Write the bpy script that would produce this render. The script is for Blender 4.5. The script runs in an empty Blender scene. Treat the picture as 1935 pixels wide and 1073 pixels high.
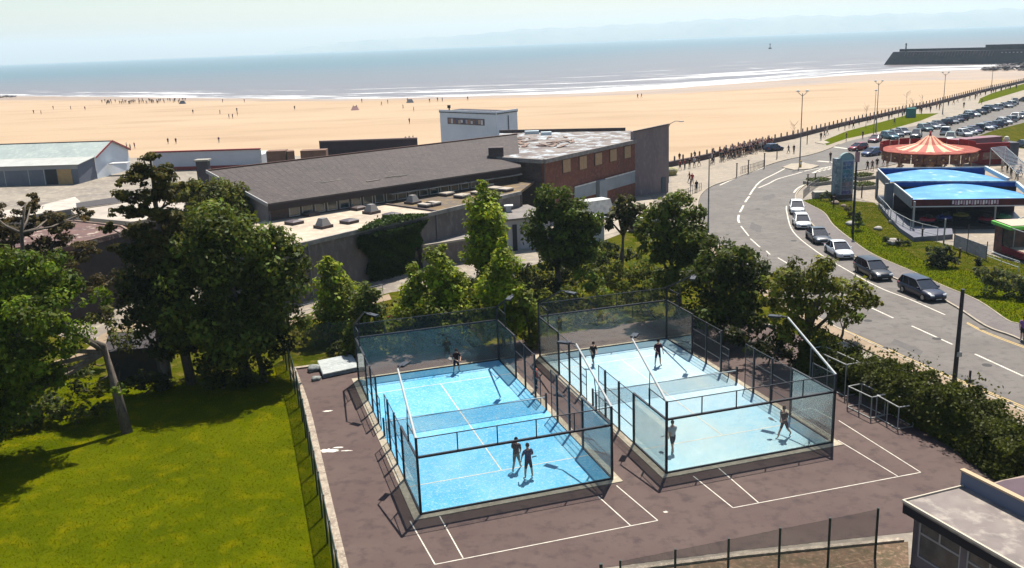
import bpy, bmesh, math, random
import numpy as np
from mathutils import Vector, Matrix
from mathutils.geometry import tessellate_polygon
R = random.Random(7)
NR = np.random.RandomState(11)
S = bpy.context.scene
COL = S.collection
# ------------------------------------------------------------------ camera
F_PX, PITCH, ROLL, CAM_H = 1750.47, 0.2547, -0.0390, 21.8755
W_PX, H_PX = 1935.0, 1073.0
fw = Vector((0, math.cos(PITCH), -math.sin(PITCH)))
rt0 = Vector((1, 0, 0)); up0 = rt0.cross(fw)
rt = math.cos(ROLL) * rt0 + math.sin(ROLL) * up0
up = -math.sin(ROLL) * rt0 + math.cos(ROLL) * up0
cd = bpy.data.cameras.new('camera'); cam = bpy.data.objects.new('camera', cd); COL.objects.link(cam)
m = Matrix((rt, up, -fw)).transposed().to_4x4(); m.translation = Vector((0, 0, CAM_H)); cam.matrix_world = m
cd.sensor_width = 36; cd.lens = 36 * F_PX / W_PX; cd.clip_start = 0.5; cd.clip_end = 60000
S.camera = cam
# ------------------------------------------------------------------ sky, sun, exposure
SUN_AZ, SUN_EL = math.radians(70.5), math.radians(62)      # azimuth counter-clockwise from +X
wd = bpy.data.worlds.new('World'); S.world = wd; wd.use_nodes = True
nt = wd.node_tree; bg = nt.nodes['Background']
sky = nt.nodes.new('ShaderNodeTexSky'); sky.sky_type = 'NISHITA'; sky.sun_disc = False
sky.sun_elevation = SUN_EL; sky.sun_rotation = math.radians(90) - SUN_AZ
sky.air_density = 1.3; sky.dust_density = 1.0; sky.ozone_density = 3.5; sky.altitude = 0
nt.links.new(sky.outputs[0], bg.inputs[0]); bg.inputs[1].default_value = 0.07
sd = bpy.data.lights.new('sun', 'SUN'); sd.energy = 5.0; sd.angle = math.radians(0.5); sd.color = (1.0, 0.95, 0.86)
sun = bpy.data.objects.new('sun', sd); COL.objects.link(sun)
dv = Vector((-math.cos(SUN_AZ) * math.cos(SUN_EL), -math.sin(SUN_AZ) * math.cos(SUN_EL), -math.sin(SUN_EL)))
sun.rotation_euler = dv.to_track_quat('-Z', 'Y').to_euler(); sun.location = (0, 0, 80)
S.view_settings.view_transform = 'Standard'; S.view_settings.look = 'None'
S.view_settings.exposure = 1.05; S.view_settings.gamma = 1; S.view_settings.use_curve_mapping = False
S.cycles.transparent_max_bounces = 40; S.cycles.max_bounces = 6; S.cycles.diffuse_bounces = 2
S.cycles.volume_bounces = 0
try: S.cycles.use_denoising = True
except Exception: pass

# ------------------------------------------------------------------ survey: photograph point -> place at height z
def G(px, py, z=0.0):
    d = F_PX * fw + rt * (px - W_PX / 2) - up * (py - H_PX / 2)
    t = (z - CAM_H) / d.z
    return Vector((d.x * t, d.y * t, z))
def PX(P):
    d = Vector(P) - Vector((0, 0, CAM_H)); k = d.dot(fw)
    return W_PX / 2 + F_PX * d.dot(rt) / k, H_PX / 2 - F_PX * d.dot(up) / k
def H_AT(base, topy):                                     # height of a vertical over base that reaches row topy
    lo, hi = 0.0, 60.0
    for _ in range(40):
        mid = (lo + hi) / 2
        if PX((base.x, base.y, base.z + mid))[1] > topy: lo = mid
        else: hi = mid
    return lo
def lerp(a, b, t): return a + (b - a) * t

# ------------------------------------------------------------------ materials
MATS = {}
KA = 0.70                                                 # the picture is exposed for the shade; real surfaces stay this much darker
kc = lambda c: tuple(x * KA for x in c)
def nodes(name):
    m = bpy.data.materials.new(name); m.use_nodes = True; t = m.node_tree
    return m, t, t.nodes['Principled BSDF'], t.nodes['Material Output']
def N(t, kind, **kw):
    n = t.nodes.new(kind)
    for k, v in kw.items():
        if k in n.inputs: n.inputs[k].default_value = v
        else: setattr(n, k, v)
    return n
def noise_fac(t, scale, detail=4, stretch=(1, 1, 1), lo=.35, hi=.65, coord='pos', rough=.6):
    g = t.nodes.new('ShaderNodeNewGeometry') if coord == 'pos' else t.nodes.new('ShaderNodeTexCoord')
    mp = t.nodes.new('ShaderNodeMapping'); mp.inputs['Scale'].default_value = [s * scale for s in stretch]
    t.links.new(g.outputs['Position' if coord == 'pos' else 'Object'], mp.inputs[0])
    n = t.nodes.new('ShaderNodeTexNoise'); n.inputs['Scale'].default_value = 1; n.inputs['Detail'].default_value = detail
    n.inputs['Roughness'].default_value = rough
    t.links.new(mp.outputs[0], n.inputs['Vector'])
    r = t.nodes.new('ShaderNodeMapRange'); r.inputs['From Min'].default_value = lo; r.inputs['From Max'].default_value = hi
    t.links.new(n.outputs['Fac'], r.inputs[0])
    return r.outputs[0], n.outputs['Fac']
def mixc(t, fac, a, b):
    mx = t.nodes.new('ShaderNodeMix'); mx.data_type = 'RGBA'
    if isinstance(fac, (int, float)): mx.inputs[0].default_value = fac
    else: t.links.new(fac, mx.inputs[0])
    for i, c in ((6, a), (7, b)):
        if isinstance(c, (tuple, list)): mx.inputs[i].default_value = (*c[:3], 1)
        else: t.links.new(c, mx.inputs[i])
    return mx.outputs[2]
def mulc(t, sock, k=None):
    mx = t.nodes.new('ShaderNodeVectorMath'); mx.operation = 'SCALE'; t.links.new(sock, mx.inputs[0]); mx.inputs['Scale'].default_value = k or KA
    return mx.outputs[0]
def mat(name, c1, c2=None, scale=1.0, c3=None, scale3=8.0, rough=.85, metal=0, spec=.3, bump=0, bscale=20, stretch=(1, 1, 1), lo=.35, hi=.65, lo3=.5, hi3=.7):
    if name in MATS: return MATS[name]
    c1, c2, c3 = kc(c1), c2 and kc(c2), c3 and kc(c3)
    m, t, b, o = nodes(name)
    col = tuple(c1)
    if c2: col = mixc(t, noise_fac(t, scale, stretch=stretch, lo=lo, hi=hi)[0], col, c2)
    if c3: col = mixc(t, noise_fac(t, scale3, stretch=stretch, lo=lo3, hi=hi3)[0], col, c3)
    if isinstance(col, tuple): b.inputs['Base Color'].default_value = (*col, 1)
    else: t.links.new(col, b.inputs['Base Color'])
    b.inputs['Roughness'].default_value = rough; b.inputs['Metallic'].default_value = metal
    b.inputs['Specular IOR Level'].default_value = spec
    if bump:
        bp = t.nodes.new('ShaderNodeBump'); bp.inputs['Strength'].default_value = 1; bp.inputs['Distance'].default_value = bump
        t.links.new(noise_fac(t, bscale, detail=3)[1], bp.inputs['Height']); t.links.new(bp.outputs[0], b.inputs['Normal'])
    MATS[name] = m; return m
def objcolor_mat(name, rough=.4, metal=0, spec=.5, coat=0, mul=1.0):
    m, t, b, o = nodes(name)
    oi = t.nodes.new('ShaderNodeObjectInfo'); t.links.new(mulc(t, oi.outputs['Color']), b.inputs['Base Color'])
    b.inputs['Roughness'].default_value = rough; b.inputs['Metallic'].default_value = metal
    b.inputs['Specular IOR Level'].default_value = spec
    b.inputs['Coat Weight'].default_value = coat; b.inputs['Coat Roughness'].default_value = .06
    MATS[name] = m; return m
def glass_mat(name, tint=(.84, .9, .88), dust=.1, gloss=.6, dustcol=(.55, .62, .58)):
    dustcol = kc(dustcol)
    m, t, b, o = nodes(name); t.nodes.remove(b)
    tr = N(t, 'ShaderNodeBsdfTransparent'); tr.inputs[0].default_value = (*tint, 1)
    di = N(t, 'ShaderNodeBsdfDiffuse'); di.inputs[0].default_value = (*dustcol, 1)
    gl = N(t, 'ShaderNodeBsdfGlossy'); gl.inputs['Roughness'].default_value = .03
    m1 = t.nodes.new('ShaderNodeMixShader'); f, _ = noise_fac(t, .9, lo=.3, hi=.75)
    mu = N(t, 'ShaderNodeMath', operation='MULTIPLY'); mu.inputs[1].default_value = dust; t.links.new(f, mu.inputs[0])
    ad = N(t, 'ShaderNodeMath', operation='ADD'); ad.inputs[1].default_value = dust * .6; t.links.new(mu.outputs[0], ad.inputs[0])
    t.links.new(ad.outputs[0], m1.inputs[0]); t.links.new(tr.outputs[0], m1.inputs[1]); t.links.new(di.outputs[0], m1.inputs[2])
    fr = N(t, 'ShaderNodeFresnel'); fr.inputs[0].default_value = 1.5
    mu2 = N(t, 'ShaderNodeMath', operation='MULTIPLY'); mu2.inputs[1].default_value = gloss; t.links.new(fr.outputs[0], mu2.inputs[0])
    m2 = t.nodes.new('ShaderNodeMixShader'); t.links.new(mu2.outputs[0], m2.inputs[0])
    t.links.new(m1.outputs[0], m2.inputs[1]); t.links.new(gl.outputs[0], m2.inputs[2]); t.links.new(m2.outputs[0], o.inputs[0])
    MATS[name] = m; return m
def wire_mat(name, col, pitch=.05, wire=.006):
    m, t, b, o = nodes(name); b.inputs['Base Color'].default_value = (*col, 1); b.inputs['Roughness'].default_value = .6
    uv = N(t, 'ShaderNodeUVMap'); sp = N(t, 'ShaderNodeSeparateXYZ'); t.links.new(uv.outputs[0], sp.inputs[0])
    outs = []
    for i in (0, 1):
        d = N(t, 'ShaderNodeMath', operation='DIVIDE'); d.inputs[1].default_value = pitch; t.links.new(sp.outputs[i], d.inputs[0])
        f = N(t, 'ShaderNodeMath', operation='FRACT'); t.links.new(d.outputs[0], f.inputs[0])
        l = N(t, 'ShaderNodeMath', operation='LESS_THAN'); l.inputs[1].default_value = wire / pitch; t.links.new(f.outputs[0], l.inputs[0]); outs.append(l)
    mx = N(t, 'ShaderNodeMath', operation='MAXIMUM'); t.links.new(outs[0].outputs[0], mx.inputs[0]); t.links.new(outs[1].outputs[0], mx.inputs[1])
    t.links.new(mx.outputs[0], b.inputs['Alpha']); MATS[name] = m; return m
def leaf_mat(name, rough=.6, trans=.45):
    m, t, b, o = nodes(name)
    oi = t.nodes.new('ShaderNodeObjectInfo'); at = N(t, 'ShaderNodeAttribute', attribute_name='tint')
    mx = t.nodes.new('ShaderNodeMix'); mx.data_type = 'RGBA'; mx.blend_type = 'MULTIPLY'; mx.inputs[0].default_value = 1
    t.links.new(mulc(t, oi.outputs['Color'], KA * 1.1), mx.inputs[6]); t.links.new(at.outputs['Color'], mx.inputs[7])
    t.links.new(mx.outputs[2], b.inputs['Base Color']); b.inputs['Roughness'].default_value = rough
    b.inputs['Specular IOR Level'].default_value = .15
    tl = N(t, 'ShaderNodeBsdfTranslucent'); t.links.new(mx.outputs[2], tl.inputs[0])
    ms = t.nodes.new('ShaderNodeMixShader'); ms.inputs[0].default_value = trans
    t.links.new(b.outputs[0], ms.inputs[1]); t.links.new(tl.outputs[0], ms.inputs[2]); t.links.new(ms.outputs[0], o.inputs[0])
    MATS[name] = m; return m
LEAF = leaf_mat('leaf'); BLADE = leaf_mat('grass_blade', rough=.9, trans=.5)
PAINT = objcolor_mat('car_paint', rough=.35, spec=.3, coat=.35)
CLOTH = objcolor_mat('cloth', rough=.9, spec=.1)
PLAIN = objcolor_mat('plain_painted', rough=.7, spec=.3)
SKIN = mat('skin', (.55, .30, .20), rough=.6)
SHOE = mat('shoe', (.35, .35, .36), rough=.7)
CARGLASS = mat('car_window_glass', (.012, .015, .02), rough=.06, spec=.9)
TYRE = mat('rubber', (.012, .012, .013), rough=.9)
RIM = mat('alloy', (.45, .46, .48), rough=.35, metal=.8)
LAMPG = mat('lamp_lens', (.75, .78, .8), rough=.12, spec=.8)
TAILG = mat('tail_lens', (.35, .01, .01), rough=.15, spec=.8)
STEELK = mat('black_steel', (.012, .014, .022), rough=.45, spec=.4)
GALV = mat('galvanised_steel', (.36, .38, .38), rough=.5, metal=.4)
WHITEP = mat('white_paint', (.75, .75, .72), (.5, .5, .48), 2, rough=.6)
CONC = mat('concrete', (.36, .33, .28), (.25, .23, .19), .6, (.45, .41, .34), 5, bump=.01)
BARK = mat('bark', (.10, .075, .055), (.19, .155, .12), 1.2, (.05, .038, .03), 6, bump=.03, bscale=14, stretch=(1, 1, .3))

# ------------------------------------------------------------------ mesh helpers
def tag(o, label=None, cat=None, group=None, kind=None):
    for k, v in (('label', label), ('category', cat), ('group', group), ('kind', kind)):
        if v: o[k] = v
    return o
class MB:
    def __init__(s): s.v = []; s.f = []; s.uv = {}
    def add(s, vs, fs):
        n = len(s.v); s.v += [tuple(v) for v in vs]; s.f += [tuple(i + n for i in f) for f in fs]; return s
    def hexa(s, b, t):                                    # four bottom and four top points, anticlockwise from above
        return s.add(list(b) + list(t), [(3, 2, 1, 0), (4, 5, 6, 7), (0, 1, 5, 4), (1, 2, 6, 5), (2, 3, 7, 6), (3, 0, 4, 7)])
    def box(s, x0, x1, y0, y1, z0, z1):
        return s.hexa([(x0, y0, z0), (x1, y0, z0), (x1, y1, z0), (x0, y1, z0)], [(x0, y0, z1), (x1, y0, z1), (x1, y1, z1), (x0, y1, z1)])
    def wall(s, a, b, th, z0, z1, side=0):                # upright slab from a to b; side -1/0/1 puts its thickness right/centre/left
        a = Vector(a[:2]); b = Vector(b[:2]); d = (b - a).normalized(); n = Vector((-d.y, d.x))
        o0 = n * (th * (side - 1) / 2); o1 = n * (th * (side + 1) / 2)
        p = [a + o0, b + o0, b + o1, a + o1]
        return s.hexa([(q.x, q.y, z0) for q in p], [(q.x, q.y, z1) for q in p])
    def beam(s, a, b, w, h=None):                         # rectangular bar between two 3-D points
        h = h or w; a = Vector(a); b = Vector(b); d = (b - a).normalized()
        u = d.cross(Vector((0, 0, 1)))
        u = Vector((1, 0, 0)) if u.length < 1e-3 else u.normalized()
        v = u.cross(d).normalized(); u = u * w / 2; v = v * h / 2
        return s.add([a - u - v, a + u - v, a + u + v, a - u + v, b - u - v, b + u - v, b + u + v, b - u + v],
                     [(3, 2, 1, 0), (4, 5, 6, 7), (0, 1, 5, 4), (1, 2, 6, 5), (2, 3, 7, 6), (3, 0, 4, 7)])
    def tube(s, pts, rad, n=8):
        pts = [Vector(p) for p in pts]; rad = rad if isinstance(rad, (list, tuple)) else [rad] * len(pts)
        rings = []
        for i, p in enumerate(pts):
            d = (pts[min(i + 1, len(pts) - 1)] - pts[max(i - 1, 0)]).normalized()
            u = d.cross(Vector((0, 0, 1)));  u = Vector((1, 0, 0)) if u.length < .05 else u.normalized()
            v = d.cross(u)
            rings.append([p + (u * math.cos(2 * math.pi * k / n) + v * math.sin(2 * math.pi * k / n)) * rad[i] for k in range(n)])
        vs = [q for r in rings for q in r]; fs = []
        for i in range(len(pts) - 1):
            for k in range(n):
                a, b = i * n + k, i * n + (k + 1) % n
                fs.append((a, b, b + n, a + n))
        fs += [tuple(range(n))[::-1], tuple(range((len(pts) - 1) * n, len(pts) * n))]
        return s.add(vs, fs)
    def lathe(s, prof, n=16, c=(0, 0, 0), rib=None):
        vs = []
        for r, z in prof:
            for k in range(n):
                a = 2 * math.pi * k / n; rr = r * (rib(k) if rib else 1)
                vs.append((c[0] + rr * math.cos(a), c[1] + rr * math.sin(a), c[2] + z))
        fs = [(i * n + k, i * n + (k + 1) % n, (i + 1) * n + (k + 1) % n, (i + 1) * n + k) for i in range(len(prof) - 1) for k in range(n)]
        if prof[0][0] > 0: fs.append(tuple(range(n))[::-1])
        if prof[-1][0] > 0: fs.append(tuple(range((len(prof) - 1) * n, len(prof) * n)))
        return s.add(vs, fs)
    def flat(s, pts, z=None):                             # filled polygon
        P = [Vector((p[0], p[1], z if z is not None else p[2])) for p in pts]
        tr = tessellate_polygon([P]); fs = []
        for t in tr:
            a, b, c = (P[i] for i in t)
            fs.append(t if (b - a).cross(c - a).z > 0 else t[::-1])
        return s.add(P, fs)
    def prism(s, pts, z0, z1):
        P = [Vector((p[0], p[1], 0)) for p in pts]
        area = sum(P[i].x * P[(i + 1) % len(P)].y - P[(i + 1) % len(P)].x * P[i].y for i in range(len(P)))
        if area < 0: P = P[::-1]
        s.flat(P, z1); n = len(P)
        vs = [(p.x, p.y, z0) for p in P] + [(p.x, p.y, z1) for p in P]
        return s.add(vs, [(i, (i + 1) % n, n + (i + 1) % n, n + i) for i in range(n)])
    def mesh(s, name, mt=None, smooth=False, off=None):
        me = bpy.data.meshes.new(name)
        vs = s.v if off is None else [(v[0] - off[0], v[1] - off[1], v[2] - off[2]) for v in s.v]
        me.from_pydata(vs, [], s.f)
        if mt: me.materials.append(mt)
        if smooth: me.polygons.foreach_set('use_smooth', [True] * len(me.polygons))
        me.update(); return me
    def build(s, name, mt=None, parent=None, smooth=False, origin=None):
        """vertices are in the parent's frame when the parent is rotated/at local origin; world=origin given"""
        if origin is None and parent is None:
            xs = np.array(s.v); origin = Vector((float(xs[:, 0].mean()), float(xs[:, 1].mean()), float(xs[:, 2].min())))
        me = s.mesh(name, mt, smooth, origin)
        o = bpy.data.objects.new(name, me); COL.objects.link(o)
        if parent is not None: o.parent = parent
        elif origin is not None: o.location = origin
        return o
def empty(name, loc, rz=0.0, label=None, cat=None, group=None):
    o = bpy.data.objects.new(name, None); COL.objects.link(o); o.location = loc; o.rotation_euler = (0, 0, rz)
    o.empty_display_size = .2
    return tag(o, label, cat, group)
def wpart(mb, name, mt, root, sub=None, smooth=False):     # part given in world coordinates of an unrotated thing
    o = mb.mesh(name, mt, smooth, root.location); ob = bpy.data.objects.new(name, o); COL.objects.link(ob)
    ob.parent = sub or root; return ob
def struct(o): o['kind'] = 'structure'; return o
def copy_tree(o, parent=None):
    c = o.copy(); COL.objects.link(c); c.parent = parent
    for ch in list(KIDS.get(o.name, ())): copy_tree(ch, c)
    return c
KIDS = {}
def index_kids(root):
    for ch in [x for x in COL.objects if x.parent == root]:
        KIDS.setdefault(root.name, []).append(ch); index_kids(ch)
def sheet(name, px, z, mt, world=False, world_pts=None):
    pts = world_pts or [G(x, y, 0) for x, y in px]
    o = MB().flat(pts, z).build(name, mt); return struct(o)
def smoothline(pts, n=6):
    out = []
    P = [Vector(p) for p in pts]
    for i in range(len(P) - 1):
        a, b = P[i], P[i + 1]; p0 = P[i - 1] if i else a * 2 - b; p3 = P[i + 2] if i + 2 < len(P) else b * 2 - a
        for k in range(n):
            t = k / n
            out.append(.5 * ((2 * a) + (b - p0) * t + (2 * p0 - 5 * a + 4 * b - p3) * t * t + (3 * a - p0 - 3 * b + p3) * t ** 3))
    out.append(P[-1]); return out
def ribbon(mb, line, w, z0, z1):                           # raised strip along a line
    L = [Vector((p[0], p[1])) for p in line]; ls, rs = [], []
    for i, p in enumerate(L):
        d = (L[min(i + 1, len(L) - 1)] - L[max(i - 1, 0)]).normalized(); n = Vector((-d.y, d.x)) * w / 2
        ls.append(p + n); rs.append(p - n)
    n = len(L)
    if z1 - z0 < .002:
        return mb.add([(p.x, p.y, z1) for p in rs] + [(p.x, p.y, z1) for p in ls], [(i, i + 1, n + i + 1, n + i) for i in range(n - 1)])
    vs = [(p.x, p.y, z1) for p in rs] + [(p.x, p.y, z1) for p in ls] + [(p.x, p.y, z0) for p in rs] + [(p.x, p.y, z0) for p in ls]
    fs = []
    for i in range(n - 1):
        fs += [(i, i + 1, n + i + 1, n + i), (2 * n + i, 2 * n + i + 1, i + 1, i), (n + i, n + i + 1, 3 * n + i + 1, 3 * n + i)]
    fs += [(0, n, 3 * n, 2 * n), (n - 1, 3 * n - 1, 4 * n - 1, 2 * n - 1)]
    return mb.add(vs, fs)
def along(line, step, start=0.0):                          # points at equal spacing along a polyline, with heading
    L = [Vector((p[0], p[1])) for p in line]; out = []; s = start
    for i in range(len(L) - 1):
        seg = (L[i + 1] - L[i]).length
        while s <= seg:
            d = (L[i + 1] - L[i]).normalized(); out.append((L[i] + d * s, math.atan2(d.y, d.x))); s += step
        s -= seg
    return out
def wirepanel(name, mt, root, a, b, z0, z1):               # one upright panel of wire mesh, uv in metres, in root's frame
    a = Vector(a[:2]); b = Vector(b[:2]); L = (b - a).length
    me = bpy.data.meshes.new(name); me.from_pydata([(a.x, a.y, z0), (b.x, b.y, z0), (b.x, b.y, z1), (a.x, a.y, z1)], [], [(0, 1, 2, 3)])
    uv = me.uv_layers.new(name='UVMap')
    for i, c in enumerate(((0, 0), (L, 0), (L, z1 - z0), (0, z1 - z0))): uv.data[i].uv = c
    me.materials.append(mt); o = bpy.data.objects.new(name, me); COL.objects.link(o); o.parent = root; return o
# ================================================================== THE SETTING
GROUNDM = mat('forecourt_ground', (.30, .25, .19), (.18, .15, .125), .12, (.38, .33, .25), .9, bump=.01)
SANDM = mat('beach_sand_mat', (.415, .285, .168), (.455, .320, .195), .02, (.355, .238, .135), .07, stretch=(.25, 1, 1), rough=.95, bump=.02, bscale=1.5)
WETM = mat('wet_sand_mat', (.30, .20, .125), (.36, .25, .165), .03, (.24, .19, .155), .08, stretch=(.3, 1, 1), rough=.55, spec=.25)
ROADM = mat('road_asphalt', (.128, .110, .096), (.165, .145, .126), .3, (.100, .085, .076), 1.3, bump=.004, bscale=25)
PAVEM = mat('pavement_asphalt', (.135, .112, .105), (.165, .14, .128), .6, (.11, .092, .085), 3, bump=.004)
TARM = mat('court_tarmac', (.082, .047, .041), (.106, .069, .056), .3, (.056, .033, .031), 1.3, bump=.006, bscale=14, lo=.3, hi=.7)
GRASSM = mat('lawn_grass', (.098, .110, .0010), (.048, .066, .0006), .16, (.140, .128, .0015), .8, rough=1, spec=0, bump=.05, bscale=9, lo=.3, hi=.7)
VERGEM = mat('verge_grass', (.075, .105, .001), (.105, .108, .003), .35, (.050, .075, .001), 1.1, rough=1, spec=0, bump=.08, bscale=5)
ROUGHM = mat('rough_grass', (.085, .080, .006), (.045, .060, .003), .35, (.15, .12, .03), 1.1, rough=1, spec=0, bump=.12, bscale=4)
DIRTM = mat('dirt', (.17, .095, .055), (.08, .06, .025), 1.2, (.28, .18, .11), 4, bump=.04)
PATHM = mat('path_tan', (.33, .235, .15), (.25, .18, .11), .8, bump=.01)
KERBM = mat('kerb_stone', (.42, .35, .26), (.30, .25, .19), 1.5)
LINEW = mat('line_paint', (.72, .66, .55), (.5, .45, .38), 2.5)
LINEY = mat('yellow_line', (.60, .40, .12), (.5, .36, .16), 2)
SEA_Z = -1.5
W_LINE = [(-520, 190), (-250, 184), (0, 181), (300, 184), (640, 188), (900, 181.5), (1100, 176), (1280, 166), (1450, 153), (1600, 142), (1750, 134), (1900, 130), (2100, 124), (2500, 112)]
D_LINE = [(-520, 196), (-250, 192), (0, 189.5), (300, 190), (640, 191.5), (1000, 184.5), (1280, 177), (1440, 167), (1650, 153), (1935, 150), (2200, 146), (2500, 143)]
# land: one sheet reaching behind the camera
edge = [G(-700, 322), G(0, 300), G(500, 296), G(900, 286), G(1265, 307), G(1420, 274), G(1585, 238), G(1760, 196), G(1935, 153), G(2140, 103), G(2290, 68)]
far = edge[-1] + (edge[-1] - edge[-2]).normalized() * 300
pts = [Vector((p.x, p.y, 0)) for p in edge] + [far, Vector((900, -60, 0)), Vector((-260, -60, 0)), Vector((-300, 120, 0))]
struct(MB().flat(pts, 0.0).build('ground', GROUNDM))
# beach
bp = [G(x, y, SEA_Z) * 1.0 for x, y in D_LINE]
bpts = [Vector((-700, 150, 0))] + [Vector((p.x, p.y, 0)) for p in [G(-900, 190, SEA_Z)] + bp] + [Vector((900, 700, 0)), Vector((700, 150, 0)), Vector((0, 110, 0))]
struct(MB().flat(bpts, SEA_Z + .03).build('beach', SANDM))
# wet sand between the dry line and the water
wl = [G(x, y, SEA_Z) for x, y in W_LINE]
wp = [v * .985 for v in bp] + [Vector((v.x * 1.08, v.y * 1.08, 0)) for v in wl[::-1]]
struct(MB().flat(wp, SEA_Z + .014).build('wet_sand', WETM))
# sea: a grid whose columns run out from the shoreline, with the distance offshore kept as a vertex attribute
def sea():
    xs = np.linspace(-520, 2500, 220); wy = np.interp(xs, [p[0] for p in W_LINE], [p[1] for p in W_LINE])
    base = [G(x, y, SEA_Z) for x, y in zip(xs, wy)]
    ks = [0, .01, .02, .035, .05, .07, .1, .14, .2, .3, .45, .7, 1.1, 1.8, 3, 5, 8, 13, 20]
    vs, dd, ss, ww_ = [], [], [], []
    s = 0
    for i, b in enumerate(base):
        if i: s += (base[i] - base[i - 1]).length
        L = math.hypot(b.x, b.y)
        for k in ks:
            q = 1 + k
            if L * q > 9500: q = 9500 / L
            vs.append((b.x * q, b.y * q, SEA_Z + .022)); dd.append(L * (q - 1) * .93); ss.append(s); ww_.append(min(1, max(0, (xs[i] - 820) / 450)))
    n = len(ks); fs = [(i * n + j, (i + 1) * n + j, (i + 1) * n + j + 1, i * n + j + 1) for i in range(len(base) - 1) for j in range(n - 1)]
    fs = [f[::-1] for f in fs] if True else fs
    me = bpy.data.meshes.new('sea'); me.from_pydata(vs, [], fs)
    a = me.attributes.new('off', 'FLOAT_VECTOR', 'POINT'); a.data.foreach_set('vector', np.stack([ss, dd, ww_], 1).ravel())
    bm = bmesh.new(); bm.from_mesh(me); bmesh.ops.recalc_face_normals(bm, faces=bm.faces)
    if bm.faces[:][0].normal.z < 0: bmesh.ops.reverse_faces(bm, faces=bm.faces)
    bm.to_mesh(me); bm.free()
    m, t, b, o = nodes('sea_water')
    at = N(t, 'ShaderNodeAttribute', attribute_name='off'); sp = N(t, 'ShaderNodeSeparateXYZ'); t.links.new(at.outputs['Vector'], sp.inputs[0])
    def mp(scale, vec=None):
        q = t.nodes.new('ShaderNodeMapping'); q.inputs['Scale'].default_value = scale; t.links.new(vec or sp_flat(), q.inputs[0]); return q.outputs[0]
    def sp_flat():
        c_ = t.nodes.new('ShaderNodeCombineXYZ'); t.links.new(sp.outputs[0], c_.inputs[0]); t.links.new(sp.outputs[1], c_.inputs[1]); return c_.outputs[0]
    def nz(vec, det=5, rg=.6):
        q = t.nodes.new('ShaderNodeTexNoise'); q.inputs['Scale'].default_value = 1; q.inputs['Detail'].default_value = det; q.inputs['Roughness'].default_value = rg
        t.links.new(vec, q.inputs['Vector']); return q.outputs['Fac']
    def mr(v, a0, a1, b0=0, b1=1):
        q = t.nodes.new('ShaderNodeMapRange'); t.links.new(v, q.inputs[0])
        for i, x in zip((1, 2, 3, 4), (a0, a1, b0, b1)): q.inputs[i].default_value = x
        return q.outputs[0]
    def mth(op, a, b_=None):
        q = N(t, 'ShaderNodeMath', operation=op); t.links.new(a, q.inputs[0]) if not isinstance(a, (int, float)) else setattr(q.inputs[0], 'default_value', a)
        if b_ is not None: t.links.new(b_, q.inputs[1]) if not isinstance(b_, (int, float)) else setattr(q.inputs[1], 'default_value', b_)
        return q.outputs[0]
    d0_ = sp.outputs[1]; flatv = t.nodes.new('ShaderNodeCombineXYZ'); t.links.new(sp.outputs[0], flatv.inputs[0]); t.links.new(d0_, flatv.inputs[1]); d = mth('MULTIPLY', d0_, mr(sp.outputs[2], 0, 1, 1.0, .5))
    nearc = mixc(t, nz(mp((.02, .03, 1)), 4), (.10, .085, .085), (.155, .125, .12))
    farc = mixc(t, nz(mp((.001, .0015, 1)), 4), (.035, .08, .095), (.07, .105, .11))
    col = mixc(t, mr(d, 60, 900), nearc, farc)
    # breaking waves
    rows = nz(mp((.006, .055, 1)), 6, .62); fine = nz(mp((.03, .22, 1)), 6, .75)
    patt = mth('ADD', mth('MULTIPLY', rows, .6), mth('MULTIPLY', fine, .4))
    thr = mr(d, 0, 150, .485, .60)
    foam = mr(mth('SUBTRACT', patt, thr), 0, .045)
    foam = mth('MULTIPLY', foam, mr(d, 130, 420, 1, 0))
    edge_f = mth('MULTIPLY', mr(d, 0, 10, 1, 0), mr(fine, .38, .55))
    caps = mth('MULTIPLY', mr(nz(mp((.004, .012, 1)), 7, .75), .66, .72), mr(d, 120, 400))
    foam = mth('MAXIMUM', mth('MAXIMUM', foam, edge_f), mth('MULTIPLY', caps, .8))
    col = mixc(t, foam, col, (.55, .55, .53)); t.links.new(col, b.inputs['Base Color'])
    t.links.new(mr(foam, 0, 1, .33, .9), b.inputs['Roughness']); b.inputs['Specular IOR Level'].default_value = .12
    bmp = t.nodes.new('ShaderNodeBump'); bmp.inputs['Distance'].default_value = .5; bmp.inputs['Strength'].default_value = .6
    t.links.new(nz(mp((.12, .3, 1)), 4), bmp.inputs['Height']); t.links.new(bmp.outputs[0], b.inputs['Normal'])
    me.materials.append(m); ob = bpy.data.objects.new('sea', me); COL.objects.link(ob); return struct(ob)
sea()
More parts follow.
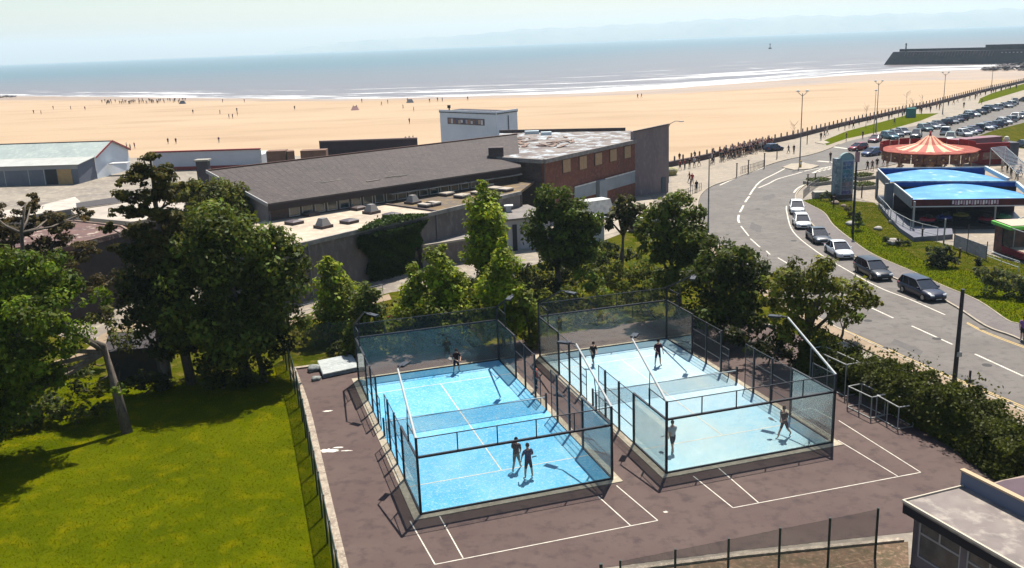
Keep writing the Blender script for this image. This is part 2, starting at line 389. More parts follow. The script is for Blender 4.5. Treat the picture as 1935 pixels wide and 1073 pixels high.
# hills across the bay
def hills():
    xs = [520, 545, 580, 640, 760, 860, 900, 980, 1080, 1200, 1280, 1400, 1500, 1620, 1700, 1820, 1935, 2150, 2500]
    ys = [98.5, 94, 88, 82, 72, 69, 64, 57, 52, 47, 41, 36, 32, 30, 28, 24, 17, 10, 6]
    hor = lambda x: 119.5 - .0403 * x
    X = np.linspace(520, 2500, 160); Y = np.interp(X, xs, ys)
    mb = MB(); rows = []
    for i, (x, y) in enumerate(zip(X, Y)):
        d = F_PX * fw + rt * (x - W_PX / 2) - up * (hor(x) + 1.2 - H_PX / 2); dh = Vector((d.x, d.y, 0)).normalized()
        h = max(0, (hor(x) - y + 1.5)) / F_PX * 9600 * 1.0
        h *= 1 + .05 * math.sin(x * .11) + .04 * math.sin(x * .037 + 2)
        p = dh * 9450
        rows.append([(p.x, p.y, SEA_Z - .5), (p.x * 1.015, p.y * 1.015, h * .35), (p.x * 1.03, p.y * 1.03, h * .7 + CAM_H * .3), (p.x * 1.05, p.y * 1.05, h + CAM_H * .6), (p.x * 1.2, p.y * 1.2, -1)])
    vs = [q for r in rows for q in r]; n = 5
    mb.add(vs, [(i * n + j, (i + 1) * n + j, (i + 1) * n + j + 1, i * n + j + 1)[::-1] for i in range(len(rows) - 1) for j in range(n - 1)])
    hm = mat('hill_land', (.16, .20, .17), (.24, .26, .20), .002, (.13, .17, .15), .008)
    struct(mb.build('hills', hm, smooth=True, origin=Vector((0, 0, 0))))
hills()
# ---- road
roadL = [G(*p) for p in ((2300, 935), (1935, 780), (1760, 703), (1640, 648), (1560, 610), (1470, 560), (1395, 505), (1345, 452), (1322, 412), (1318, 385), (1326, 366), (1345, 352), (1383, 339), (1420, 325), (1446, 314), (1482, 303), (1530, 293), (1562, 283))]
roadL += [G(*p) for p in ((1600, 268), (1700, 244), (1800, 224), (1880, 202), (1935, 186), (2100, 140))]
roadR = [G(*p) for p in ((2300, 790), (2100, 715), (1990, 672), (1915, 637), (1862, 617), (1788, 570), (1687, 525), (1640, 500), (1590, 470), (1548, 438), (1518, 405), (1508, 386), (1503, 374), (1508, 362), (1522, 350), (1548, 338), (1590, 328), (1650, 318), (1700, 308))]
roadR += [G(*p) for p in ((1800, 276), (1880, 258), (1935, 246), (2100, 208))]
rl = smoothline([(p.x, p.y, 0) for p in roadL], 4); rr = smoothline([(p.x, p.y, 0) for p in roadR], 4)
struct(MB().flat([Vector(p) for p in rl + rr[::-1]], .008).build('road', ROADM))
kb = MB(); ribbon(kb, rl[:72], .18, 0, .12); ribbon(kb, rr[:76], .18, 0, .12); struct(kb.build('kerb', KERBM))
# pavements and verges on the right of the road
paveR = [G(*p) for p in ((2300, 745), (2100, 690), (1990, 642), (1928, 615), (1903, 607), (1848, 570), (1780, 541), (1729, 517), (1651, 483), (1611, 456), (1575, 427), (1557, 403), (1528, 387), (1514, 380))]
pr = smoothline([(p.x, p.y, 0) for p in paveR], 4)
rrseg = [p for p in rr if True][:4 * 12 + 1]
struct(MB().flat([Vector(p) for p in rrseg + pr[::-1]], .11).build('pavement', PAVEM))
struct(ribbon(MB(), pr, .12, 0, .14).build('pavement_edging', KERBM))
vg = [p for p in pr] + [G(1545, 374), G(1600, 380), G(1660, 388), G(1700, 420), G(1760, 455), G(1860, 480), G(1935, 500), G(2100, 540), G(2300, 600)]
struct(MB().flat([Vector((p[0], p[1], 0)) for p in vg], .04).build('grass_verge', VERGEM))
struct(MB().flat([G(1545, 374), G(1652, 384), G(1700, 422), G(1760, 456), G(1860, 482), G(1935, 502), G(2080, 536), G(2080, 610), G(1935, 560), G(1830, 512), G(1760, 500), G(1700, 470), G(1650, 440), G(1610, 405)], .07).build('rough_verge', ROUGHM))
# grass strips along the promenade and beyond the car park
struct(sheet('promenade_grass', [(1562, 275), (1600, 262), (1680, 245), (1740, 228), (1774, 214), (1720, 216), (1660, 232), (1600, 248), (1556, 266)], .05, VERGEM))
struct(sheet('promenade_grass', [(1848, 196), (1935, 170), (2050, 140), (2050, 128), (1935, 158), (1875, 176), (1852, 186)], .05, VERGEM))
struct(sheet('car_park_grass', [(1812, 270), (1880, 246), (1935, 232), (2080, 200), (2080, 250), (1935, 281), (1880, 278), (1830, 284)], .05, ROUGHM))
struct(sheet('promenade', [(1265, 309), (1420, 276), (1585, 240), (1760, 198), (1935, 156), (1935, 186), (1800, 224), (1700, 244), (1600, 268), (1562, 283), (1530, 293), (1482, 303), (1446, 314), (1420, 325), (1383, 339), (1345, 352), (1326, 366), (1318, 385), (1322, 412), (1272, 380)], .03, mat('promenade_paving', (.32, .26, .19), (.25, .205, .155), .2, (.38, .31, .23), 1.2)))
struct(sheet('fairground_yard', [(1600, 372), (1590, 352), (1640, 322), (1800, 290), (1935, 262), (2150, 230), (2150, 420), (1935, 470), (1760, 452), (1700, 415), (1660, 385)], .03, mat('yard_paving', (.32, .26, .19), (.24, .195, .15), .3, (.40, .33, .25), 1.5)))
# left kerb side pavement along the near road
pl = [(rl[i].x, rl[i].y) for i in range(0, 29)]
lp = []
for i in range(len(pl)):
    d = (Vector(pl[min(i + 1, len(pl) - 1)]) - Vector(pl[max(i - 1, 0)])).normalized(); lp.append(Vector(pl[i]) + Vector((-d.y, d.x)) * 1.2)
struct(MB().flat([Vector((p[0], p[1], 0)) for p in pl] + [Vector((p[0], p[1], 0)) for p in lp[::-1]], .1).build('pavement', PATHM))
# painted markings
def mark(name, px, w, mt, z=.014):
    return struct(ribbon(MB(), smoothline([G(*p) for p in px], 5) if len(px) > 2 else [G(*p) for p in px], w, z, z).build(name, mt))
for a, b in (((1645, 581), (1688, 601)), ((1723, 616), (1800, 651)), ((1842, 669), (1934, 711)), ((1586, 553), (1612, 566)), ((1547, 530), (1568, 543)), ((1508, 508), (1528, 520)), ((1470, 487), (1492, 500)), ((1448, 474), (1455, 481)), ((1418, 451), (1436, 467)), ((1400, 427), (1415, 446))):
    mark('centre_dash', [a, b], .16, LINEW)
for q in ([(1397, 421), (1395, 415), (1396, 406)], [(1398, 401), (1402, 394), (1405, 388)], [(1408, 382), (1412, 376), (1416, 371)], [(1417, 368), (1422, 360), (1428, 352)], [(1428, 351), (1441, 340), (1465, 328), (1484, 318), (1498, 311), (1520, 307)], [(1433, 355), (1452, 347), (1470, 338), (1502, 329), (1530, 321), (1572, 314)], [(1360, 350), (1383, 339.5), (1420, 325), (1446, 315)], [(1500, 364), (1507, 356), (1518, 350), (1540, 342)]):
    mark('centre_line', q, .26, LINEW)
mark('parking_bay_line', [(1486, 389), (1487, 402), (1499, 438), (1544, 476), (1600, 510), (1662, 543.5), (1720, 566), (1786, 595)], .14, LINEW)
for k in (-.12, .12):
    L = smoothline([G(*p) for p in ((1590, 622), (1640, 644), (1760, 697), (1935, 770), (2200, 884))], 4)
    ribbon_l = [(p[0] + k * .6, p[1] + k) for p in L]; struct(ribbon(MB(), ribbon_l, .1, .014, .014).build('yellow_line', LINEY))
    L = smoothline([G(*p) for p in ((1827, 610), (1862, 628), (1935, 656), (2100, 716))], 4)
    struct(ribbon(MB(), [(p[0] + k * .6, p[1] + k) for p in L], .1, .014, .014).build('yellow_line', LINEY))
for k in range(6):                                        # zebra crossing by the refuge island
    mark('crossing_stripe', [(1536 + k * 9, 327 - k * 2.2), (1556 + k * 9, 318 - k * 2.2)], .5, LINEW)
isl = [G(*p) for p in ((1478, 317), (1500, 322), (1532, 320), (1548, 314), (1520, 309), (1495, 310))]
struct(MB().prism(isl, 0, .13).build('refuge_island', KERBM))
struct(MB().prism([G(*p) for p in ((1540, 270), (1556, 273), (1568, 270), (1556, 266))], 0, .13).build('kerb_island', KERBM))
mark('stop_line', [(1557, 275), (1602, 281)], .9, LINEW)
mark('stop_line', [(1545, 304), (1578, 307)], .9, LINEW)
PATCHM = mat('road_repair', (.095, .084, .078), (.12, .105, .095), 2.0, bump=.004)
for q in ([(1560, 520), (1592, 536), (1586, 543), (1554, 526)], [(1420, 420), (1440, 428), (1437, 440), (1416, 432)], [(1690, 640), (1745, 664), (1738, 672), (1684, 648)], [(1800, 700), (1868, 730), (1860, 738), (1792, 706)], [(1440, 372), (1462, 366), (1466, 372), (1444, 379)], [(1372, 470), (1388, 486), (1380, 490), (1364, 474)]):
    struct(MB().flat([G(*c) for c in q], .0115).build('road_patch', PATCHM))
for (x, y) in ((1640, 606), (1500, 455), (1770, 640), (1432, 395), (1865, 690)):
    c = G(x, y); struct(MB().lathe([(.32, 0), (.32, .004), (0, .004)], 14, (c.x, c.y, .012)).build('manhole_cover', mat('cast_iron', (.05, .045, .042))))
for (x, y) in ((1668, 657), (1800, 718), (1905, 762), (1858, 622)):
    c = G(x, y); struct(MB().box(c.x - .25, c.x + .25, c.y - .18, c.y + .18, .009, .0165).build('drain_grate', mat('cast_iron', (.05, .045, .042))))
# ---- sports court tarmac, kerb and lawn
fenceL = [G(553, 697), G(577, 762), G(604, 876), G(632, 1000), G(652, 1085), G(690, 1250)]
# court plot outline; right side follows the hedge
plot = [fenceL[0]] + fenceL[1:] + [G(1000, 1120), G(1140, 1073), G(1400, 1040), G(1700, 1008), G(1935, 985), G(2050, 960), G(1890, 885), G(1760, 800), G(1640, 722), G(1560, 660), G(1480, 620), G(1330, 595), G(1180, 612), G(1000, 640), G(840, 665), G(680, 675)]
struct(MB().flat(plot, .012).build('court_tarmac', TARM))
kl = smoothline(fenceL, 3)
struct(ribbon(MB(), kl, .38, 0, .14).build('kerb_strip', mat('pale_kerb', (.40, .33, .25), (.22, .17, .13), 2.2, (.5, .42, .32), 7)))
struct(ribbon(MB(), [G(552, 698), G(590, 693)], .35, 0, .12).build('kerb_strip', MATS['pale_kerb']))
struct(ribbon(MB(), [G(1130, 1086), G(1400, 1052), G(1706, 1022)], .22, 0, .12).build('kerb_strip', MATS['pale_kerb']))
struct(MB().flat([G(1130, 1088), G(1400, 1054), G(1716, 1024), G(1720, 1160), G(1130, 1200)], .02).build('bare_earth', DIRTM))
lawn = [Vector((p.x - .3, p.y, 0)) for p in smoothline(fenceL, 3)] + [Vector((-60, 20, 0)), G(-300, 800), G(-100, 690), G(0, 700), G(180, 715), G(330, 725), G(440, 705), G(548, 690)]
struct(MB().flat(lawn, .02).build('lawn', GRASSM))
struct(sheet('rough_ground', [(-300, 800), (-100, 690), (0, 700), (180, 715), (330, 725), (440, 705), (548, 690), (552, 697), (680, 675), (840, 665), (1000, 640), (1180, 612), (1330, 595), (1420, 600), (1480, 620), (1560, 660), (1600, 640), (1540, 600), (1470, 560), (1395, 505), (1345, 452), (1230, 420), (1100, 470), (950, 520), (740, 552), (585, 592), (480, 620), (330, 612), (180, 655), (0, 600), (-300, 600)], .010, ROUGHM))
struct(sheet('path', [(150, 672), (240, 650), (330, 636), (460, 640), (560, 612), (640, 590), (740, 566), (735, 556), (600, 590), (480, 622), (330, 622), (240, 634), (175, 650)], .03, PATHM))
struct(sheet('path', [(170, 655), (290, 606), (280, 592), (190, 634)], .034, PATHM))
struct(sheet('shaded_path', [(120, 690), (185, 668), (215, 655), (205, 648), (150, 668), (100, 684)], .034, PATHM))
# old tennis lines around the new courts
C1 = (Vector((-4.819, 40.457, 0)), .2982); C2 = (Vector((7.593, 43.803, 0)), .2938)
def CP(c, u, v, z=0): o, a = c; return Vector((o.x + u * math.cos(a) - v * math.sin(a), o.y + u * math.sin(a) + v * math.cos(a), z))
def oldline(a, b, w=.06):
    struct(ribbon(MB(), [a, b], w, .02, .02).build('old_court_line', LINEW))
for a, b in (((822, 1067), (1243, 984)), ((1385, 960), (1740, 893)), ((875, 1055), (822, 960)), ((1243, 984), (1165, 918)), ((1192, 994), (1130, 938)), ((1433, 950), (1350, 878)), ((1385, 960), (1310, 900)), ((1740, 893), (1585, 795)), ((1696, 900), (1583, 832)), ((822, 1067), (775, 985))):
    oldline(G(*a), G(*b))
stain = mat('white_stain', (.62, .56, .46), (.75, .70, .62), 3)
for k, (cx, cy, rx, ry) in enumerate(((622, 852, .55, .28), (640, 846, .3, .1), (620, 777, .32, .12), (655, 852, .35, .06), (1258, 968, .12, .08))):
    c = G(cx, cy); n = 22
    struct(MB().flat([(c.x + rx * math.cos(i * 6.283 / n) * R.uniform(.65, 1.25), c.y + ry * math.sin(i * 6.283 / n) * R.uniform(.6, 1.3), 0) for i in range(n)], .018 + k * .002).build('paint_spill', stain))
# short grass standing out of the lawn and the verges
def blades(name, poly, n, h, w, c, seed):
    rs = np.random.RandomState(seed); P = np.array([(p[0], p[1]) for p in poly]); lo, hi = P.min(0), P.max(0)
    lo = np.maximum(lo, (-48, 30)); pts = lo + rs.rand(int(n * 2.2), 2) * (hi - lo)
    ins = np.zeros(len(pts), bool); x, y = pts[:, 0], pts[:, 1]
    for i in range(len(P)):
        (x1, y1), (x2, y2) = P[i], P[i - 1]
        if y1 == y2: continue
        ins ^= ((y1 > y) != (y2 > y)) & (x < (x2 - x1) * (y - y1) / (y2 - y1) + x1)
    pts = pts[ins][:n]; k = len(pts); a = rs.rand(k) * 6.283; hh = h * (.5 + rs.rand(k)); ww = w * (.5 + rs.rand(k))
    v = np.zeros((k, 3, 3)); v[:, 0, 0] = pts[:, 0] - ww * np.cos(a); v[:, 0, 1] = pts[:, 1] - ww * np.sin(a)
    v[:, 1, 0] = pts[:, 0] + ww * np.cos(a); v[:, 1, 1] = pts[:, 1] + ww * np.sin(a)
    v[:, 2, 0] = pts[:, 0] + rs.randn(k) * h * .5; v[:, 2, 1] = pts[:, 1] + rs.randn(k) * h * .5; v[:, :2, 2] = .03; v[:, 2, 2] = .03 + hh
    o_ = leafobj(name, v.reshape(-1, 3), 3, .95 + .45 * rs.rand(k), c, None); o_.data.materials[0] = BLADE; return o_
def leafobj(name, v, per, tint, color, parent, origin=None, tintcol=None):
    k = len(v) // per; me = bpy.data.meshes.new(name)
    o0 = np.array(origin if origin is not None else (v[:, 0].mean(), v[:, 1].mean(), v[:, 2].min())) if parent is None else np.array(parent.location)
    vv = (v - o0).astype(np.float32)
    me.vertices.add(len(vv)); me.vertices.foreach_set('co', vv.ravel())
    me.loops.add(len(vv)); me.loops.foreach_set('vertex_index', np.arange(len(vv), dtype=np.int32))
    me.polygons.add(k); me.polygons.foreach_set('loop_start', np.arange(0, len(vv), per, dtype=np.int32))
    me.polygons.foreach_set('loop_total', np.full(k, per, dtype=np.int32))
    at = me.attributes.new('tint', 'FLOAT_COLOR', 'POINT')
    tc = np.ones((k, 4), np.float32); tc[:, :3] = tint[:, None] if tintcol is None else tintcol
    at.data.foreach_set('color', np.repeat(tc, per, 0).ravel())
    me.materials.append(LEAF); me.update(calc_edges=True)
    ob = bpy.data.objects.new(name, me); COL.objects.link(ob); ob.color = (*color, 1)
    if parent is None: ob.location = o0
    else: ob.parent = parent
    return ob
tag(blades('lawn_blades', [(p[0], p[1]) for p in lawn], 70000, .045, .028, (.115, .118, .0008), 3), 'short yellow green grass blades of the lawn left of the green mesh fence', 'grass', kind='stuff')
tag(blades('verge_blades', [(p[0], p[1]) for p in vg], 34000, .11, .05, (.085, .108, .002), 4), 'longer unmown grass blades on the verge below the blue roofed ride', 'grass', kind='stuff')
# ---- air over the bay
hz = MB().box(-10500, 10500, -120, 12500, -3.5, 260).mesh("haze")
hm = bpy.data.materials.new('haze_air'); hm.use_nodes = True; t = hm.node_tree; t.nodes.remove(t.nodes['Principled BSDF'])
pv = t.nodes.new('ShaderNodeVolumePrincipled'); pv.inputs['Color'].default_value = (.70, .88, 1.0, 1); pv.inputs['Density'].default_value = 1.05e-4
pv.inputs['Anisotropy'].default_value = .2
t.links.new(pv.outputs[0], t.nodes['Material Output'].inputs['Volume']); hz.materials.append(hm)
ho = bpy.data.objects.new('haze', hz); COL.objects.link(ho); tag(ho, 'pale blue sea haze fading the far hills', 'haze', kind='stuff')
# ================================================================== BUILDINGS
def solve_z(px, C, d, lo, hi):                              # height at which the sight line through px lies square to d from C
    best = None
    for i in range(400):
        z = lo + (hi - lo) * i / 399; P = G(*px, z); e = abs((Vector((P.x, P.y)) - Vector((C.x, C.y))).dot(Vector((d.x, d.y)).normalized()))
        if best is None or e < best[0]: best = (e, z)
    return best[1]
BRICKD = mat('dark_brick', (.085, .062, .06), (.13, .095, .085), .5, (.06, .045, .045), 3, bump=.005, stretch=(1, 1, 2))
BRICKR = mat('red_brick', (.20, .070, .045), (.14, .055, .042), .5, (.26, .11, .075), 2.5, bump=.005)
BRICKP = mat('plum_brick', (.27, .205, .20), (.21, .16, .165), .35, (.31, .24, .23), 3, stretch=(1, 1, .4))
RENDERW = mat('wall_render', (.20, .165, .15), (.14, .115, .105), .4, (.25, .21, .19), 2, stretch=(1, 1, .5))
FELT = mat('pale_felt', (.52, .42, .31), (.36, .29, .22), .3, (.60, .50, .38), 1.1, bump=.01)
MOSS = mat('mossy_felt', (.16, .10, .04), (.10, .08, .07), .35, (.26, .17, .06), 1.2, bump=.02)
WHITEW = mat('white_wall', (.80, .84, .88), (.70, .75, .80), .3, rough=.7)
DARKW = mat('dark_opening', (.015, .017, .02), rough=.3)
PANE = mat('window_pane', (.03, .045, .05), (.06, .08, .08), 1.5, rough=.12, spec=.8)
FRAMEW = mat('window_frame_paint', (.50, .49, .45), rough=.6)
TRIMR = mat('red_trim', (.28, .03, .03), rough=.6)
# ---- leisure centre
ZA = 5.3
A0, A1 = G(470, 484, ZA), G(985, 362.5, ZA)
root = empty('leisure_centre', (A0.x, A0.y, 0), 0, 'long low leisure centre with pale flat roofs and a big dark sloping slate roof', 'building')
aN = (A1 - A0).normalized(); aP = Vector((-aN.y, aN.x, 0))
b0, b1 = G(505, 419, ZA), G(1015, 338, ZA)
# front wall in bays between drainpipes
wp0 = A0 + aP * .15; wp1 = A1 + aP * .15
cuts = [0] + [(G(x, y, ZA) - A0).dot(aN) for x, y in ((580, 457), (831, 401))] + [(A1 - A0).length]
for i in range(3):
    a, b = wp0 + aN * cuts[i], wp0 + aN * (cuts[i + 1] - .02)
    wpart(MB().wall(a, b, .3, 0, ZA - .32, 1), 'wall_bay', RENDERW, root)
for c in cuts[1:3]:
    p = wp0 + aN * c - aP * .1
    wpart(MB().tube([(p.x, p.y, .05), (p.x, p.y, ZA - .3)], .07), 'drainpipe', mat('grey_pipe', (.22, .21, .22)), root)
wpart(MB().wall(A0 - aP * .06, A1 - aP * .06, .25, ZA - .3, ZA + .1, 1), 'roof_fascia', mat('pale_fascia', (.36, .33, .29), (.2, .18, .17), 1), root)
ds = G(689, 381, ZA); de = G(815, 399, ZA)
e1 = A0 + aN * ((de - A0).dot(aN))
sp_ = b0 + (b1 - b0) * ((ds - b0).length / (b1 - b0).length)
roof = wpart(MB().prism([A0 + aP * .2, e1 + aP * .2, sp_, b0 + Vector((-.5, .8, 0)), A0 + aP * 8], ZA - .28, ZA), 'felt_roof', FELT, root)
roof2 = wpart(MB().prism([e1 + aP * .2 + aN * .04, A1 + aP * .2, b1, sp_ + aN * .04], ZA - .26, ZA + .02), 'mossy_roof', MOSS, root)
wpart(MB().wall(e1 + aP * .2, sp_, .25, ZA, ZA + .16), 'roof_kerb', BRICKD, root)
ub = MB().wall(A1 + aP * .1, A1 + aP * 14, .3, 0, ZA - .3, -1); wpart(ub, 'end_wall', BRICKD, root)
# rooflights
def rooflight(x, y, kind, w=1.1):
    P = G(x, y, ZA + .1); P.z = ZA
    mb = MB()
    def quad(hw, z0, z1, t=1.0):
        c = [P + aN * (sx * hw) + aP * (sy * hw) for sx, sy in ((-1, -1), (1, -1), (1, 1), (-1, 1))]
        c2 = [P + aN * (sx * hw * t) + aP * (sy * hw * t) for sx, sy in ((-1, -1), (1, -1), (1, 1), (-1, 1))]
        mb.hexa([(q.x, q.y, z0) for q in c], [(q.x, q.y, z1) for q in c2])
    quad(w * .62, ZA, ZA + .28)
    o = wpart(mb, 'rooflight', mat('roof_upstand', (.09, .065, .06), (.14, .10, .09), 3), root, roof if kind == 'p' else (root))
    mb = MB(); quad(w * .66 if kind != 'c' else w * .5, ZA + .282, ZA + (.40 if kind != 'c' else .95), .55 if kind != 'm' else .96)
    d = mb.mesh('dome', MATS.get('dome_' + kind) or mat('dome_' + kind, {'p': (.13, .10, .095), 'c': (.30, .27, .24), 'm': (.55, .47, .38)}[kind], rough=.3), False, root.location)
    ob = bpy.data.objects.new('dome' if kind != 'm' else 'cover', d); COL.objects.link(ob); ob.parent = o if o.parent == root else root
for x, y, k in ((556, 421, 'p'), (586, 405, 'p'), (611, 428, 'c'), (660, 419, 'p'), (651, 391, 'p'), (676, 394, 'p'), (702, 401, 'c'), (740, 407, 'p'),
                (752, 374, 'c'), (780, 383, 'c'), (801, 366, 'm'), (818, 356, 'm'), (849, 358, 'm'), (806, 389, 'm'), (843, 368, 'm'), (873, 372, 'm'), (892, 339, 'm'), (817, 387, 'm'), (935, 358, 'm'), (955, 360, 'm'), (905, 366, 'm'), (918, 352, 'm')):
    if k == 'p': k2 = 'p'
    rooflight(x, y, k)
# sloping hall: clerestory, eaves, slate roof
hd = (b1 - b0).normalized(); hp = Vector((-hd.y, hd.x, 0))
EV0 = G(509, 383, 7.2); ZE = 7.2
ZR = solve_z((397, 322), EV0, hd, 7, 16)
RG0 = G(397, 322, ZR); RG1 = G(904, 249, ZR); EV1 = EV0 + hd * ((RG1 - EV0).dot(hd))
span = (RG0 - EV0).dot(hp)
def hall(p, along_, across, z): q = EV0 + hd * along_ + hp * across; return Vector((q.x, q.y, z))
LH = (EV1 - EV0).dot(hd) + 2.0
rise = ZR - ZE
LE = 5.0
while PX(hall(0, LE, 0, ZE))[0] < 978: LE += .25
mb = MB(); NS = 16
mb.hexa([hall(0, -.4, -.5, ZE - .25), hall(0, LE, -.5, ZE - .25), hall(0, LH - 1.5, span, ZR - .2), hall(0, -.4, span, ZR - .2)],
        [hall(0, -.4, -.5, ZE), hall(0, LE, -.5, ZE), hall(0, LH - 1.5, span, ZR), hall(0, -.4, span, ZR)])
SLATE = mat('slates', (.070, .052, .046), (.050, .038, .036), .5, (.105, .080, .066), 2.2, stretch=(1, 1, 1), bump=.02, bscale=5)
slope = wpart(mb, 'slate_roof', SLATE, root)
cb = MB()                                                  # standing courses on the slope
for i in range(1, 46):
    s_ = LE * i / 46 - .2; s2 = (LH - 1.5) * i / 46 - .2
    cb.beam(hall(0, s_, -.48, ZE + .002), hall(0, s2, span - .05, ZR + .002), .03, .012)
wpart(cb, 'roof_seams', SLATE, root, slope)['kind'] = 'stuff'
wpart(MB().wall(hall(0, -.4, -.55, 0), hall(0, LE, -.55, 0), .1, ZE - .75, ZE - .1), 'eaves_fascia', mat('dark_fascia', (.04, .03, .03)), root)
wpart(MB().beam(hall(0, -.4, span, ZR + .06), hall(0, LH - 1.5, span, ZR + .06), .3, .14), 'ridge_cap', mat('ridge', (.12, .06, .045)), root)
mb = MB(); g = hall(0, 0, 0, 0); g2 = hall(0, 0, span, 0)
mb.add([(g.x, g.y, 0), (g2.x, g2.y, 0), (g2.x, g2.y, ZR - .25), (g.x, g.y, ZE - .3)], [(3, 2, 1, 0)])
wpart(mb, 'gable_wall', mat('gable_render', (.30, .27, .26), (.22, .19, .18), .6), root)
wpart(MB().beam(hall(0, -.45, -.5, ZE - .1), hall(0, -.45, span, ZR - .06), .12, .35), 'bargeboard', mat('pale_board', (.42, .40, .38)), root)
wpart(MB().wall(hall(0, 0, .25, 0), hall(0, LE, .25, 0), .2, 0, ZE - .6, 1), 'clerestory_wall', BRICKD, root)
nwin = 30
w0 = 2.0; step = (LH - 2.5) / nwin
for i in range(nwin):
    a = hall(0, w0 + i * step + .12, .22, 0); b = hall(0, w0 + (i + 1) * step - .12, .22, 0)
    if PX((a.x, a.y, 6))[0] > 925: break
    fr = MB(); fr.wall(a, b, .07, 5.42, 5.5); fr.wall(a, b, .07, ZE - .68, ZE - .62)
    fr.wall(a, a + (b - a).normalized() * .1, .08, 5.5, ZE - .68); fr.wall(b - (b - a).normalized() * .1, b, .08, 5.5, ZE - .68)
    f = wpart(fr, 'window', FRAMEW, root)
    wpart(MB().wall(a + hp * -.0, b, .02, 5.5, ZE - .68), 'pane', PANE, root, f)
wpart(MB().wall(hall(0, 14, -.45, 0), hall(0, LE, -.45, 0), .5, 6.95 - .72, 6.95 - .60), 'gutter', mat('gutter_grey', (.35, .34, .32), (.2, .19, .18), 2), root)
ch = G(387, 338, 6.0)
wpart(MB().box(ch.x - .75, ch.x + .75, ch.y - .6, ch.y + .6, 0, ZR - .9), 'chimney', mat('chimney_block', (.07, .065, .075)), root)
wpart(MB().box(ch.x - .95, ch.x + .95, ch.y - .8, ch.y + .8, ZR - .9, ZR - .7), 'chimney_cap', CONC, root)
# slipped and missing slates
for (x, y) in ((605, 327), (612, 337), (560, 323), (600, 343), (628, 342), (700, 328), (706, 341), (745, 333), (738, 325), (760, 352 - 20)):
    z0 = ZE + .6; P = G(x, y, z0)
    for it in range(30):
        ac = (P - EV0).dot(hp); z0 = ZE + rise * max(0, ac) / span + .1; P = G(x, y, z0)
    l = R.uniform(.5, 1.4); wpart(MB().beam(P - hd * l, P + hd * l + hp * .2, R.uniform(.1, .25), .05), 'slipped_slate', mat('light_patch', (.22, .19, .16)), root, slope)
# ---- brick block with boarded windows
ZB = 8.0
c0, c1, c2 = G(934, 296, ZB), G(1027, 301.5, ZB), G(1200, 264, ZB)
c3 = G(1194, 246, ZB); c4 = G(944, 251, ZB)
blk = empty('brick_block', (c1.x, c1.y, 0), 0, 'two storey brown brick block with a patched flat roof and five boarded windows', 'building')
def face(mb, a, b, z0, z1, th=.3, side=1): return mb.wall(a, b, th, z0, z1, side)
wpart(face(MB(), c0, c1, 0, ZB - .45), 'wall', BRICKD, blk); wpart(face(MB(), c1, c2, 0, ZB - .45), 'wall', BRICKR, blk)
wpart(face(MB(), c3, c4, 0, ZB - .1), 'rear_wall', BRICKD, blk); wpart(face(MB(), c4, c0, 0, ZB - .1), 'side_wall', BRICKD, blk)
cn = Vector((c1 - c0).normalized()); cm = (c2 - c1).normalized(); cmn = Vector((-cm.y, cm.x, 0))
wpart(MB().prism([c0, c1, c2, c3, c4], ZB - .4, ZB - .02), 'roof', mat('patched_roof', (.26, .22, .19), (.13, .10, .09), .35, (.42, .45, .47), .6, bump=.02, lo3=.52, hi3=.6), blk)
wpart(MB().wall(c0, c1, .35, ZB - .44, ZB + .06, -1).wall(c1, c2, .35, ZB - .44, ZB + .06, -1), 'roof_edge', mat('roof_edge_paint', (.33, .30, .27), (.20, .17, .16), 2), blk)
wpart(MB().wall(c3 + Vector((-1, 0, 0)), c4, .4, ZB, ZB + .45), 'parapet', BRICKD, blk)
chx = c0 + cn * .9
wpart(MB().box(chx.x - 1.4, chx.x + .5, chx.y - .1, chx.y + 1.5, 0, ZB + 1.2), 'chimney', BRICKD, blk)
def onface(x, z):
    s_ = 3.0
    for it in range(120):
        Q = c1 + cm * s_; s_ += (x - PX((Q.x, Q.y, z))[0]) * .05
    return c1 + cm * s_
BOARD = mat('plywood', (.46, .30, .17), (.40, .25, .14), 3)
for (x, y0, y1) in ((1070, 301, 325), (1101, 295, 319), (1130, 289, 311), (1158, 282, 304), (1185, 276, 298)):
    Q = onface(x, 6.3)
    zt = H_AT(Vector((Q.x, Q.y, 0)), y0); zb = H_AT(Vector((Q.x, Q.y, 0)), y1)
    f = wpart(MB().wall(Q - cm * .95 - cmn * .03, Q + cm * .95 - cmn * .03, .1, zb - .08, zt + .08), 'window_frame', BRICKD, blk)
    wpart(MB().wall(Q - cm * .85 - cmn * .10, Q - cm * .01 - cmn * .10, .05, zb, zt), 'board', BOARD, blk, f)
    wpart(MB().wall(Q + cm * .01 - cmn * .10, Q + cm * .85 - cmn * .10, .05, zb, zt), 'board', BOARD, blk, f)
for x0, x1 in ((1084, 1124), (1141, 1198)):
    a, b = onface(x0, 3), onface(x1, 3)
    f = wpart(MB().wall(a - cmn * .12, b - cmn * .12, .12, 2.0, 3.6), 'panel_band', mat('grey_panel', (.32, .34, .36), (.26, .28, .30), .5), blk)
    wpart(MB().wall(a - cmn * .20, b - cmn * .20, .06, 3.6, 3.75), 'panel_trim', WHITEP, blk, f)
a, b = onface(1126, 3), onface(1140, 3)
wpart(MB().wall(a - cmn * .3, b - cmn * .3, .6, 0, 3.7), 'entrance_porch', mat('grey_panel', (.3, .3, .3)), blk)
rb = MB()                                                  # loose roofing debris
for i in range(26):
    x, y = R.uniform(960, 1110), 0; P = G(x, R.uniform(258, 276) , ZB + .1); P.z = ZB + .05
    an = R.uniform(0, 3.1); d = Vector((math.cos(an), math.sin(an), 0)) * R.uniform(.4, 1.6)
    rb.beam(P - d, P + d + Vector((0, 0, R.uniform(0, .25))), R.uniform(.1, .7), .08)
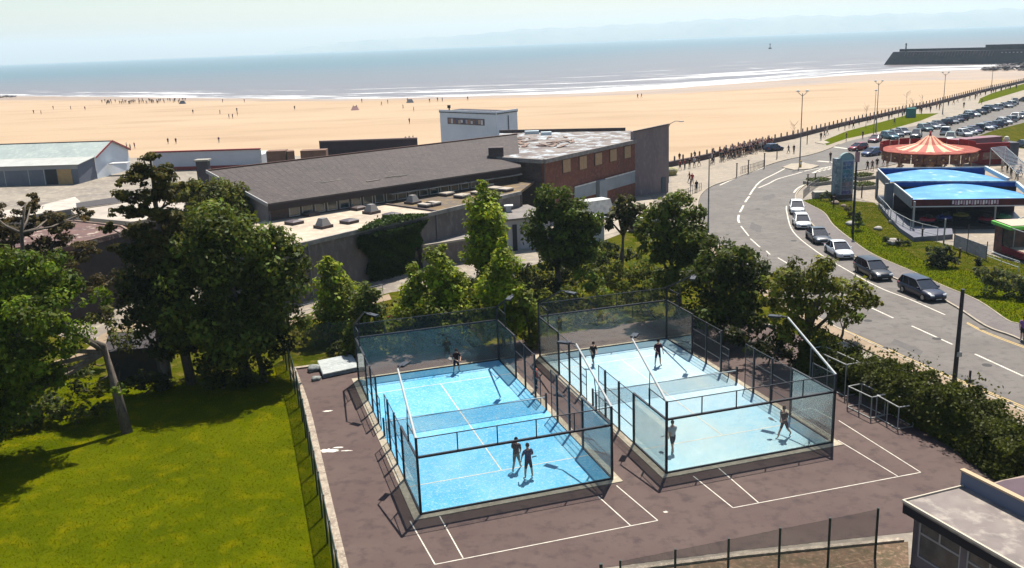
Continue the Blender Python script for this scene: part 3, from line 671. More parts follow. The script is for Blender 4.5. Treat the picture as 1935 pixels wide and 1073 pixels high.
tag(wpart(rb, 'roof_debris', mat('debris', (.16, .07, .05), (.3, .22, .17), 1.2), blk), kind='stuff')
for x, y, w in ((1005, 250, 2.2), (1032, 252, 1.6)):
    P = G(x, y, ZB + .2); wpart(MB().box(P.x - w / 2, P.x + w / 2, P.y - .6, P.y + .6, ZB - .02, ZB + .45), 'rooflight', mat('pale_light', (.6, .66, .68), rough=.3), blk)
# ---- end slab wall
s0, s1 = Vector((c2.x - .15, c2.y - .1, 0)), Vector((23.25, 133.5, 0))
slab = empty('end_wall_block', (s0.x, s0.y, 0), 0, 'tall windowless plum brick block closing the seaward end of the leisure centre', 'building')
sn = Vector((-(s1 - s0).normalized().y, (s1 - s0).normalized().x, 0))
SZ = H_AT(s0, 249)
mb = MB().hexa([s0, s1, s1 + sn * .9, s0 + sn * .9], [(s0.x, s0.y, SZ), (s1.x, s1.y, 9.75), (s1.x + sn.x * .9, s1.y + sn.y * .9, 9.75), (s0.x + sn.x * .9, s0.y + sn.y * .9, SZ)])
wpart(mb, 'wall', BRICKP, slab)
wpart(MB().beam((s0.x - .1, s0.y - .1, SZ + .06), (s1.x + .1, s1.y - .1, 9.81), .35, .12), 'coping', mat('dark_coping', (.05, .045, .05)), slab)
P = s0 + (s1 - s0) * .85 - sn * .08
wpart(MB().wall(P - (s1 - s0).normalized() * .35, P + (s1 - s0).normalized() * .35, .08, .2, 2.3), 'door', mat('grey_door', (.10, .12, .14)), slab)
# ---- white tower
ZT = 11.0
t0, t1, t2 = G(830.5, 207, ZT), G(937, 210.5, ZT), G(977, 205, ZT); t3 = t0 + (t2 - t1)
tw = empty('white_tower', (t1.x, t1.y, 0), 0, 'square white rendered tower with a long poster, rising behind the sloping roof', 'building')
wpart(MB().prism([t0, t1, t2, t3], 0, ZT - .5), 'wall', WHITEW, tw)
cc = (t0 + t1 + t2 + t3) / 4
big = [cc + (q - cc) * 1.02 for q in (t0, t1, t2, t3)]
wpart(MB().prism(big, ZT - .5, ZT - .32), 'roof', mat('dark_roofing', (.03, .025, .04)), tw)
wpart(MB().wall(big[0], big[1], .12, ZT - .5, ZT, 1).wall(big[1], big[2], .12, ZT - .5, ZT, 1), 'parapet_trim', WHITEW, tw)
td = (t1 - t0).normalized(); tn = Vector((td.y, -td.x, 0))
def tface(x, y):
    s_ = 4.0
    for it in range(60):
        Q = t0 + td * s_; s_ += (x - PX((Q.x, Q.y, 8))[0]) * .03
    Q = t0 + td * s_; return Q, H_AT(Vector((Q.x, Q.y, 0)), y)
(q0, za), (q1, zb_) = tface(847, 223), tface(916, 236)
zlo = min(za, zb_) - .1; zhi = max(za, zb_) + .1
pf = wpart(MB().wall(q0 + tn * .04, q1 + tn * .04, .08, zlo, zhi), 'poster', mat('poster_dark', (.12, .10, .11), (.22, .17, .16), 1.3), tw)
L = (q1 - q0).length; pcols = [(.42, .22, .14), (.62, .60, .60), (.30, .16, .12), (.16, .16, .22), (.55, .38, .28), (.70, .68, .66), (.12, .12, .18), (.45, .40, .42)]
for i in range(14):
    a = q0 + td * (L * (.03 + .068 * i)) + tn * .09; b = a + td * L * .055; h0 = zlo + R.uniform(.12, .35); h1 = zhi - R.uniform(.1, .4)
    wpart(MB().wall(a, b, .01, h0, h1), 'poster_print', mat('print_%d' % (i % 8), pcols[i % 8]), tw, pf)
P = t0 + td * 2.6; wpart(MB().tube([(P.x, P.y + .5, ZT - .4), (P.x - .1, P.y + .5, ZT + .7)], .12).box(P.x - .35, P.x + .2, P.y + .3, P.y + .7, ZT + .3, ZT + .8), 'roof_vent', STEELK, tw)
P = t1 + (t2 - t1) * .55; q_ = (t2 - t1).normalized(); qn = Vector((q_.y, -q_.x, 0))
wpart(MB().tube([(P.x + qn.x * .1, P.y + qn.y * .1, 5), (P.x + qn.x * .1, P.y + qn.y * .1, ZT - .9)], .08), 'drainpipe', mat('grey_pipe', (.2, .2, .2)), tw)
# ---- grey boarded shed with a lean-to
rz = 7.9
g0 = G(208, 261, 6.6); base0 = G(192, 341, 0)
SH = mat('shed_cladding', (.19, .20, .23), (.15, .16, .19), .4); GREENR = mat('grey_green_roof', (.36, .41, .38), (.30, .35, .33), .25, (.44, .48, .44), 1.1)
shd = (G(0, 351) - G(151, 347)).normalized()               # along the long wall, to the left
shn = Vector((-shd.y, shd.x, 0)); shn = shn if shn.y > 0 else -shn
O = G(151, 347)
shed = empty('beach_shed', (O.x, O.y, 0), 0, 'long grey clad shed with a pale green gabled roof and red verge by the sand', 'building')
def SP(a, c, z): q = O + shd * a + shn * c; return Vector((q.x, q.y, z))
LS = 42; D1 = 6.2; WG = 13.0
ze, zl = 4.0, 3.55
ridge_c = D1 + WG / 2
zrid = 6.3
wpart(MB().wall(SP(0, 0, 0), SP(LS, 0, 0), .2, 0, 2.7, 0), 'front_wall', SH, shed)
for i in range(22): a = .5 + i * 1.9; wpart(MB().wall(SP(a, -.02, 0), SP(a + 1.2, -.02, 0), .05, 2.78, 3.25), 'slot_window', DARKW, shed)
wpart(MB().wall(SP(0, .02, 0), SP(LS, .02, 0), .16, 2.7, 3.4, 0), 'upper_band', mat('pale_band', (.36, .36, .36)), shed)
for i in range(9):
    wpart(MB().wall(SP(4.6 * i + .2 if i else 6.4, -.1, 0), SP(4.6 * i + .32 if i else 6.52, -.1, 0), .06, 0, 2.7), 'cladding_joint', FRAMEW, shed)
wpart(MB().wall(SP(1.2, -.12, 0), SP(3.9, -.12, 0), .12, 0, 2.75), 'yellow_door', mat('ochre_board', (.50, .33, .14), (.42, .27, .12), 1.5), shed)
wpart(MB().wall(SP(4.05, -.12, 0), SP(6.2, -.12, 0), .1, 0, 2.75), 'dark_doorway', mat('dark_door', (.035, .035, .04)), shed)
wpart(MB().hexa([SP(-.4, -.4, zl - .1), SP(LS, -.4, zl - .1), SP(LS, D1, ze + .1), SP(-.2, D1, ze + .1)][::-1], [SP(-.4, -.4, zl), SP(LS, -.4, zl), SP(LS, D1, ze + .2), SP(-.2, D1, ze + .2)][::-1]), 'lean_to_roof', mat('lean_roof', (.46, .46, .42), (.38, .38, .35), .5), shed)
wpart(MB().add([SP(0, 0, 0), SP(0, D1, 0), SP(0, D1, ze), SP(0, 0, zl - .1)], [(0, 1, 2, 3)]), 'side_wall', mat('blue_cladding', (.15, .16, .20)), shed)
ws = MB(); ws.add([SP(-.05, D1, 0), SP(-.05, D1 + WG, 0), SP(-.05, D1 + WG, ze), SP(-.05, ridge_c, zrid), SP(-.05, D1, ze)], [(0, 1, 2, 3, 4)]); wpart(ws, 'gable_wall', WHITEW, shed)
for s_, nme in ((0, 'roof_slope'), (1, 'rear_roof_slope')):
    e = D1 - .3 if s_ == 0 else D1 + WG + .3
    wpart(MB().add([SP(-.4, e, ze), SP(LS, e, ze), SP(LS, ridge_c, zrid + .1), SP(-.4, ridge_c, zrid + .1), SP(-.4, e, ze - .12), SP(LS, e, ze - .12), SP(LS, ridge_c, zrid - .02), SP(-.4, ridge_c, zrid - .02)],
                   [(0, 1, 2, 3), (7, 6, 5, 4), (0, 4, 5, 1), (3, 7, 4, 0)]), nme, GREENR, shed)
    wpart(MB().beam(SP(-.5, e, ze + .02), SP(-.5, ridge_c, zrid + .12), .12, .3), 'red_verge', TRIMR, shed)
wpart(MB().beam(SP(-.5, ridge_c, zrid + .15), SP(LS, ridge_c, zrid + .15), .3, .1), 'ridge_cap', mat('ridge', (.1, .1, .1)), shed)
for a in (27, 24): wpart(MB().beam(SP(a, ridge_c, zrid), SP(a, ridge_c, zrid + .8), .12).beam(SP(a, ridge_c, zrid + .5), SP(a + (-1.5 if a == 27 else 1.5), ridge_c, zrid + .5), .12), 'roof_rail', STEELK, shed)
P = SP(-.6, D1 + 5, 0); wpart(MB().box(P.x - .2, P.x + 3.2, P.y - 1.2, P.y + 1, 2.2, 2.35), 'door_canopy', WHITEP, shed)
# ---- long white building with red trim
h0_, h1_ = G(290, 323), G(493, 317)
bl = empty('long_white_hall', (h0_.x, h0_.y, 0), 0, 'long low white hall with dark red plinth and roof trim beside the beach', 'building')
hd2 = (h1_ - h0_).normalized(); hn2 = Vector((-hd2.y, hd2.x, 0))
zt2 = H_AT(h1_, 280)
wpart(MB().wall(h0_, h1_, .5, .7, zt2 - .25, 1), 'wall', mat('pale_grey_wall', (.62, .63, .68), (.55, .56, .60), .3), bl)
wpart(MB().wall(h0_ - hn2 * .05, h1_ - hn2 * .05, .6, 0, .7, 1), 'red_plinth', TRIMR, bl)
wpart(MB().wall(h0_ + hn2 * .5, h1_ + hn2 * .5, 8, 0, zt2 - 1.4, 1), 'rear_wing', mat('pale_grey_wall', (.4, .41, .44)), bl)
wpart(MB().wall(h0_ - hn2 * .2 - hd2 * .2, h1_ - hn2 * .2 + hd2 * .2, .7, zt2 - .25, zt2, 1), 'red_roof_trim', TRIMR, bl)
wpart(MB().wall(h1_ + hd2 * .02 - hn2 * .1, h1_ + hd2 * .35 - hn2 * .1, .3, 0, zt2 - .3, 1), 'downpipe', WHITEP, bl)
# ---- things between the hall and the sand
def simplebox(name, label, cat, px0, px1, ybase, ytop, depth, m1, trim=None, z=0):
    a, b = G(px0[0], ybase[0], z), G(px1[0], ybase[1], z); d = (b - a).normalized(); n = Vector((-d.y, d.x, 0))
    h = H_AT(a, ytop) ; o = empty(name, (a.x, a.y, z), 0, label, cat)
    wpart(MB().wall(a, b, depth, z, z + h - .25, 1), 'wall', m1, o); wpart(MB().wall(a - n * .1, b - n * .1, depth + .2, z + h - .25, z + h, 1), 'roof_slab', trim or m1, o)
    return o
BRN = mat('brown_cladding', (.22, .12, .075), (.17, .09, .06), 1.2); MAR = mat('dark_maroon', (.055, .03, .04), (.04, .025, .03), .5)
simplebox('dark_maroon_kiosk', 'long dark maroon flat roofed block beyond the sloping roof, edge of the sand', 'building', (606, 0), (790, 0), (303, 297), 266, .6, MAR, mat('pale_edge', (.3, .2, .17)))
simplebox('brown_container', 'brown timber clad container standing next to the long white hall', 'container', (506, 0), (542, 0), (318, 316.5), 286, 2.6, BRN)
simplebox('brown_container', 'narrow brown timber clad container, middle one of three behind the sloping roof', 'container', (545, 0), (559, 0), (317, 316), 286, 2.6, BRN)
simplebox('brown_container', 'brown timber clad container half hidden by the dark maroon block', 'container', (570, 0), (618, 0), (316, 314), 285, 2.6, BRN)
# ---- lower left: service buildings under the trees
def flatblock(name, label, cat, px, z, m_wall, m_roof, z0=0, edge_m=None, th=.35, coping=True):
    P = [G(x, y, z) for x, y in px]; o = empty(name, (P[0].x, P[0].y, z0), 0, label, cat)
    area = sum(P[i].x * P[(i + 1) % len(P)].y - P[(i + 1) % len(P)].x * P[i].y for i in range(len(P)))
    if area < 0: P = P[::-1]
    for i in range(len(P)): wpart(MB().wall(P[i], P[(i + 1) % len(P)], .25, z0, z - th, 1), 'wall', m_wall, o)
    c = sum(P, Vector()) / len(P); B = [c + (q - c) * 1.02 for q in P]
    wpart(MB().prism(B, z - th, z), 'roof', m_roof, o)
    if coping:
        e = MB()
        for i in range(len(B)): e.wall(B[i], B[(i + 1) % len(B)], .2, z, z + .12, 1)
        wpart(e, 'roof_edge', edge_m or m_roof, o)
    return o, P
RUST = mat('rusty_felt', (.17, .085, .065), (.10, .055, .05), .45, (.42, .34, .27), 1.1, lo3=.56, hi3=.66)
PALEF = mat('pale_roofing', (.48, .41, .33), (.34, .29, .24), .4)
flatblock('plant_room', 'dark walled service block with a rusty red flat roof beside the big pine', 'building', [(95, 474), (243, 436), (228, 428), (140, 418), (60, 428), (0, 440), (-90, 470), (-60, 500)], 6.6, mat('deep_shade_brick', (.035, .026, .024), (.055, .04, .036), .6), RUST, edge_m=mat('rust_edge', (.36, .27, .2), (.17, .09, .07), 1))  # wall colour darkened below plain brick to carry the deep shade
flatblock('flat_canopy', 'pale flat canopy roof with a dark back wall, in front of the grey shed', 'building', [(137, 398), (235, 383), (395, 362), (430, 372), (360, 402), (250, 420), (150, 411)], 3.2, BRICKD, PALEF)
o, P = flatblock('yard_wall', 'dark yard wall with pale coping running behind the pine tree', 'wall', [(148, 393), (146, 383), (392, 347), (393, 357)], 3.0, BRICKD, mat('dark_top', (.06, .05, .05)), coping=False)
flatblock('boundary_parapet', 'white capped low block at the left edge below the grey shed', 'wall', [(-40, 420), (-40, 402), (60, 392), (140, 372), (150, 380), (148, 392), (70, 404)], 2.4, mat('white_render', (.5, .45, .4), (.34, .3, .26), .8), mat('pale_cap', (.55, .48, .4), (.4, .35, .3), 1), coping=False)
o = empty('garden_shed', G(210, 716), 0, 'small dark timber shed in deep shade beneath the tall pine', 'shed')
a, b = G(214, 722), G(300, 712); d = (b - a).normalized(); n = Vector((-d.y, d.x, 0)); DT = mat('dark_timber', (.05, .04, .035), (.07, .055, .045), 2)
wpart(MB().wall(a, b, 2.4, 0, 2.2, 1), 'wall', DT, o)
r1 = [a - n * .3 - d * .3, b - n * .3 + d * .3, b + n * 2.7 + d * .3, a + n * 2.7 - d * .3]
wpart(MB().hexa([(q.x, q.y, 2.2 + (.5 if i > 1 else 0)) for i, q in enumerate(r1)], [(q.x, q.y, 2.32 + (.5 if i > 1 else 0)) for i, q in enumerate(r1)]), 'roof', mat('shed_felt', (.035, .03, .03), (.06, .05, .05), 1), o)
P = a + d * 3.0 - n * .05; wpart(MB().wall(P, P + d * .9, .06, 0, 1.95), 'door', mat('shed_door', (.10, .09, .085)), o)
# ---- garages by the road end
GW = mat('garage_white', (.52, .50, .50), (.42, .40, .40), .8)
o = empty('garage_row', G(965, 470), 0, 'pale rendered garage with a dark door between the two tall broadleaf trees', 'building')
a, b = G(955, 476), G(1040, 466); d = (b - a).normalized(); n = Vector((-d.y, d.x, 0)); hh = 3.4
wpart(MB().wall(a, b, 7, 0, hh, 1), 'wall', GW, o); wpart(MB().wall(a - n * .3 - d * .3, b - n * .3 + d * .3, 7.6, hh, hh + .2, 1), 'roof', mat('grey_felt', (.17, .15, .14), (.23, .2, .18), 1), o)
P = a + d * .9; wpart(MB().wall(P - n * .05, P + d * .5 - n * .05, .06, 0, 2.9), 'downpipe', mat('dark_door', (.03, .03, .04)), o)
P = a + d * 1.7; wpart(MB().wall(P - n * .06, P + d * 2.2 - n * .06, .06, .1, 2.4), 'door', mat('pale_door', (.46, .45, .46)), o)
P = a + d * 2 + n * 4; wpart(MB().box(P.x - .3, P.x + .3, P.y - .3, P.y + .3, hh + .2, hh + .8).box(P.x - .5, P.x + .5, P.y - .5, P.y + .5, hh + .8, hh + .95), 'roof_cowl', WHITEP, o)
o = empty('low_annexe', G(860, 520), 0, 'low flat roofed annexe with a pale kerb below the ivy covered wall', 'building')
a, b = G(800, 508), G(905, 490); d = (b - a).normalized(); n = Vector((-d.y, d.x, 0))
wpart(MB().wall(a, b, 4.5, 0, 2.1, 1), 'wall', RENDERW, o); wpart(MB().wall(a - n * .15, b - n * .15, 4.8, 2.1, 2.3, 1), 'roof', mat('grey_felt', (.2, .2, .2)), o); wpart(MB().wall(a - n * .2, b - n * .2, .25, 2.3, 2.5, 1), 'kerb', PALEF, o)
o = empty('white_garage', G(1110, 450), 0, 'small white garage half hidden behind the broadleaf tree below the brick block', 'building')
a, b = G(1095, 462), G(1142, 455); d = (b - a).normalized(); n = Vector((-d.y, d.x, 0))
wpart(MB().wall(a, b, 5, 0, 2.6, 1), 'wall', GW, o); wpart(MB().wall(a - n * .2 - d * .2, b - n * .2 + d * .2, 5.4, 2.6, 2.75, 1), 'roof', WHITEP, o)
o = empty('white_van', G(1130, 408), .5, 'white van parked behind the trees below the boarded windows', 'van')
MBb = MB().box(-2.3, 1.3, -.95, .95, .35, 2.2).hexa([(1.3, -.95, .35), (2.4, -.9, .35), (2.4, .9, .35), (1.3, .95, .35)], [(1.3, -.9, 2.15), (1.75, -.8, 1.2), (1.75, .8, 1.2), (1.3, .9, 2.15)])
MBb.build('body', WHITEP, o, origin=Vector((0, 0, 0)))
MB().box(1.35, 1.5, -.8, .8, 1.3, 1.95).build('windscreen', CARGLASS, o, origin=Vector((0, 0, 0)))
for x in (-1.5, 1.5):
    for y in (-.95, .95): MB().tube([(x, y - .1, .34), (x, y + .1, .34)], .34, 14).build('wheel', TYRE, o, origin=Vector((0, 0, 0)))
# paved yard behind the trees
struct(sheet('service_yard', [(900, 500), (1000, 478), (1160, 440), (1250, 400), (1230, 372), (1100, 380), (1000, 420), (950, 450), (890, 480)], .02, mat('yard_conc', (.40, .34, .26), (.30, .25, .20), .4)))
o = empty('sloping_wall', G(1195, 425), 0, 'pale capped sloping wall seen through the trees beside the road bend', 'wall')
a, b = G(1188, 436), G(1240, 446); d = (b - a).normalized(); n = Vector((-d.y, d.x, 0))
wpart(MB().wall(a, b, .3, 0, 1.7, 1), 'wall', mat('worn_wall', (.28, .2, .17), (.18, .13, .12), 1), o); wpart(MB().wall(a - n * .1, b - n * .1, .6, 1.7, 1.85, 1), 'coping', WHITEP, o)
# ---- near flat roofed building, lower right
ZN = 3.5
n0, n1, n2 = G(1706, 947, ZN), G(1930, 1075, ZN), G(1820, 919, ZN)
nd = (n1 - n0).normalized(); nn = Vector((-nd.y, nd.x, 0)); wid = (n2 - n0).dot(nn)
nb = empty('clubhouse', (n0.x, n0.y, 0), 0, 'near flat roofed clubhouse with dark fascia and white framed windows at the lower right', 'building')
LN = 13.0
ROOFN = mat('clubhouse_roofing', (.26, .215, .19), (.17, .14, .13), .55, (.37, .32, .27), 1.6, bump=.01)
q = [n0, n0 + nd * LN, n0 + nd * LN + nn * (wid + .0), n2]
wpart(MB().prism(q, ZN - .12, ZN), 'roof', ROOFN, nb)
wpart(MB().beam(n0 + Vector((0, 0, .03)), n0 + nd * LN + Vector((0, 0, .03)), .09, .1).beam(n0 + Vector((0, 0, .03)), n2 + Vector((0, 0, .03)), .06, .08), 'roof_edge', mat('pale_edge_trim', (.55, .48, .38)), nb)
wpart(MB().wall(n0 + nn * .02, n0 + nd * LN + nn * .02, .14, ZN - .5, ZN - .12, 1), 'fascia', mat('black_fascia', (.015, .013, .016)), nb)
wpart(MB().wall(n0 + nd * .02, n2 + nd * .02, .14, ZN - .5, ZN - .12, -1), 'fascia', MATS['black_fascia'], nb)
WALLN = mat('clubhouse_wall', (.17, .14, .145), (.13, .11, .115), .8)
w_a = n0 + nn * .35 + nd * .3
wpart(MB().wall(w_a, w_a + nd * LN, .25, .75, 1.25, 1), 'wall', WALLN, nb); wpart(MB().wall(w_a, w_a + nd * LN, .25, ZN - .68, ZN - .5, 1), 'wall_head', WALLN, nb)
wpart(MB().wall(w_a, w_a + nn * (wid - .6), .25, 0, ZN - .5, -1), 'end_wall', WALLN, nb)
wpart(MB().wall(w_a - nn * .04, w_a + nd * LN - nn * .04, .25, 0, .75, 1), 'plinth', BRICKD, nb)
pos = 0.0
for k in range(5):
    wpart(MB().wall(w_a + nd * pos, w_a + nd * (pos + .28), .25, 1.25, ZN - .68, 1), 'pier', WALLN, nb)
    x0 = pos + .28; x1 = x0 + 2.05; z0, z1 = 1.25, ZN - .68
    f = MB(); t_ = .07
    A_ = lambda s_: w_a + nd * s_ + nn * .06
    f.wall(A_(x0), A_(x1), .09, z0, z0 + t_); f.wall(A_(x0), A_(x1), .09, z1 - t_, z1)
    f.wall(A_(x0), A_(x0 + t_), .09, z0 + t_, z1 - t_); f.wall(A_(x1 - t_), A_(x1), .09, z0 + t_, z1 - t_)
    xm = (x0 + x1) / 2; zm = z1 - .5
    f.wall(A_(x0 + t_), A_(x1 - t_), .07, zm - .04, zm + .04); f.wall(A_(xm - .04), A_(xm + .04), .08, zm + .04, z1 - t_)
    fo = wpart(f, 'window', mat('worn_window_paint', (.34, .31, .30)), nb)
    for (c0_, c1_, d0, d1) in ((x0 + t_, x1 - t_, z0 + t_, zm - .04), (x0 + t_, xm - .04, zm + .04, z1 - t_), (xm + .04, x1 - t_, zm + .04, z1 - t_)):
        wpart(MB().wall(A_(c0_), A_(c1_), .02, d0, d1), 'pane', mat('grey_pane', (.05, .055, .06), (.09, .10, .10), 2, rough=.15, spec=.7), nb, fo)
    pos = x1
pp = n2 - nd * .15
wpart(MB().wall(pp, pp + nd * LN, .12, ZN - .3, ZN + .62, 1), 'parapet', mat('blue_grey_parapet', (.15, .17, .23)), nb)
wpart(MB().wall(pp - nn * .05 - nd * .05, pp + nd * LN - nn * .05, .24, ZN + .62, ZN + .70, 1), 'parapet_coping', mat('tan_coping', (.50, .36, .22)), nb)
ap = [G(x, y, 1.6) for x, y in ((1840, 923), (1890, 908), (1935, 898), (2080, 890), (2080, 1010), (1935, 975))]
ax = empty('apron_roof', (ap[0].x, ap[0].y, 0), 0, 'low tan edged roof with a rounded plum felt centre beyond the clubhouse parapet', 'building')
wpart(MB().prism(ap, 0, 1.6), 'wall', mat('tan_roofing', (.36, .27, .21), (.30, .22, .17), 1), ax)
cn_ = [G(x, y, 1.6) for x, y in ((1872, 925), (1880, 915), (1897, 909), (1935, 903), (2060, 900), (2060, 985), (1935, 950), (1890, 935), (1876, 930))]
wpart(MB().prism(cn_, 1.6, 1.64), 'felt_centre', mat('plum_felt', (.11, .07, .085), (.085, .055, .065), .8), ax)
# ---- breakwater
pa, pb = G(1668, 122.5, SEA_Z), G(2420, 117, SEA_Z)
pdn = (pb - pa).normalized(); pn = Vector((-pdn.y, pdn.x, 0))
PIERM = mat('breakwater_stone', (.055, .05, .06), (.085, .07, .075), .12, (.04, .036, .045), .5, stretch=(1, 1, 1.5))
bw = empty('breakwater', (pa.x, pa.y, SEA_Z), 0, 'long dark stone breakwater reaching into the sea at the right', 'breakwater')
LB = (pb - pa).length; zt_ = H_AT(pa, 93) * .97 + SEA_Z
def BP(a, c, z): q = pa + pdn * a + pn * c; return Vector((q.x, q.y, z))
wpart(MB().hexa([BP(0, 0, SEA_Z - 1), BP(LB, 0, SEA_Z - 1), BP(LB, 16, SEA_Z - 1), BP(0, 16, SEA_Z - 1)], [BP(5, 3, zt_ - 1.6), BP(LB, 3, zt_ - 1.6), BP(LB, 13, zt_ - 1.6), BP(5, 13, zt_ - 1.6)]), 'body', PIERM, bw)
wpart(MB().wall(BP(6, 10.5, 0), BP(LB, 10.5, 0), 2.5, zt_ - 1.6, zt_, 0), 'sea_parapet', PIERM, bw)
a_ = 66
wpart(MB().wall(BP(a_ - 4, 8.0, 0), BP(LB, 8.0, 0), 1.5, zt_ - 1.6, zt_ + 1.6, 0), 'raised_parapet', PIERM, bw)
for i in range(30):
    a = 14 + i * 1.9; z = zt_ - R.uniform(3.2, 5.6)
    t_ = lambda z_: 3 * (z_ - SEA_Z + 1) / (zt_ - 1.6 - SEA_Z + 1) - .12
    wpart(MB().beam(BP(a, t_(zt_ - 2), zt_ - 2), BP(a - .6, t_(z), z), .35, .3), 'buttress_rib', mat('lit_stone', (.16, .12, .11)), bw)  # paler stone on the ribs puts the light streaks into the colour
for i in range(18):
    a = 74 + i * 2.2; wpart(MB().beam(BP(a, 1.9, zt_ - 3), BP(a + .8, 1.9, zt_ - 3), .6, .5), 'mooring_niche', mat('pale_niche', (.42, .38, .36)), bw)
lh = G(1694, 92, SEA_Z); P = BP(11, 8, 0)
wpart(MB().lathe([(1.0, 0), (.9, 1.6), (.5, 1.7), (.35, 4), (.55, 4.1), (.5, 5), (0, 5.5)], 10, (P.x, P.y, zt_ - 1.6)), 'beacon', STEELK, bw)
# rock armour
rk = MB()
for i in range(420):
    x = R.uniform(1862, 2150); y = R.uniform(121, 134) if x > 1885 else R.uniform(130, 134); P = G(x, y + (x - 1862) * .008, SEA_Z)
    s_ = R.uniform(1.2, 3.2); vs = [(P.x + R.uniform(-s_, s_), P.y + R.uniform(-s_, s_), SEA_Z + R.uniform(0, s_ * .55)) for _ in range(6)]
    rk.add(vs, [(0, 1, 2), (2, 3, 4), (4, 5, 0), (0, 2, 4), (1, 3, 5), (1, 2, 3), (3, 4, 5), (5, 0, 1)])
tag(rk.build('rock_armour', mat('dark_rock', (.10, .075, .075), (.06, .05, .05), .4)), 'dark heap of boulders where the breakwater meets the beach', 'rocks', kind='stuff')
# ---- sea wall with its row of posts
sw = [G(*p) for p in ((1262, 316), (1330, 302), (1420, 279), (1500, 262), (1585, 240), (1700, 213), (1760, 200), (1850, 176), (1935, 156), (2060, 124))]
swm = empty('sea_wall', (sw[0].x, sw[0].y, -1.5), 0, 'long dark red sea wall with a row of upright posts along the promenade', 'sea wall')
wb = MB(); ribbon(wb, [(p.x, p.y) for p in sw], .6, SEA_Z, .95); wpart(wb, 'wall', mat('wall_plum', (.075, .045, .05), (.11, .07, .065), .6), swm)
pm = MB().box(-.11, .11, -.11, .11, .94, 1.65).add([(-.11, -.11, 1.65), (.11, -.11, 1.65), (.11, .11, 1.65), (-.11, .11, 1.65), (0, 0, 1.8)], [(0, 1, 4), (1, 2, 4), (2, 3, 4), (3, 0, 4)]).mesh('post', mat('post_dark', (.20, .15, .13)))
for (p, a) in along([(q.x, q.y) for q in sw], 2.6, 2):
    x_ = PX((p.x, p.y, 1))[0]
    if x_ > 1945: break
    o = bpy.data.objects.new('post', pm); COL.objects.link(o); o.parent = swm; o.location = (p.x - swm.location.x, p.y - swm.location.y, 1.5); o.rotation_euler = (0, 0, a)
# ================================================================== PADEL COURTS
PGLASS = glass_mat('court_glass', tint=(.94, .96, .945), dust=.055, dustcol=(.56, .61, .58))
PWIRE = wire_mat('court_wire', (.02, .022, .03), .05, .0055)
FWIRE = wire_mat('green_wire', (.012, .04, .028), .05, .009)
def turf(name, base, light, sand, lo):
    m = mat(name, base, light, 1.3, rough=.95, spec=.05, bump=.004, bscale=40); t = m.node_tree; b = t.nodes['Principled BSDF']
    for sc, st, (l_, h_), c in ((.22, (1, .5, 1), (lo, lo + .3), sand), (9, (1, 1, 1), (.50, .82), kc((.50, .60, .62)))):
        l = b.inputs['Base Color'].links[0].from_socket
        t.links.new(mixc(t, noise_fac(t, sc, detail=6, stretch=st, lo=l_, hi=h_)[0], l, c), b.inputs['Base Color'])
    return m
TURF1 = turf('blue_turf', (.085, .37, .62), (.12, .42, .65), kc((.24, .52, .66)), .42)
TURF2 = turf('sandy_blue_turf', (.27, .48, .60), (.33, .52, .60), kc((.46, .56, .56)), .38)
L0 = Vector((0, 0, 0))
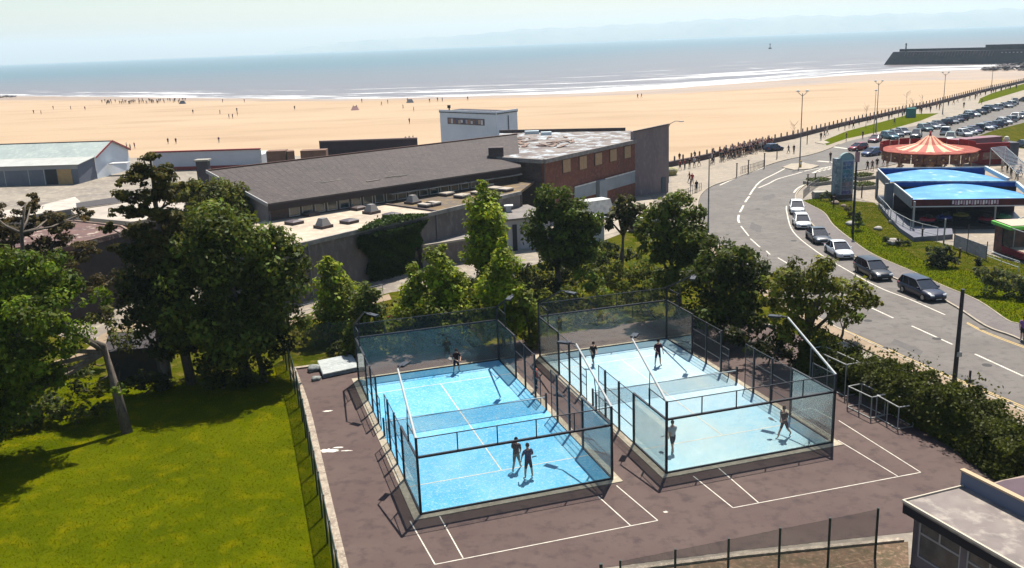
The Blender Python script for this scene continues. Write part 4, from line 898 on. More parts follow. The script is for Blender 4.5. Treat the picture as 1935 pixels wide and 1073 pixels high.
def court(c, label, turfm):
    o, a = c; rt_ = empty('padel_court', o, a, label, 'padel court', 'the two glass walled padel courts')
    b = lambda mb, n, mt, p=None: mb.build(n, mt, p or rt_, origin=L0)
    b(MB().box(-.42, 10.42, -.42, 20.42, .012, .05), 'base_slab', mat('base_concrete', (.42, .36, .26), (.30, .25, .18), .9, (.50, .44, .33), 4))
    b(MB().box(0, 10, 0, 20, .05, .062), 'playing_surface', turfm)
    for v in (3.05, 16.95): b(MB().box(.05, 9.95, v - .035, v + .035, .066, .068), 'service_line', LINEW)
    b(MB().box(4.965, 5.035, 3.1, 16.9, .070, .072), 'centre_line', LINEW)
    # end walls: five glass panels, a ring of wire above
    for v in (0, 20):
        for i in range(5):
            b(MB().box(i * 2 + .006, i * 2 + 1.994, v - .006, v + .006, .12, 2.98), 'glass_panel', PGLASS)
            wirepanel('wire_panel', PWIRE, rt_, (i * 2 + .03, v), (i * 2 + 1.97, v), 3.08, 3.97)
            if i: b(MB().box(i * 2 - .025, i * 2 + .025, v - .025, v + .025, 3.08, 4), 'upper_post', STEELK)
        b(MB().box(.05, 9.95, v - .06, v + .06, 2.98, 3.08), 'crossbeam', STEELK)
        b(MB().box(.05, 9.95, v - .02, v + .02, 3.97, 4.01), 'top_rail', STEELK)
        b(MB().box(.05, 9.95, v - .05, v + .05, .05, .12), 'bottom_rail', STEELK)
        for u in (0, 10): b(MB().box(u - .055, u + .055, v - .055, v + .055, .0, 4.03), 'corner_post', STEELK)
    for u in (0, 10):
        for s_ in (0, 1):
            V = (lambda v: v) if s_ == 0 else (lambda v: 20 - v)
            def seg(n, v0, v1, z0, z1, w, m_=STEELK): y = sorted((V(v0), V(v1))); return b(MB().box(u - w, u + w, y[0], y[1], z0, z1), n, m_)
            seg('glass_panel', .06, 1.995, .12, 2.98, .006, PGLASS); seg('glass_panel', 2.005, 3.94, .12, 2.98, .006, PGLASS)
            seg('crossbeam', .06, 4.0, 2.98, 3.07, .05); seg('bottom_rail', .06, 4.0, .05, .12, .045)
            seg('top_rail', .06, 2.0, 3.97, 4.01, .02); wirepanel('wire_panel', PWIRE, rt_, (u, V(.06)), (u, V(1.95)), 3.07, 3.97)
            seg('upper_post', 1.96, 2.04, 3.07, 4.02, .035)
            for v, z in ((4, 3.02), (6, 3.02), (8, 3.02)): b(MB().box(u - .05, u + .05, V(v) - .06, V(v) + .06, .0, z), 'side_post', STEELK)
            hi = 3.0 if s_ == 0 else 2.0
            b(MB().box(u - .022, u + .022, V(9) - .022, V(9) + .022, .05, hi), 'gate_post', STEELK)
            for v0, v1, z1 in ((4.06, 5.94, 3.0), (6.06, 7.94, 3.0), (8.06, 8.98, hi)):
                wirepanel('wire_panel', PWIRE, rt_, (u, V(v0)), (u, V(v1)), .1, z1 - .03)
                for z in (.08, 1.0, 2.0 if z1 > 2.1 else 1.5, z1 - .02): seg('rail', v0, v1, z - .018, z + .018, .018)
        b(MB().box(u - .05, u + .05, 9.94, 10.06, .05, 1.15), 'net_post', STEELK)
        for s_ in (0, 1):                                  # floodlight arms lean inward along the side walls
            v0, dv_ = (0, 1) if s_ == 0 else (20, -1)
            a0 = Vector((u, v0, 4.0)); a1 = Vector((u + (.12 if u == 0 else -.12), v0 + dv_ * 4.4, 6.0))
            arm = b(MB().tube([a0, a1], [.07, .05], 8), 'floodlight_arm', mat('arm_white', (.55, .55, .52), rough=.5) if s_ == 0 else STEELK)
            e = a1 + Vector((0, dv_ * .35, .02)); iw = .35 if u == 0 else -.35
            b(MB().beam(a1, a1 + Vector((iw, dv_ * .5, .02)), .06).beam(a1 + Vector((iw * .6, dv_ * .35, -.02)), a1 + Vector((iw * 1.9, dv_ * .95, -.06)), .34, .10), 'floodlight', STEELK, arm)
            b(MB().beam((u, v0 + dv_ * 2.0, 4.0), a0 + (a1 - a0) * .47, .04), 'arm_strut', STEELK, arm)
    net = wirepanel('net', wire_mat('net_cord', (.02, .025, .03), .045, .010), rt_, (.05, 10), (9.95, 10), .07, .86)
    b(MB().box(.05, 9.95, 9.985, 10.015, .86, .91), 'net_tape', mat('net_tape_white', (.6, .63, .63)), net)
    b(MB().tube([(0, 10, 1.0), (2.5, 10, .93), (5, 10, .9), (7.5, 10, .93), (10, 10, 1.0)], .012, 5), 'net_cable', STEELK, net)
    return rt_
court(C1, 'glass walled padel court with deep blue floor, left of the pair', TURF1)
court(C2, 'glass walled padel court with pale sandy blue floor, right of the pair beside the hedge', TURF2)
# ---- fences
GREENM = mat('green_post', (.012, .035, .025), rough=.5)
def fence(label, line, step, h, wire, postm=GREENM, r=.04, solid=None, cap=True):
    P = [Vector((p[0], p[1], 0)) for p in line]
    o = empty('mesh_fence', P[0], 0, label, 'fence')
    pts = along([(p.x, p.y) for p in P], step)
    for i, (p, a) in enumerate(pts):
        q = p - Vector((P[0].x, P[0].y)); MB().box(-r, r, -r, r, 0, h + .05).build('post', postm, o, origin=L0).location = (q.x, q.y, 0)
        if i:
            q0 = pts[i - 1][0] - Vector((P[0].x, P[0].y)); wirepanel('wire_panel', wire, o, q0, q, .06, h)
            if cap: MB().beam((q0.x, q0.y, h), (q.x, q.y, h), .035).build('top_rail', postm, o, origin=L0)
    return o
DWIRE = wire_mat('dense_green_wire', (.012, .045, .03), .05, .016)
fl = [(p[0] - .45, p[1]) for p in smoothline([G(548, 680)] + fenceL, 3)]
fence('tall dark green mesh fence between the lawn and the sports court', fl, 2.5, 2.4, DWIRE)
fence('thin dark mesh fence behind both padel courts in front of the young trees', [G(548, 676), G(680, 662), G(840, 648), G(1000, 625), G(1180, 604), G(1290, 592)], 3.0, 2.4, FWIRE, r=.03, cap=False)
lf = [G(1740, 1037), G(1653, 1056), G(1563, 1076), G(1466, 1097), G(1367, 1119), G(1265, 1141), G(1160, 1164)]
fo = fence('green mesh fence with widely spaced posts along the bottom kerb', [lf[i] for i in (1, 2, 3, 4, 5, 6)], (lf[1] - lf[2]).length * .995, 2.35, wire_mat('sparse_wire', (.02, .05, .035), .05, .011), cap=False)
ga, gb_ = G(1137, 1166), G(1079, 1178)
go = empty('court_gate', ga, 0, 'dark green framed gate at the bottom edge below the left padel court', 'gate')
dd = gb_ - ga
for k, q in enumerate((L0, dd)): MB().box(q.x - .06, q.x + .06, q.y - .06, q.y + .06, 0, 2.35 if k == 0 else 2.2).build('gate_post', GREENM, go, origin=L0)
gf = MB(); d1 = dd.normalized()
gf.beam(d1 * .12 + Vector((0, 0, 2.1)), dd - d1 * .12 + Vector((0, 0, 2.1)), .07).beam(d1 * .14 + Vector((0, 0, .1)), d1 * .14 + Vector((0, 0, 2.1)), .06).beam(dd - d1 * .14 + Vector((0, 0, .1)), dd - d1 * .14 + Vector((0, 0, 2.1)), .06)
gf.build('gate_frame', GREENM, go, origin=L0); wirepanel('wire_panel', FWIRE, go, d1 * .15, dd - d1 * .15, .1, 2.08)
# rail beside the tan path
def railing(name, label, pts, h=1.05, step=2.5, mt=GALV, r=.025, bars=(1.0, .5), cat='railing'):
    P0 = Vector((pts[0][0], pts[0][1], 0)); o = empty(name, P0, 0, label, cat)
    pl_ = along([(p[0], p[1]) for p in pts], step)
    for i, (p, a) in enumerate(pl_):
        q = Vector((p.x - P0.x, p.y - P0.y, 0)); MB().box(q.x - r, q.x + r, q.y - r, q.y + r, 0, h).build('post', mt, o, origin=L0)
        if i:
            for k in bars: MB().beam(q0 + Vector((0, 0, h * k)), q + Vector((0, 0, h * k)), r * 1.5).build('rail', mt, o, origin=L0)
        q0 = q
    return o
railing('path_railing', 'thin steel railing along the tan path below the dark service block', [G(172, 624), G(250, 596), G(310, 570)])
railing('yard_railing', 'steel railing along the foot of the ivy covered wall', [G(545, 606), G(600, 592), G(690, 566), G(750, 552)])
railing('pedestrian_barrier', 'grey pedestrian barrier on the promenade side of the road bend', [G(1400, 328), G(1422, 322), G(1446, 314)], 1.1, .55, mat('barrier_grey', (.2, .19, .19)), .03)
railing('pedestrian_barrier', 'grey pedestrian barrier near the tall plum wall where people cross', [G(1283, 378), G(1310, 366), G(1328, 358)], 1.1, .9, mat('barrier_grey', (.2, .19, .19)), .03)
railing('pedestrian_barrier', 'grey pedestrian barrier next to the tall advertising totem', [G(1518, 374), G(1530, 362), G(1548, 350)], 1.1, .7, mat('barrier_grey', (.2, .19, .19)), .03)
# ---- stored sheets and folded goal frames
q = [G(613, 716), G(602, 690), G(672, 677), G(679, 702)]
o = empty('sheet_stack', q[0], 0, 'stack of long pale grey corrugated sheets lying behind the left padel court', 'sheet stack')
SHEETM = mat('pale_sheet', (.42, .44, .42), (.33, .35, .34), .9, (.5, .52, .5), 3, stretch=(1, 1, 1))
ex = (q[3] - q[0]); ey = (q[1] - q[0])
for k in range(7):
    z = .05 + k * .05; j = Vector((R.uniform(-.08, .08), R.uniform(-.06, .06), 0))
    mb = MB(); n = 16; vs = []
    for i in range(n + 1):
        for e in (0, 1):
            p = q[0] + ex * e + ey * (i / n) + j; vs.append((p.x, p.y, z + (.035 if i % 2 else 0)))
    mb.add(vs, [(2 * i, 2 * i + 1, 2 * i + 3, 2 * i + 2) for i in range(n)]); wpart(mb, 'sheet', SHEETM, o)
for (x, y, s_, lab) in ((597, 718, .32, 'small grey bag lying beside the stack of pale sheets'), (594, 700, .5, 'dark folded bag leaning at the end of the pale sheets')):
    P = G(x, y); tag(MB().lathe([(s_, 0), (s_ * 1.05, s_ * .4), (s_ * .7, s_ * .7), (0, s_ * .8)], 10, (P.x, P.y, .02), rib=lambda k: 1 + .25 * math.sin(k * 2.1)).build('bag', mat('bag_grey', (.12, .13, .12), (.3, .32, .3), 6), smooth=True), lab, 'bag')
def goal(label, base, wv, dv_, h, lean=0):
    o = empty('goal_frame', base, 0, label, 'goal frame'); W_ = wv; D_ = dv_; Z = Vector((0, 0, h))
    t_ = mat('frame_tube', (.42, .42, .38), (.26, .25, .23), 4, rough=.5)
    for a in (L0, W_, D_, W_ + D_, W_ * .5): MB().tube([a, a + Z], .035, 7).build('upright', t_, o, origin=L0)
    for a, b in ((L0, W_), (D_, W_ + D_), (L0, D_), (W_, W_ + D_)):
        MB().tube([a + Z, b + Z], .038, 7).build('top_bar', t_, o, origin=L0); MB().tube([a + Vector((0, 0, .06)), b + Vector((0, 0, .06))], .03, 7).build('bottom_bar', t_, o, origin=L0)
    wirepanel('netting', wire_mat('goal_net', (.05, .05, .05), .06, .006), o, D_, W_ + D_, .05, h)
    return o
def gf_(label, a, b, cpx, h): A_, B_ = G(*a), G(*b); C_ = G(*cpx, h) ; n_ = Vector((B_ - A_)).normalized(); p_ = Vector((-n_.y, n_.x, 0)); goal(label, A_, B_ - A_, p_ * 1.0, h)
gf_('tall metal goal frame standing against the hedge behind the right padel court', (1530, 716), (1596, 750), (1600, 700), 2.1)
gf_('low metal goal frame with white top bars beside the right padel court', (1601, 770), (1645, 792), (1650, 770), 1.35)
gf_('low metal goal frame furthest along the hedge, nearest the clubhouse', (1655, 788), (1696, 812), (1700, 790), 1.35)
# ================================================================== PEOPLE
def person_mesh(name, J, long_=False, hands=True):
    """J: joint -> point; one continuous skinned body"""
    names = list(J); idx = {n: i for i, n in enumerate(names)}
    rad = dict(pelvis=(.175, .13), waist=(.165, .12), chest=(.185, .13), neck=(.055, .055), chin=(.068, .075), head=(.078, .095), crown=(.055, .07))
    for s in 'lr':
        rad.update({s + 'sh': (.08, .08), s + 'el': (.046, .046), s + 'wr': (.028, .028), s + 'pa': (.034, .022), s + 'hip': (.115, .115), s + 'kn': (.066, .066), s + 'cf': (.06, .062), s + 'an': (.036, .04), s + 'toe': (.04, .03)})
    E = [('pelvis', 'waist'), ('waist', 'chest'), ('chest', 'neck'), ('neck', 'chin'), ('chin', 'head'), ('head', 'crown')]
    for s in 'lr': E += [('chest', s + 'sh'), (s + 'sh', s + 'el'), (s + 'el', s + 'wr'), (s + 'wr', s + 'pa'), ('pelvis', s + 'hip'), (s + 'hip', s + 'kn'), (s + 'kn', s + 'cf'), (s + 'cf', s + 'an'), (s + 'an', s + 'toe')]
    if hands:
        for s in 'lr':
            pa = Vector(J[s + 'pa']); d = (pa - Vector(J[s + 'wr'])).normalized(); sd_ = d.cross(Vector((0, 0, 1))); sd_ = Vector((0, 1, 0)) if sd_.length < .3 else sd_.normalized()
            for k, L_ in enumerate((.065, .078, .073, .058)):
                n1 = s + 'f%d' % k; J[n1] = pa + d * L_ + sd_ * (k - 1.5) * .021 + Vector((0, .012, 0)); rad[n1] = (.009, .009); names.append(n1); idx[n1] = len(names) - 1; E.append((s + 'pa', n1))
            n1 = s + 'th'; J[n1] = pa + d * .012 + sd_ * -.055; rad[n1] = (.010, .010); names.append(n1); idx[n1] = len(names) - 1; E.append((s + 'pa', n1))
    me = bpy.data.meshes.new(name + '_cage'); me.from_pydata([tuple(J[n]) for n in names], [(idx[a], idx[b]) for a, b in E], [])
    o = bpy.data.objects.new(name + '_cage', me); COL.objects.link(o)
    o.modifiers.new('k', 'SKIN'); sv = me.skin_vertices[0].data
    for i, n in enumerate(names): sv[i].radius = rad[n]; sv[i].use_root = (n == 'pelvis')
    sb = o.modifiers.new('s', 'SUBSURF'); sb.levels = 1
    dg = bpy.context.evaluated_depsgraph_get(); out = bpy.data.meshes.new_from_object(o.evaluated_get(dg)); out.name = name
    bpy.data.objects.remove(o)
    segs = []
    for a, b in E:
        kind = 0
        if a in ('pelvis', 'waist', 'chest') and b not in ('neck',): kind = 1
        if b[1:] == 'hip': kind = 2
        if a == 'pelvis' and b == 'waist': kind = 1
        if a[1:] == 'sh': kind = 3                          # half sleeve
        if a[1:] == 'hip': kind = 4                         # shorts
        if a[1:] in ('kn', 'cf'): kind = 2 if long_ else 0
        if b[1:] == 'toe': kind = 5
        if a == 'chest' and b == 'neck': kind = 6
        segs.append((Vector(J[a]), Vector(J[b]), kind))
    out.materials.clear()
    for mm in (SKIN, CLOTH, SHORTS, SHOE): out.materials.append(mm)
    for p in out.polygons:
        c = Vector(p.center); best = (9, 0, 0)
        for a, b, k in segs:
            ab = b - a; t_ = max(0, min(1, (c - a).dot(ab) / max(1e-6, ab.dot(ab)))); d_ = (c - (a + ab * t_)).length
            if d_ < best[0]: best = (d_, t_, k)
        k, t_ = best[2], best[1]
        if k == 3: k = 1 if t_ < .75 else 0
        elif k == 4: k = 2 if (t_ < .85 or long_) else 0
        elif k == 6: k = 1 if t_ < .55 else 0
        elif k == 5: k = 3
        if k == 1 and c.z < J['pelvis'][2] + .02: k = 2
        p.material_index = k; p.use_smooth = True
    return out
SHM = objcolor_mat('shorts_cloth', rough=.9, spec=.1)
t = SHM.node_tree; oi = [n for n in t.nodes if n.type == 'OBJECT_INFO'][0]
hv = t.nodes.new('ShaderNodeValToRGB'); t.links.new(oi.outputs['Random'], hv.inputs[0]); hv.color_ramp.interpolation = 'CONSTANT'
for i, (p_, c_) in enumerate(((0, (.015, .017, .03)), (.45, (.03, .03, .035)), (.75, (.12, .11, .10)), (.9, (.30, .28, .24)))):
    e = hv.color_ramp.elements[i] if i < 2 else hv.color_ramp.elements.new(p_)
    e.position = p_; e.color = (*c_, 1)
t.links.new(hv.outputs[0], t.nodes['Principled BSDF'].inputs['Base Color']); SHORTS = SHM
def pose(spread=.10, stride=0.0, lean=0.0, arms=((.26, 0, .0), (.26, 0, .0)), crouch=0.0, knee=.0):
    """facing +Y; arms = per side (elbow out, elbow fwd, fore-arm raise)"""
    zc = .95 - crouch; J = {}
    lz = lean
    J['pelvis'] = (0, 0, zc); J['waist'] = (0, lz * .4, zc + .2); J['chest'] = (0, lz * .9, zc + .43); J['neck'] = (0, lz * 1.1 + .01, zc + .57)
    J['chin'] = (0, lz * 1.2 + .03, zc + .64); J['head'] = (0, lz * 1.25 + .02, zc + .73); J['crown'] = (0, lz * 1.3, zc + .79)
    for s, sg, ar in (('l', -1, arms[0]), ('r', 1, arms[1])):
        sh = Vector((sg * .19, lz * .95, zc + .48)); J[s + 'sh'] = sh
        el = sh + Vector((sg * (ar[0] - .19), ar[1], -.27 + .12 * abs(ar[1]))); J[s + 'el'] = el
        wr = el + Vector((sg * .02 - sg * ar[2] * .25, .05 + ar[2] * .22 + ar[1] * .3, -.24 + ar[2] * .28)); J[s + 'wr'] = wr
        J[s + 'pa'] = wr + (wr - el).normalized() * .075
        st = stride * sg
        J[s + 'hip'] = (sg * .085, 0, zc - .05); J[s + 'kn'] = (sg * (spread * .75 + .03), st * .45 + crouch * .9 + (knee if sg > 0 else 0), zc - .45 + crouch * .25)
        J[s + 'cf'] = (sg * (spread * .9 + .02), st * .75 + crouch * .5, .34)
        J[s + 'an'] = (sg * (spread + .02), st * 1.05 - .02, .085 + (max(0, -st) * .25)); J[s + 'toe'] = (sg * (spread + .05), st * 1.05 + .15, .035)
    return J
POSES = dict(stand=pose(), walk=pose(.05, .28, .03, ((.22, -.10, .05), (.22, .14, .15))), ready=pose(.20, .05, .12, ((.27, .12, .55), (.27, .14, .6)), .10),
             stride=pose(.08, .38, .06, ((.24, .10, .5), (.24, -.05, .3)), .03), wide=pose(.17, 0, .02, ((.30, .04, .1), (.30, .08, .45))))
PM = {k: person_mesh('person_' + k, dict(v)) for k, v in POSES.items()}
PM['walk_long'] = person_mesh('person_walk_long', dict(pose(.05, .25, .03, ((.22, -.10, .05), (.22, .14, .15)))), True, False)
PM['stand_long'] = person_mesh('person_stand_long', dict(pose(.08, .0, 0, ((.25, .02, .0), (.25, .05, .3)))), True, False)
HAIRM = MB().lathe([(.088, -.02), (.098, .03), (.095, .08), (.07, .13), (.03, .155), (0, .16)], 12).mesh('hair', CLOTH, True)
HEADP = {k: POSES.get(k.replace('_long', ''), POSES['stand'])['head'] for k in PM}
def person(P, rz, kind, label, shirt, hair=(.02, .014, .01), scale=1.0, group=None, detail=True):
    if not detail:
        o = bpy.data.objects.new('person', PM[kind]); COL.objects.link(o); o.location = P; o.rotation_euler = (0, 0, rz); o.scale = (scale,) * 3; o.color = (*shirt, 1)
        return tag(o, label, 'person', group)
    o = empty('person', P, rz, label, 'person', group); o.scale = (scale,) * 3
    b = bpy.data.objects.new('body', PM[kind]); COL.objects.link(b); b.parent = o; b.color = (*shirt, 1)
    h = bpy.data.objects.new('hair', HAIRM); COL.objects.link(h); h.parent = b; hp_ = HEADP[kind]; h.location = (hp_[0], hp_[1] - .012, hp_[2] - .01); h.color = (*hair, 1)
    return o
def racket(P, rz, tilt, label):
    o = empty('racket', P, 0, label, 'racket'); o.rotation_euler = (tilt, 0, rz)
    MB().tube([(0, 0, -.12), (0, 0, .06)], .017, 8).build('handle', STEELK, o, origin=L0)
    n = 16; ring = [(math.sin(i * 6.283 / n) * .125, 0, .22 + math.cos(i * 6.283 / n) * .15) for i in range(n + 1)]
    MB().tube(ring, .014, 6).build('rim', STEELK, o, origin=L0)
    MB().add([(x, y, z) for x, _, z in ring[:-1] for y in (-.012, .012)], [tuple(range(0, 2 * n, 2)), tuple(range(1, 2 * n, 2))[::-1]]).build('face', mat('racket_face', (.06, .06, .07), rough=.5), o, origin=L0)
a1, a2 = C1[1], C2[1]
PF = .062
def onc(c, u, v): return CP(c, u, v, PF)
person(onc(C1, 6.55, 18.75), math.pi + a1 + .15, 'ready', 'player in black at the far end of the left padel court', (.03, .012, .014), (.06, .03, .02), 1.02)
person(onc(C1, 5.75, 2.75), a1 - .55, 'stride', 'striding player in dark clothes behind the near glass of the left court', (.045, .03, .035), scale=1.04)
person(onc(C1, 6.05, 1.65), a1 + .12, 'wide', 'player in navy shirt with back turned, nearest the glass on the left court', (.03, .045, .14), scale=1.08)
person(onc(C2, 2.76, 16.7), math.pi + a2, 'stride', 'player in black shirt at the far left of the right padel court', (.018, .016, .02), scale=.98)
person(onc(C2, 6.8, 14.9), math.pi + a2, 'wide', 'player in dark red top and pale shorts, far right of the right court', (.05, .015, .03), scale=1.06)
person(onc(C2, 1.42, 2.1), a2 - .15, 'walk', 'player in pale grey shirt beside the near corner post of right court', (.48, .50, .52), scale=1.02)
person(onc(C2, 8.0, 1.55), a2 + 1.9, 'stride', 'player in black shirt and pale shorts near the right side glass', (.03, .02, .025), scale=1.06)
person(G(1013, 738), 1.0, 'stand_long', 'person in a coral top standing on the tarmac between the two courts', (.45, .09, .06), scale=.98)
person(G(1931, 643), 2.6, 'walk', 'person with red hair and lilac top walking at the right edge', (.26, .13, .34), (.25, .02, .02), 1.0)
for (c, u, v, dz, rz, tl, lab) in ((C1, 6.15, 18.35, 1.05, .5, -1.0, 'black padel racket held by the far player on the left court'), (C1, 6.42, 1.95, 1.05, .3, 1.0, 'black padel racket held by the navy shirted player'), (C2, 2.35, 16.35, .95, .8, -1.9, 'black padel racket held low by the far left player'),
                                  (C2, 1.12, 2.45, .92, .4, -2.0, 'black padel racket held low beside the grey shirted player'), (C2, 7.55, 1.85, 1.0, 1.0, -1.2, 'black padel racket held by the player near the side glass')):
    racket(CP(c, u, v, dz), rz, tl, lab)
# ================================================================== CARS
def car_parts(kind):
    L_, W_, Hh = {'hatch': (3.95, 1.72, 1.46), 'saloon': (4.55, 1.78, 1.42), 'estate': (4.65, 1.80, 1.50), 'suv': (4.5, 1.86, 1.70)}[kind]
    h = L_ / 2; w = W_ / 2; gc = .20 if kind != 'suv' else .26; belt = Hh * .60
    X = [-h, -h + .05, -h + .28, -h * .62, -h * .2, h * .28, h * .45, h * .72, h - .22, h - .05, h]
    rear = belt * (.93 if kind != 'saloon' else .95)
    ZT_ = [belt * .62, belt * .80, rear, belt, belt, belt * .98, belt * .93, belt * .86, belt * .76, belt * .62, belt * .50]
    ZB_ = [gc + .18, gc + .06, gc, gc, gc, gc, gc, gc, gc, gc + .04, gc + .12]
    WW = [w * .78, w * .88, w * .96, w, w, w, w, w * .98, w * .92, w * .80, w * .66]
    body = MB(); n = 0; rings = []
    for x, zt, zb, ww in zip(X, ZT_, ZB_, WW):
        hs = [(ww * .86, zb), (ww, zb + .10), (ww * 1.0, zb + (zt - zb) * .55), (ww * .985, zt - (zt - zb) * .22), (ww * .90, zt - .02), (ww * .55, zt + .018), (0, zt + .028)]
        rings.append([(x, y, z) for y, z in hs] + [(x, -y, z) for y, z in hs[-2::-1]])
    k = len(rings[0]); vs = [p for r in rings for p in r]
    fs = [(i * k + j, i * k + (j + 1) % k, (i + 1) * k + (j + 1) % k, (i + 1) * k + j)[::-1] for i in range(len(rings) - 1) for j in range(k)]
    fs += [tuple(range(k)), tuple(range((len(rings) - 1) * k, len(rings) * k))[::-1]]
    body.add(vs, fs)
    # glasshouse
    fx = {'hatch': (-h + .12, -h + .55, h * .02, h * .50), 'saloon': (-h * .72, -h * .38, h * .02, h * .46), 'estate': (-h + .15, -h + .50, h * .02, h * .46), 'suv': (-h + .14, -h + .45, h * .05, h * .48)}[kind]
    r0, r1, r2, r3 = fx; zb = belt - .03; zt = Hh - .06; tw = w * .74; bw = w * .93
    glass = MB().hexa([(r0, -bw, zb), (r3, -bw, zb), (r3, bw, zb), (r0, bw, zb)], [(r1, -tw, zt), (r2, -tw, zt), (r2, tw, zt), (r1, tw, zt)])
    roof = MB(); ns = 6; vs = []
    for i in range(ns + 1):
        t_ = i / ns; x = lerp(r1 - .06, r2 + .08, t_); z = zt + .02 + .06 * math.sin(math.pi * (.15 + .7 * t_)) - .03
        for y in (-tw - .02, -tw * .8, 0, tw * .8, tw + .02): vs.append((x, y, z + (0 if abs(y) > tw else (.03 if abs(y) > 0 else .045))))
    roof.add(vs, [(i * 5 + j, (i + 1) * 5 + j, (i + 1) * 5 + j + 1, i * 5 + j + 1) for i in range(ns) for j in range(4)])
    ps = []
    for s in (-1, 1):
        for a, b, wd_ in (((r0 - .02, s * bw, zb), (r1, s * tw, zt + .02), .09), ((r3 + .02, s * bw, zb), (r2, s * tw, zt + .02), .06), ((lerp(r0, r3, .50), s * (bw + .004), zb), (lerp(r1, r2, .44), s * (tw + .006), zt + .02), .06)) + ((((lerp(r0, r3, .2), s * (bw + .004), zb), (lerp(r1, r2, .12), s * (tw + .006), zt), .10),) if kind != 'saloon' else ()):
            ps.append(MB().beam(a, b, wd_, .035))
    wx = (-h * .58, h * .62); wr = .31 if kind != 'suv' else .35
    return dict(L=L_, W=W_, body=body, glass=glass, roof=roof, pillars=ps, wx=wx, wr=wr, w=w, h=h, belt=belt, gc=gc)
CARPROTO = {}
def make_car(kind, P, rz, color, label, group=None):
    if kind not in CARPROTO:
        d = car_parts(kind); M_ = {}
        bm_ = d['body'].mesh('car_body', PAINT, True); M_['body'] = bm_
        M_['g'] = d['glass'].mesh('car_glass', CARGLASS); M_['r'] = d['roof'].mesh('car_roof', PAINT, True); M_['p'] = [p.mesh('pillar', PAINT) for p in d['pillars']]
        M_['t'] = MB().lathe([(d['wr'] * .62, -.1), (d['wr'] * .96, -.1), (d['wr'], -.06), (d['wr'], .06), (d['wr'] * .96, .1), (d['wr'] * .62, .1)], 18).mesh('tyre', TYRE, True)
        rm = MB().lathe([(0, -.07), (d['wr'] * .12, .085), (d['wr'] * .2, .085)], 10)
        for k in range(5):
            a = k * 1.2566; rm.beam((0, 0, .08), (math.cos(a) * d['wr'] * .6, math.sin(a) * d['wr'] * .6, .085), .07, .03)
        rm.lathe([(d['wr'] * .56, .06), (d['wr'] * .64, .06), (d['wr'] * .64, .10), (d['wr'] * .56, .10)], 18).lathe([(d['wr'] * .6, -.02), (0, -.02)], 12)
        M_['rim'] = rm.mesh('rim', RIM)
        M_['arch'] = MB().lathe([(d['wr'] + .075, -.012), (d['wr'] + .075, .012), (0, .012)], 18).mesh('wheel_arch', DARKW)
        CARPROTO[kind] = (d, M_)
    d, M_ = CARPROTO[kind]; o = empty('parked_car', P, rz, label, 'car', group)
    def ad(n, me, par=o, loc=(0, 0, 0), rot=(0, 0, 0), col=False):
        x = bpy.data.objects.new(n, me); COL.objects.link(x); x.parent = par; x.location = loc; x.rotation_euler = rot
        if col: x.color = (*color, 1)
        return x
    b = ad('body', M_['body'], col=True); ad('windows', M_['g']); ad('roof', M_['r'], col=True)
    for p in M_['p']: ad('pillar', p, b, col=True)
    for x in d['wx']:
        for s in (-1, 1):
            ad('wheel_arch', M_['arch'], b, (x, s * (d['w'] * .992), d['wr'] + .02), (math.pi / 2, 0, 0))
            wl_ = ad('tyre', M_['t'], o, (x, s * (d['w'] - .06), d['wr']), (-s * math.pi / 2, 0, 0)); ad('rim', M_['rim'], wl_)
            wl_.name = 'wheel'
    key = kind + '_lights'
    if key not in CARPROTO:
        h, w, bl_ = d['h'], d['w'], d['belt']
        def lm(n, x0, x1, y0, y1, z0, z1, mt): return MB().box(x0, x1, y0, y1, z0, z1).mesh(n, mt)
        CARPROTO[key] = [('headlight', lm('headlight', h - .22, h - .03, w * .45, w * .80, bl_ * .60, bl_ * .74, LAMPG)), ('headlight', lm('headlight', h - .22, h - .03, -w * .80, -w * .45, bl_ * .60, bl_ * .74, LAMPG)),
            ('tail_light', lm('tail_light', -h - .005, -h + .2, w * .62, w * .90, bl_ * .70, bl_ * .88, TAILG)), ('tail_light', lm('tail_light', -h - .005, -h + .2, -w * .90, -w * .62, bl_ * .70, bl_ * .88, TAILG)),
            ('grille', lm('grille', h - .06, h + .008, -w * .38, w * .38, bl_ * .38, bl_ * .54, DARKW)), ('number_plate', lm('number_plate', h - .02, h + .014, -.26, .26, bl_ * .28, bl_ * .36, WHITEP)),
            ('wing_mirror', lm('wing_mirror', h * .30, h * .38, w * .98, w * 1.14, bl_ - .02, bl_ + .11, PLAIN)), ('wing_mirror', lm('wing_mirror', h * .30, h * .38, -w * 1.14, -w * .98, bl_ - .02, bl_ + .11, PLAIN))]
    for n, me in CARPROTO[key]: ad(n, me, b, col=True)
    return o
near = [(1503, 401, 'hatch', (.72, .72, .70), 'white hatchback furthest round the road bend, partly hidden by another white car'),
        (1512, 428, 'hatch', (.74, .74, .72), 'white car parked second from the bend in front of a grey car'),
        (1543, 455, 'saloon', (.05, .055, .065), 'dark grey saloon parked between two white cars'),
        (1582, 482, 'saloon', (.62, .64, .66), 'silver white saloon parked between the grey saloon and a black estate'),
        (1646, 521, 'estate', (.006, .007, .010), 'black estate car parked behind the navy estate'),
        (1738, 559, 'estate', (.008, .011, .034), 'navy blue estate car, nearest car of the line parked on the bend')]
ps = [G(x, y) for x, y, *_ in near]
for i, (x, y, k, c, lab) in enumerate(near):
    a = ps[max(0, i - 1)]; b = ps[min(len(ps) - 1, i + 1)]; d = b - a; rz = math.atan2(d.y, d.x)
    q = ps[i] - Vector((-d.y, d.x, 0)).normalized() * -.15
    make_car(k, (q.x, q.y, .01), rz, c, lab, 'cars parked along the inside of the bend')
rowdir = lambda x: math.atan2(*(lambda d: (d.y, d.x))(G(1800, 226) - G(1650, 264)))
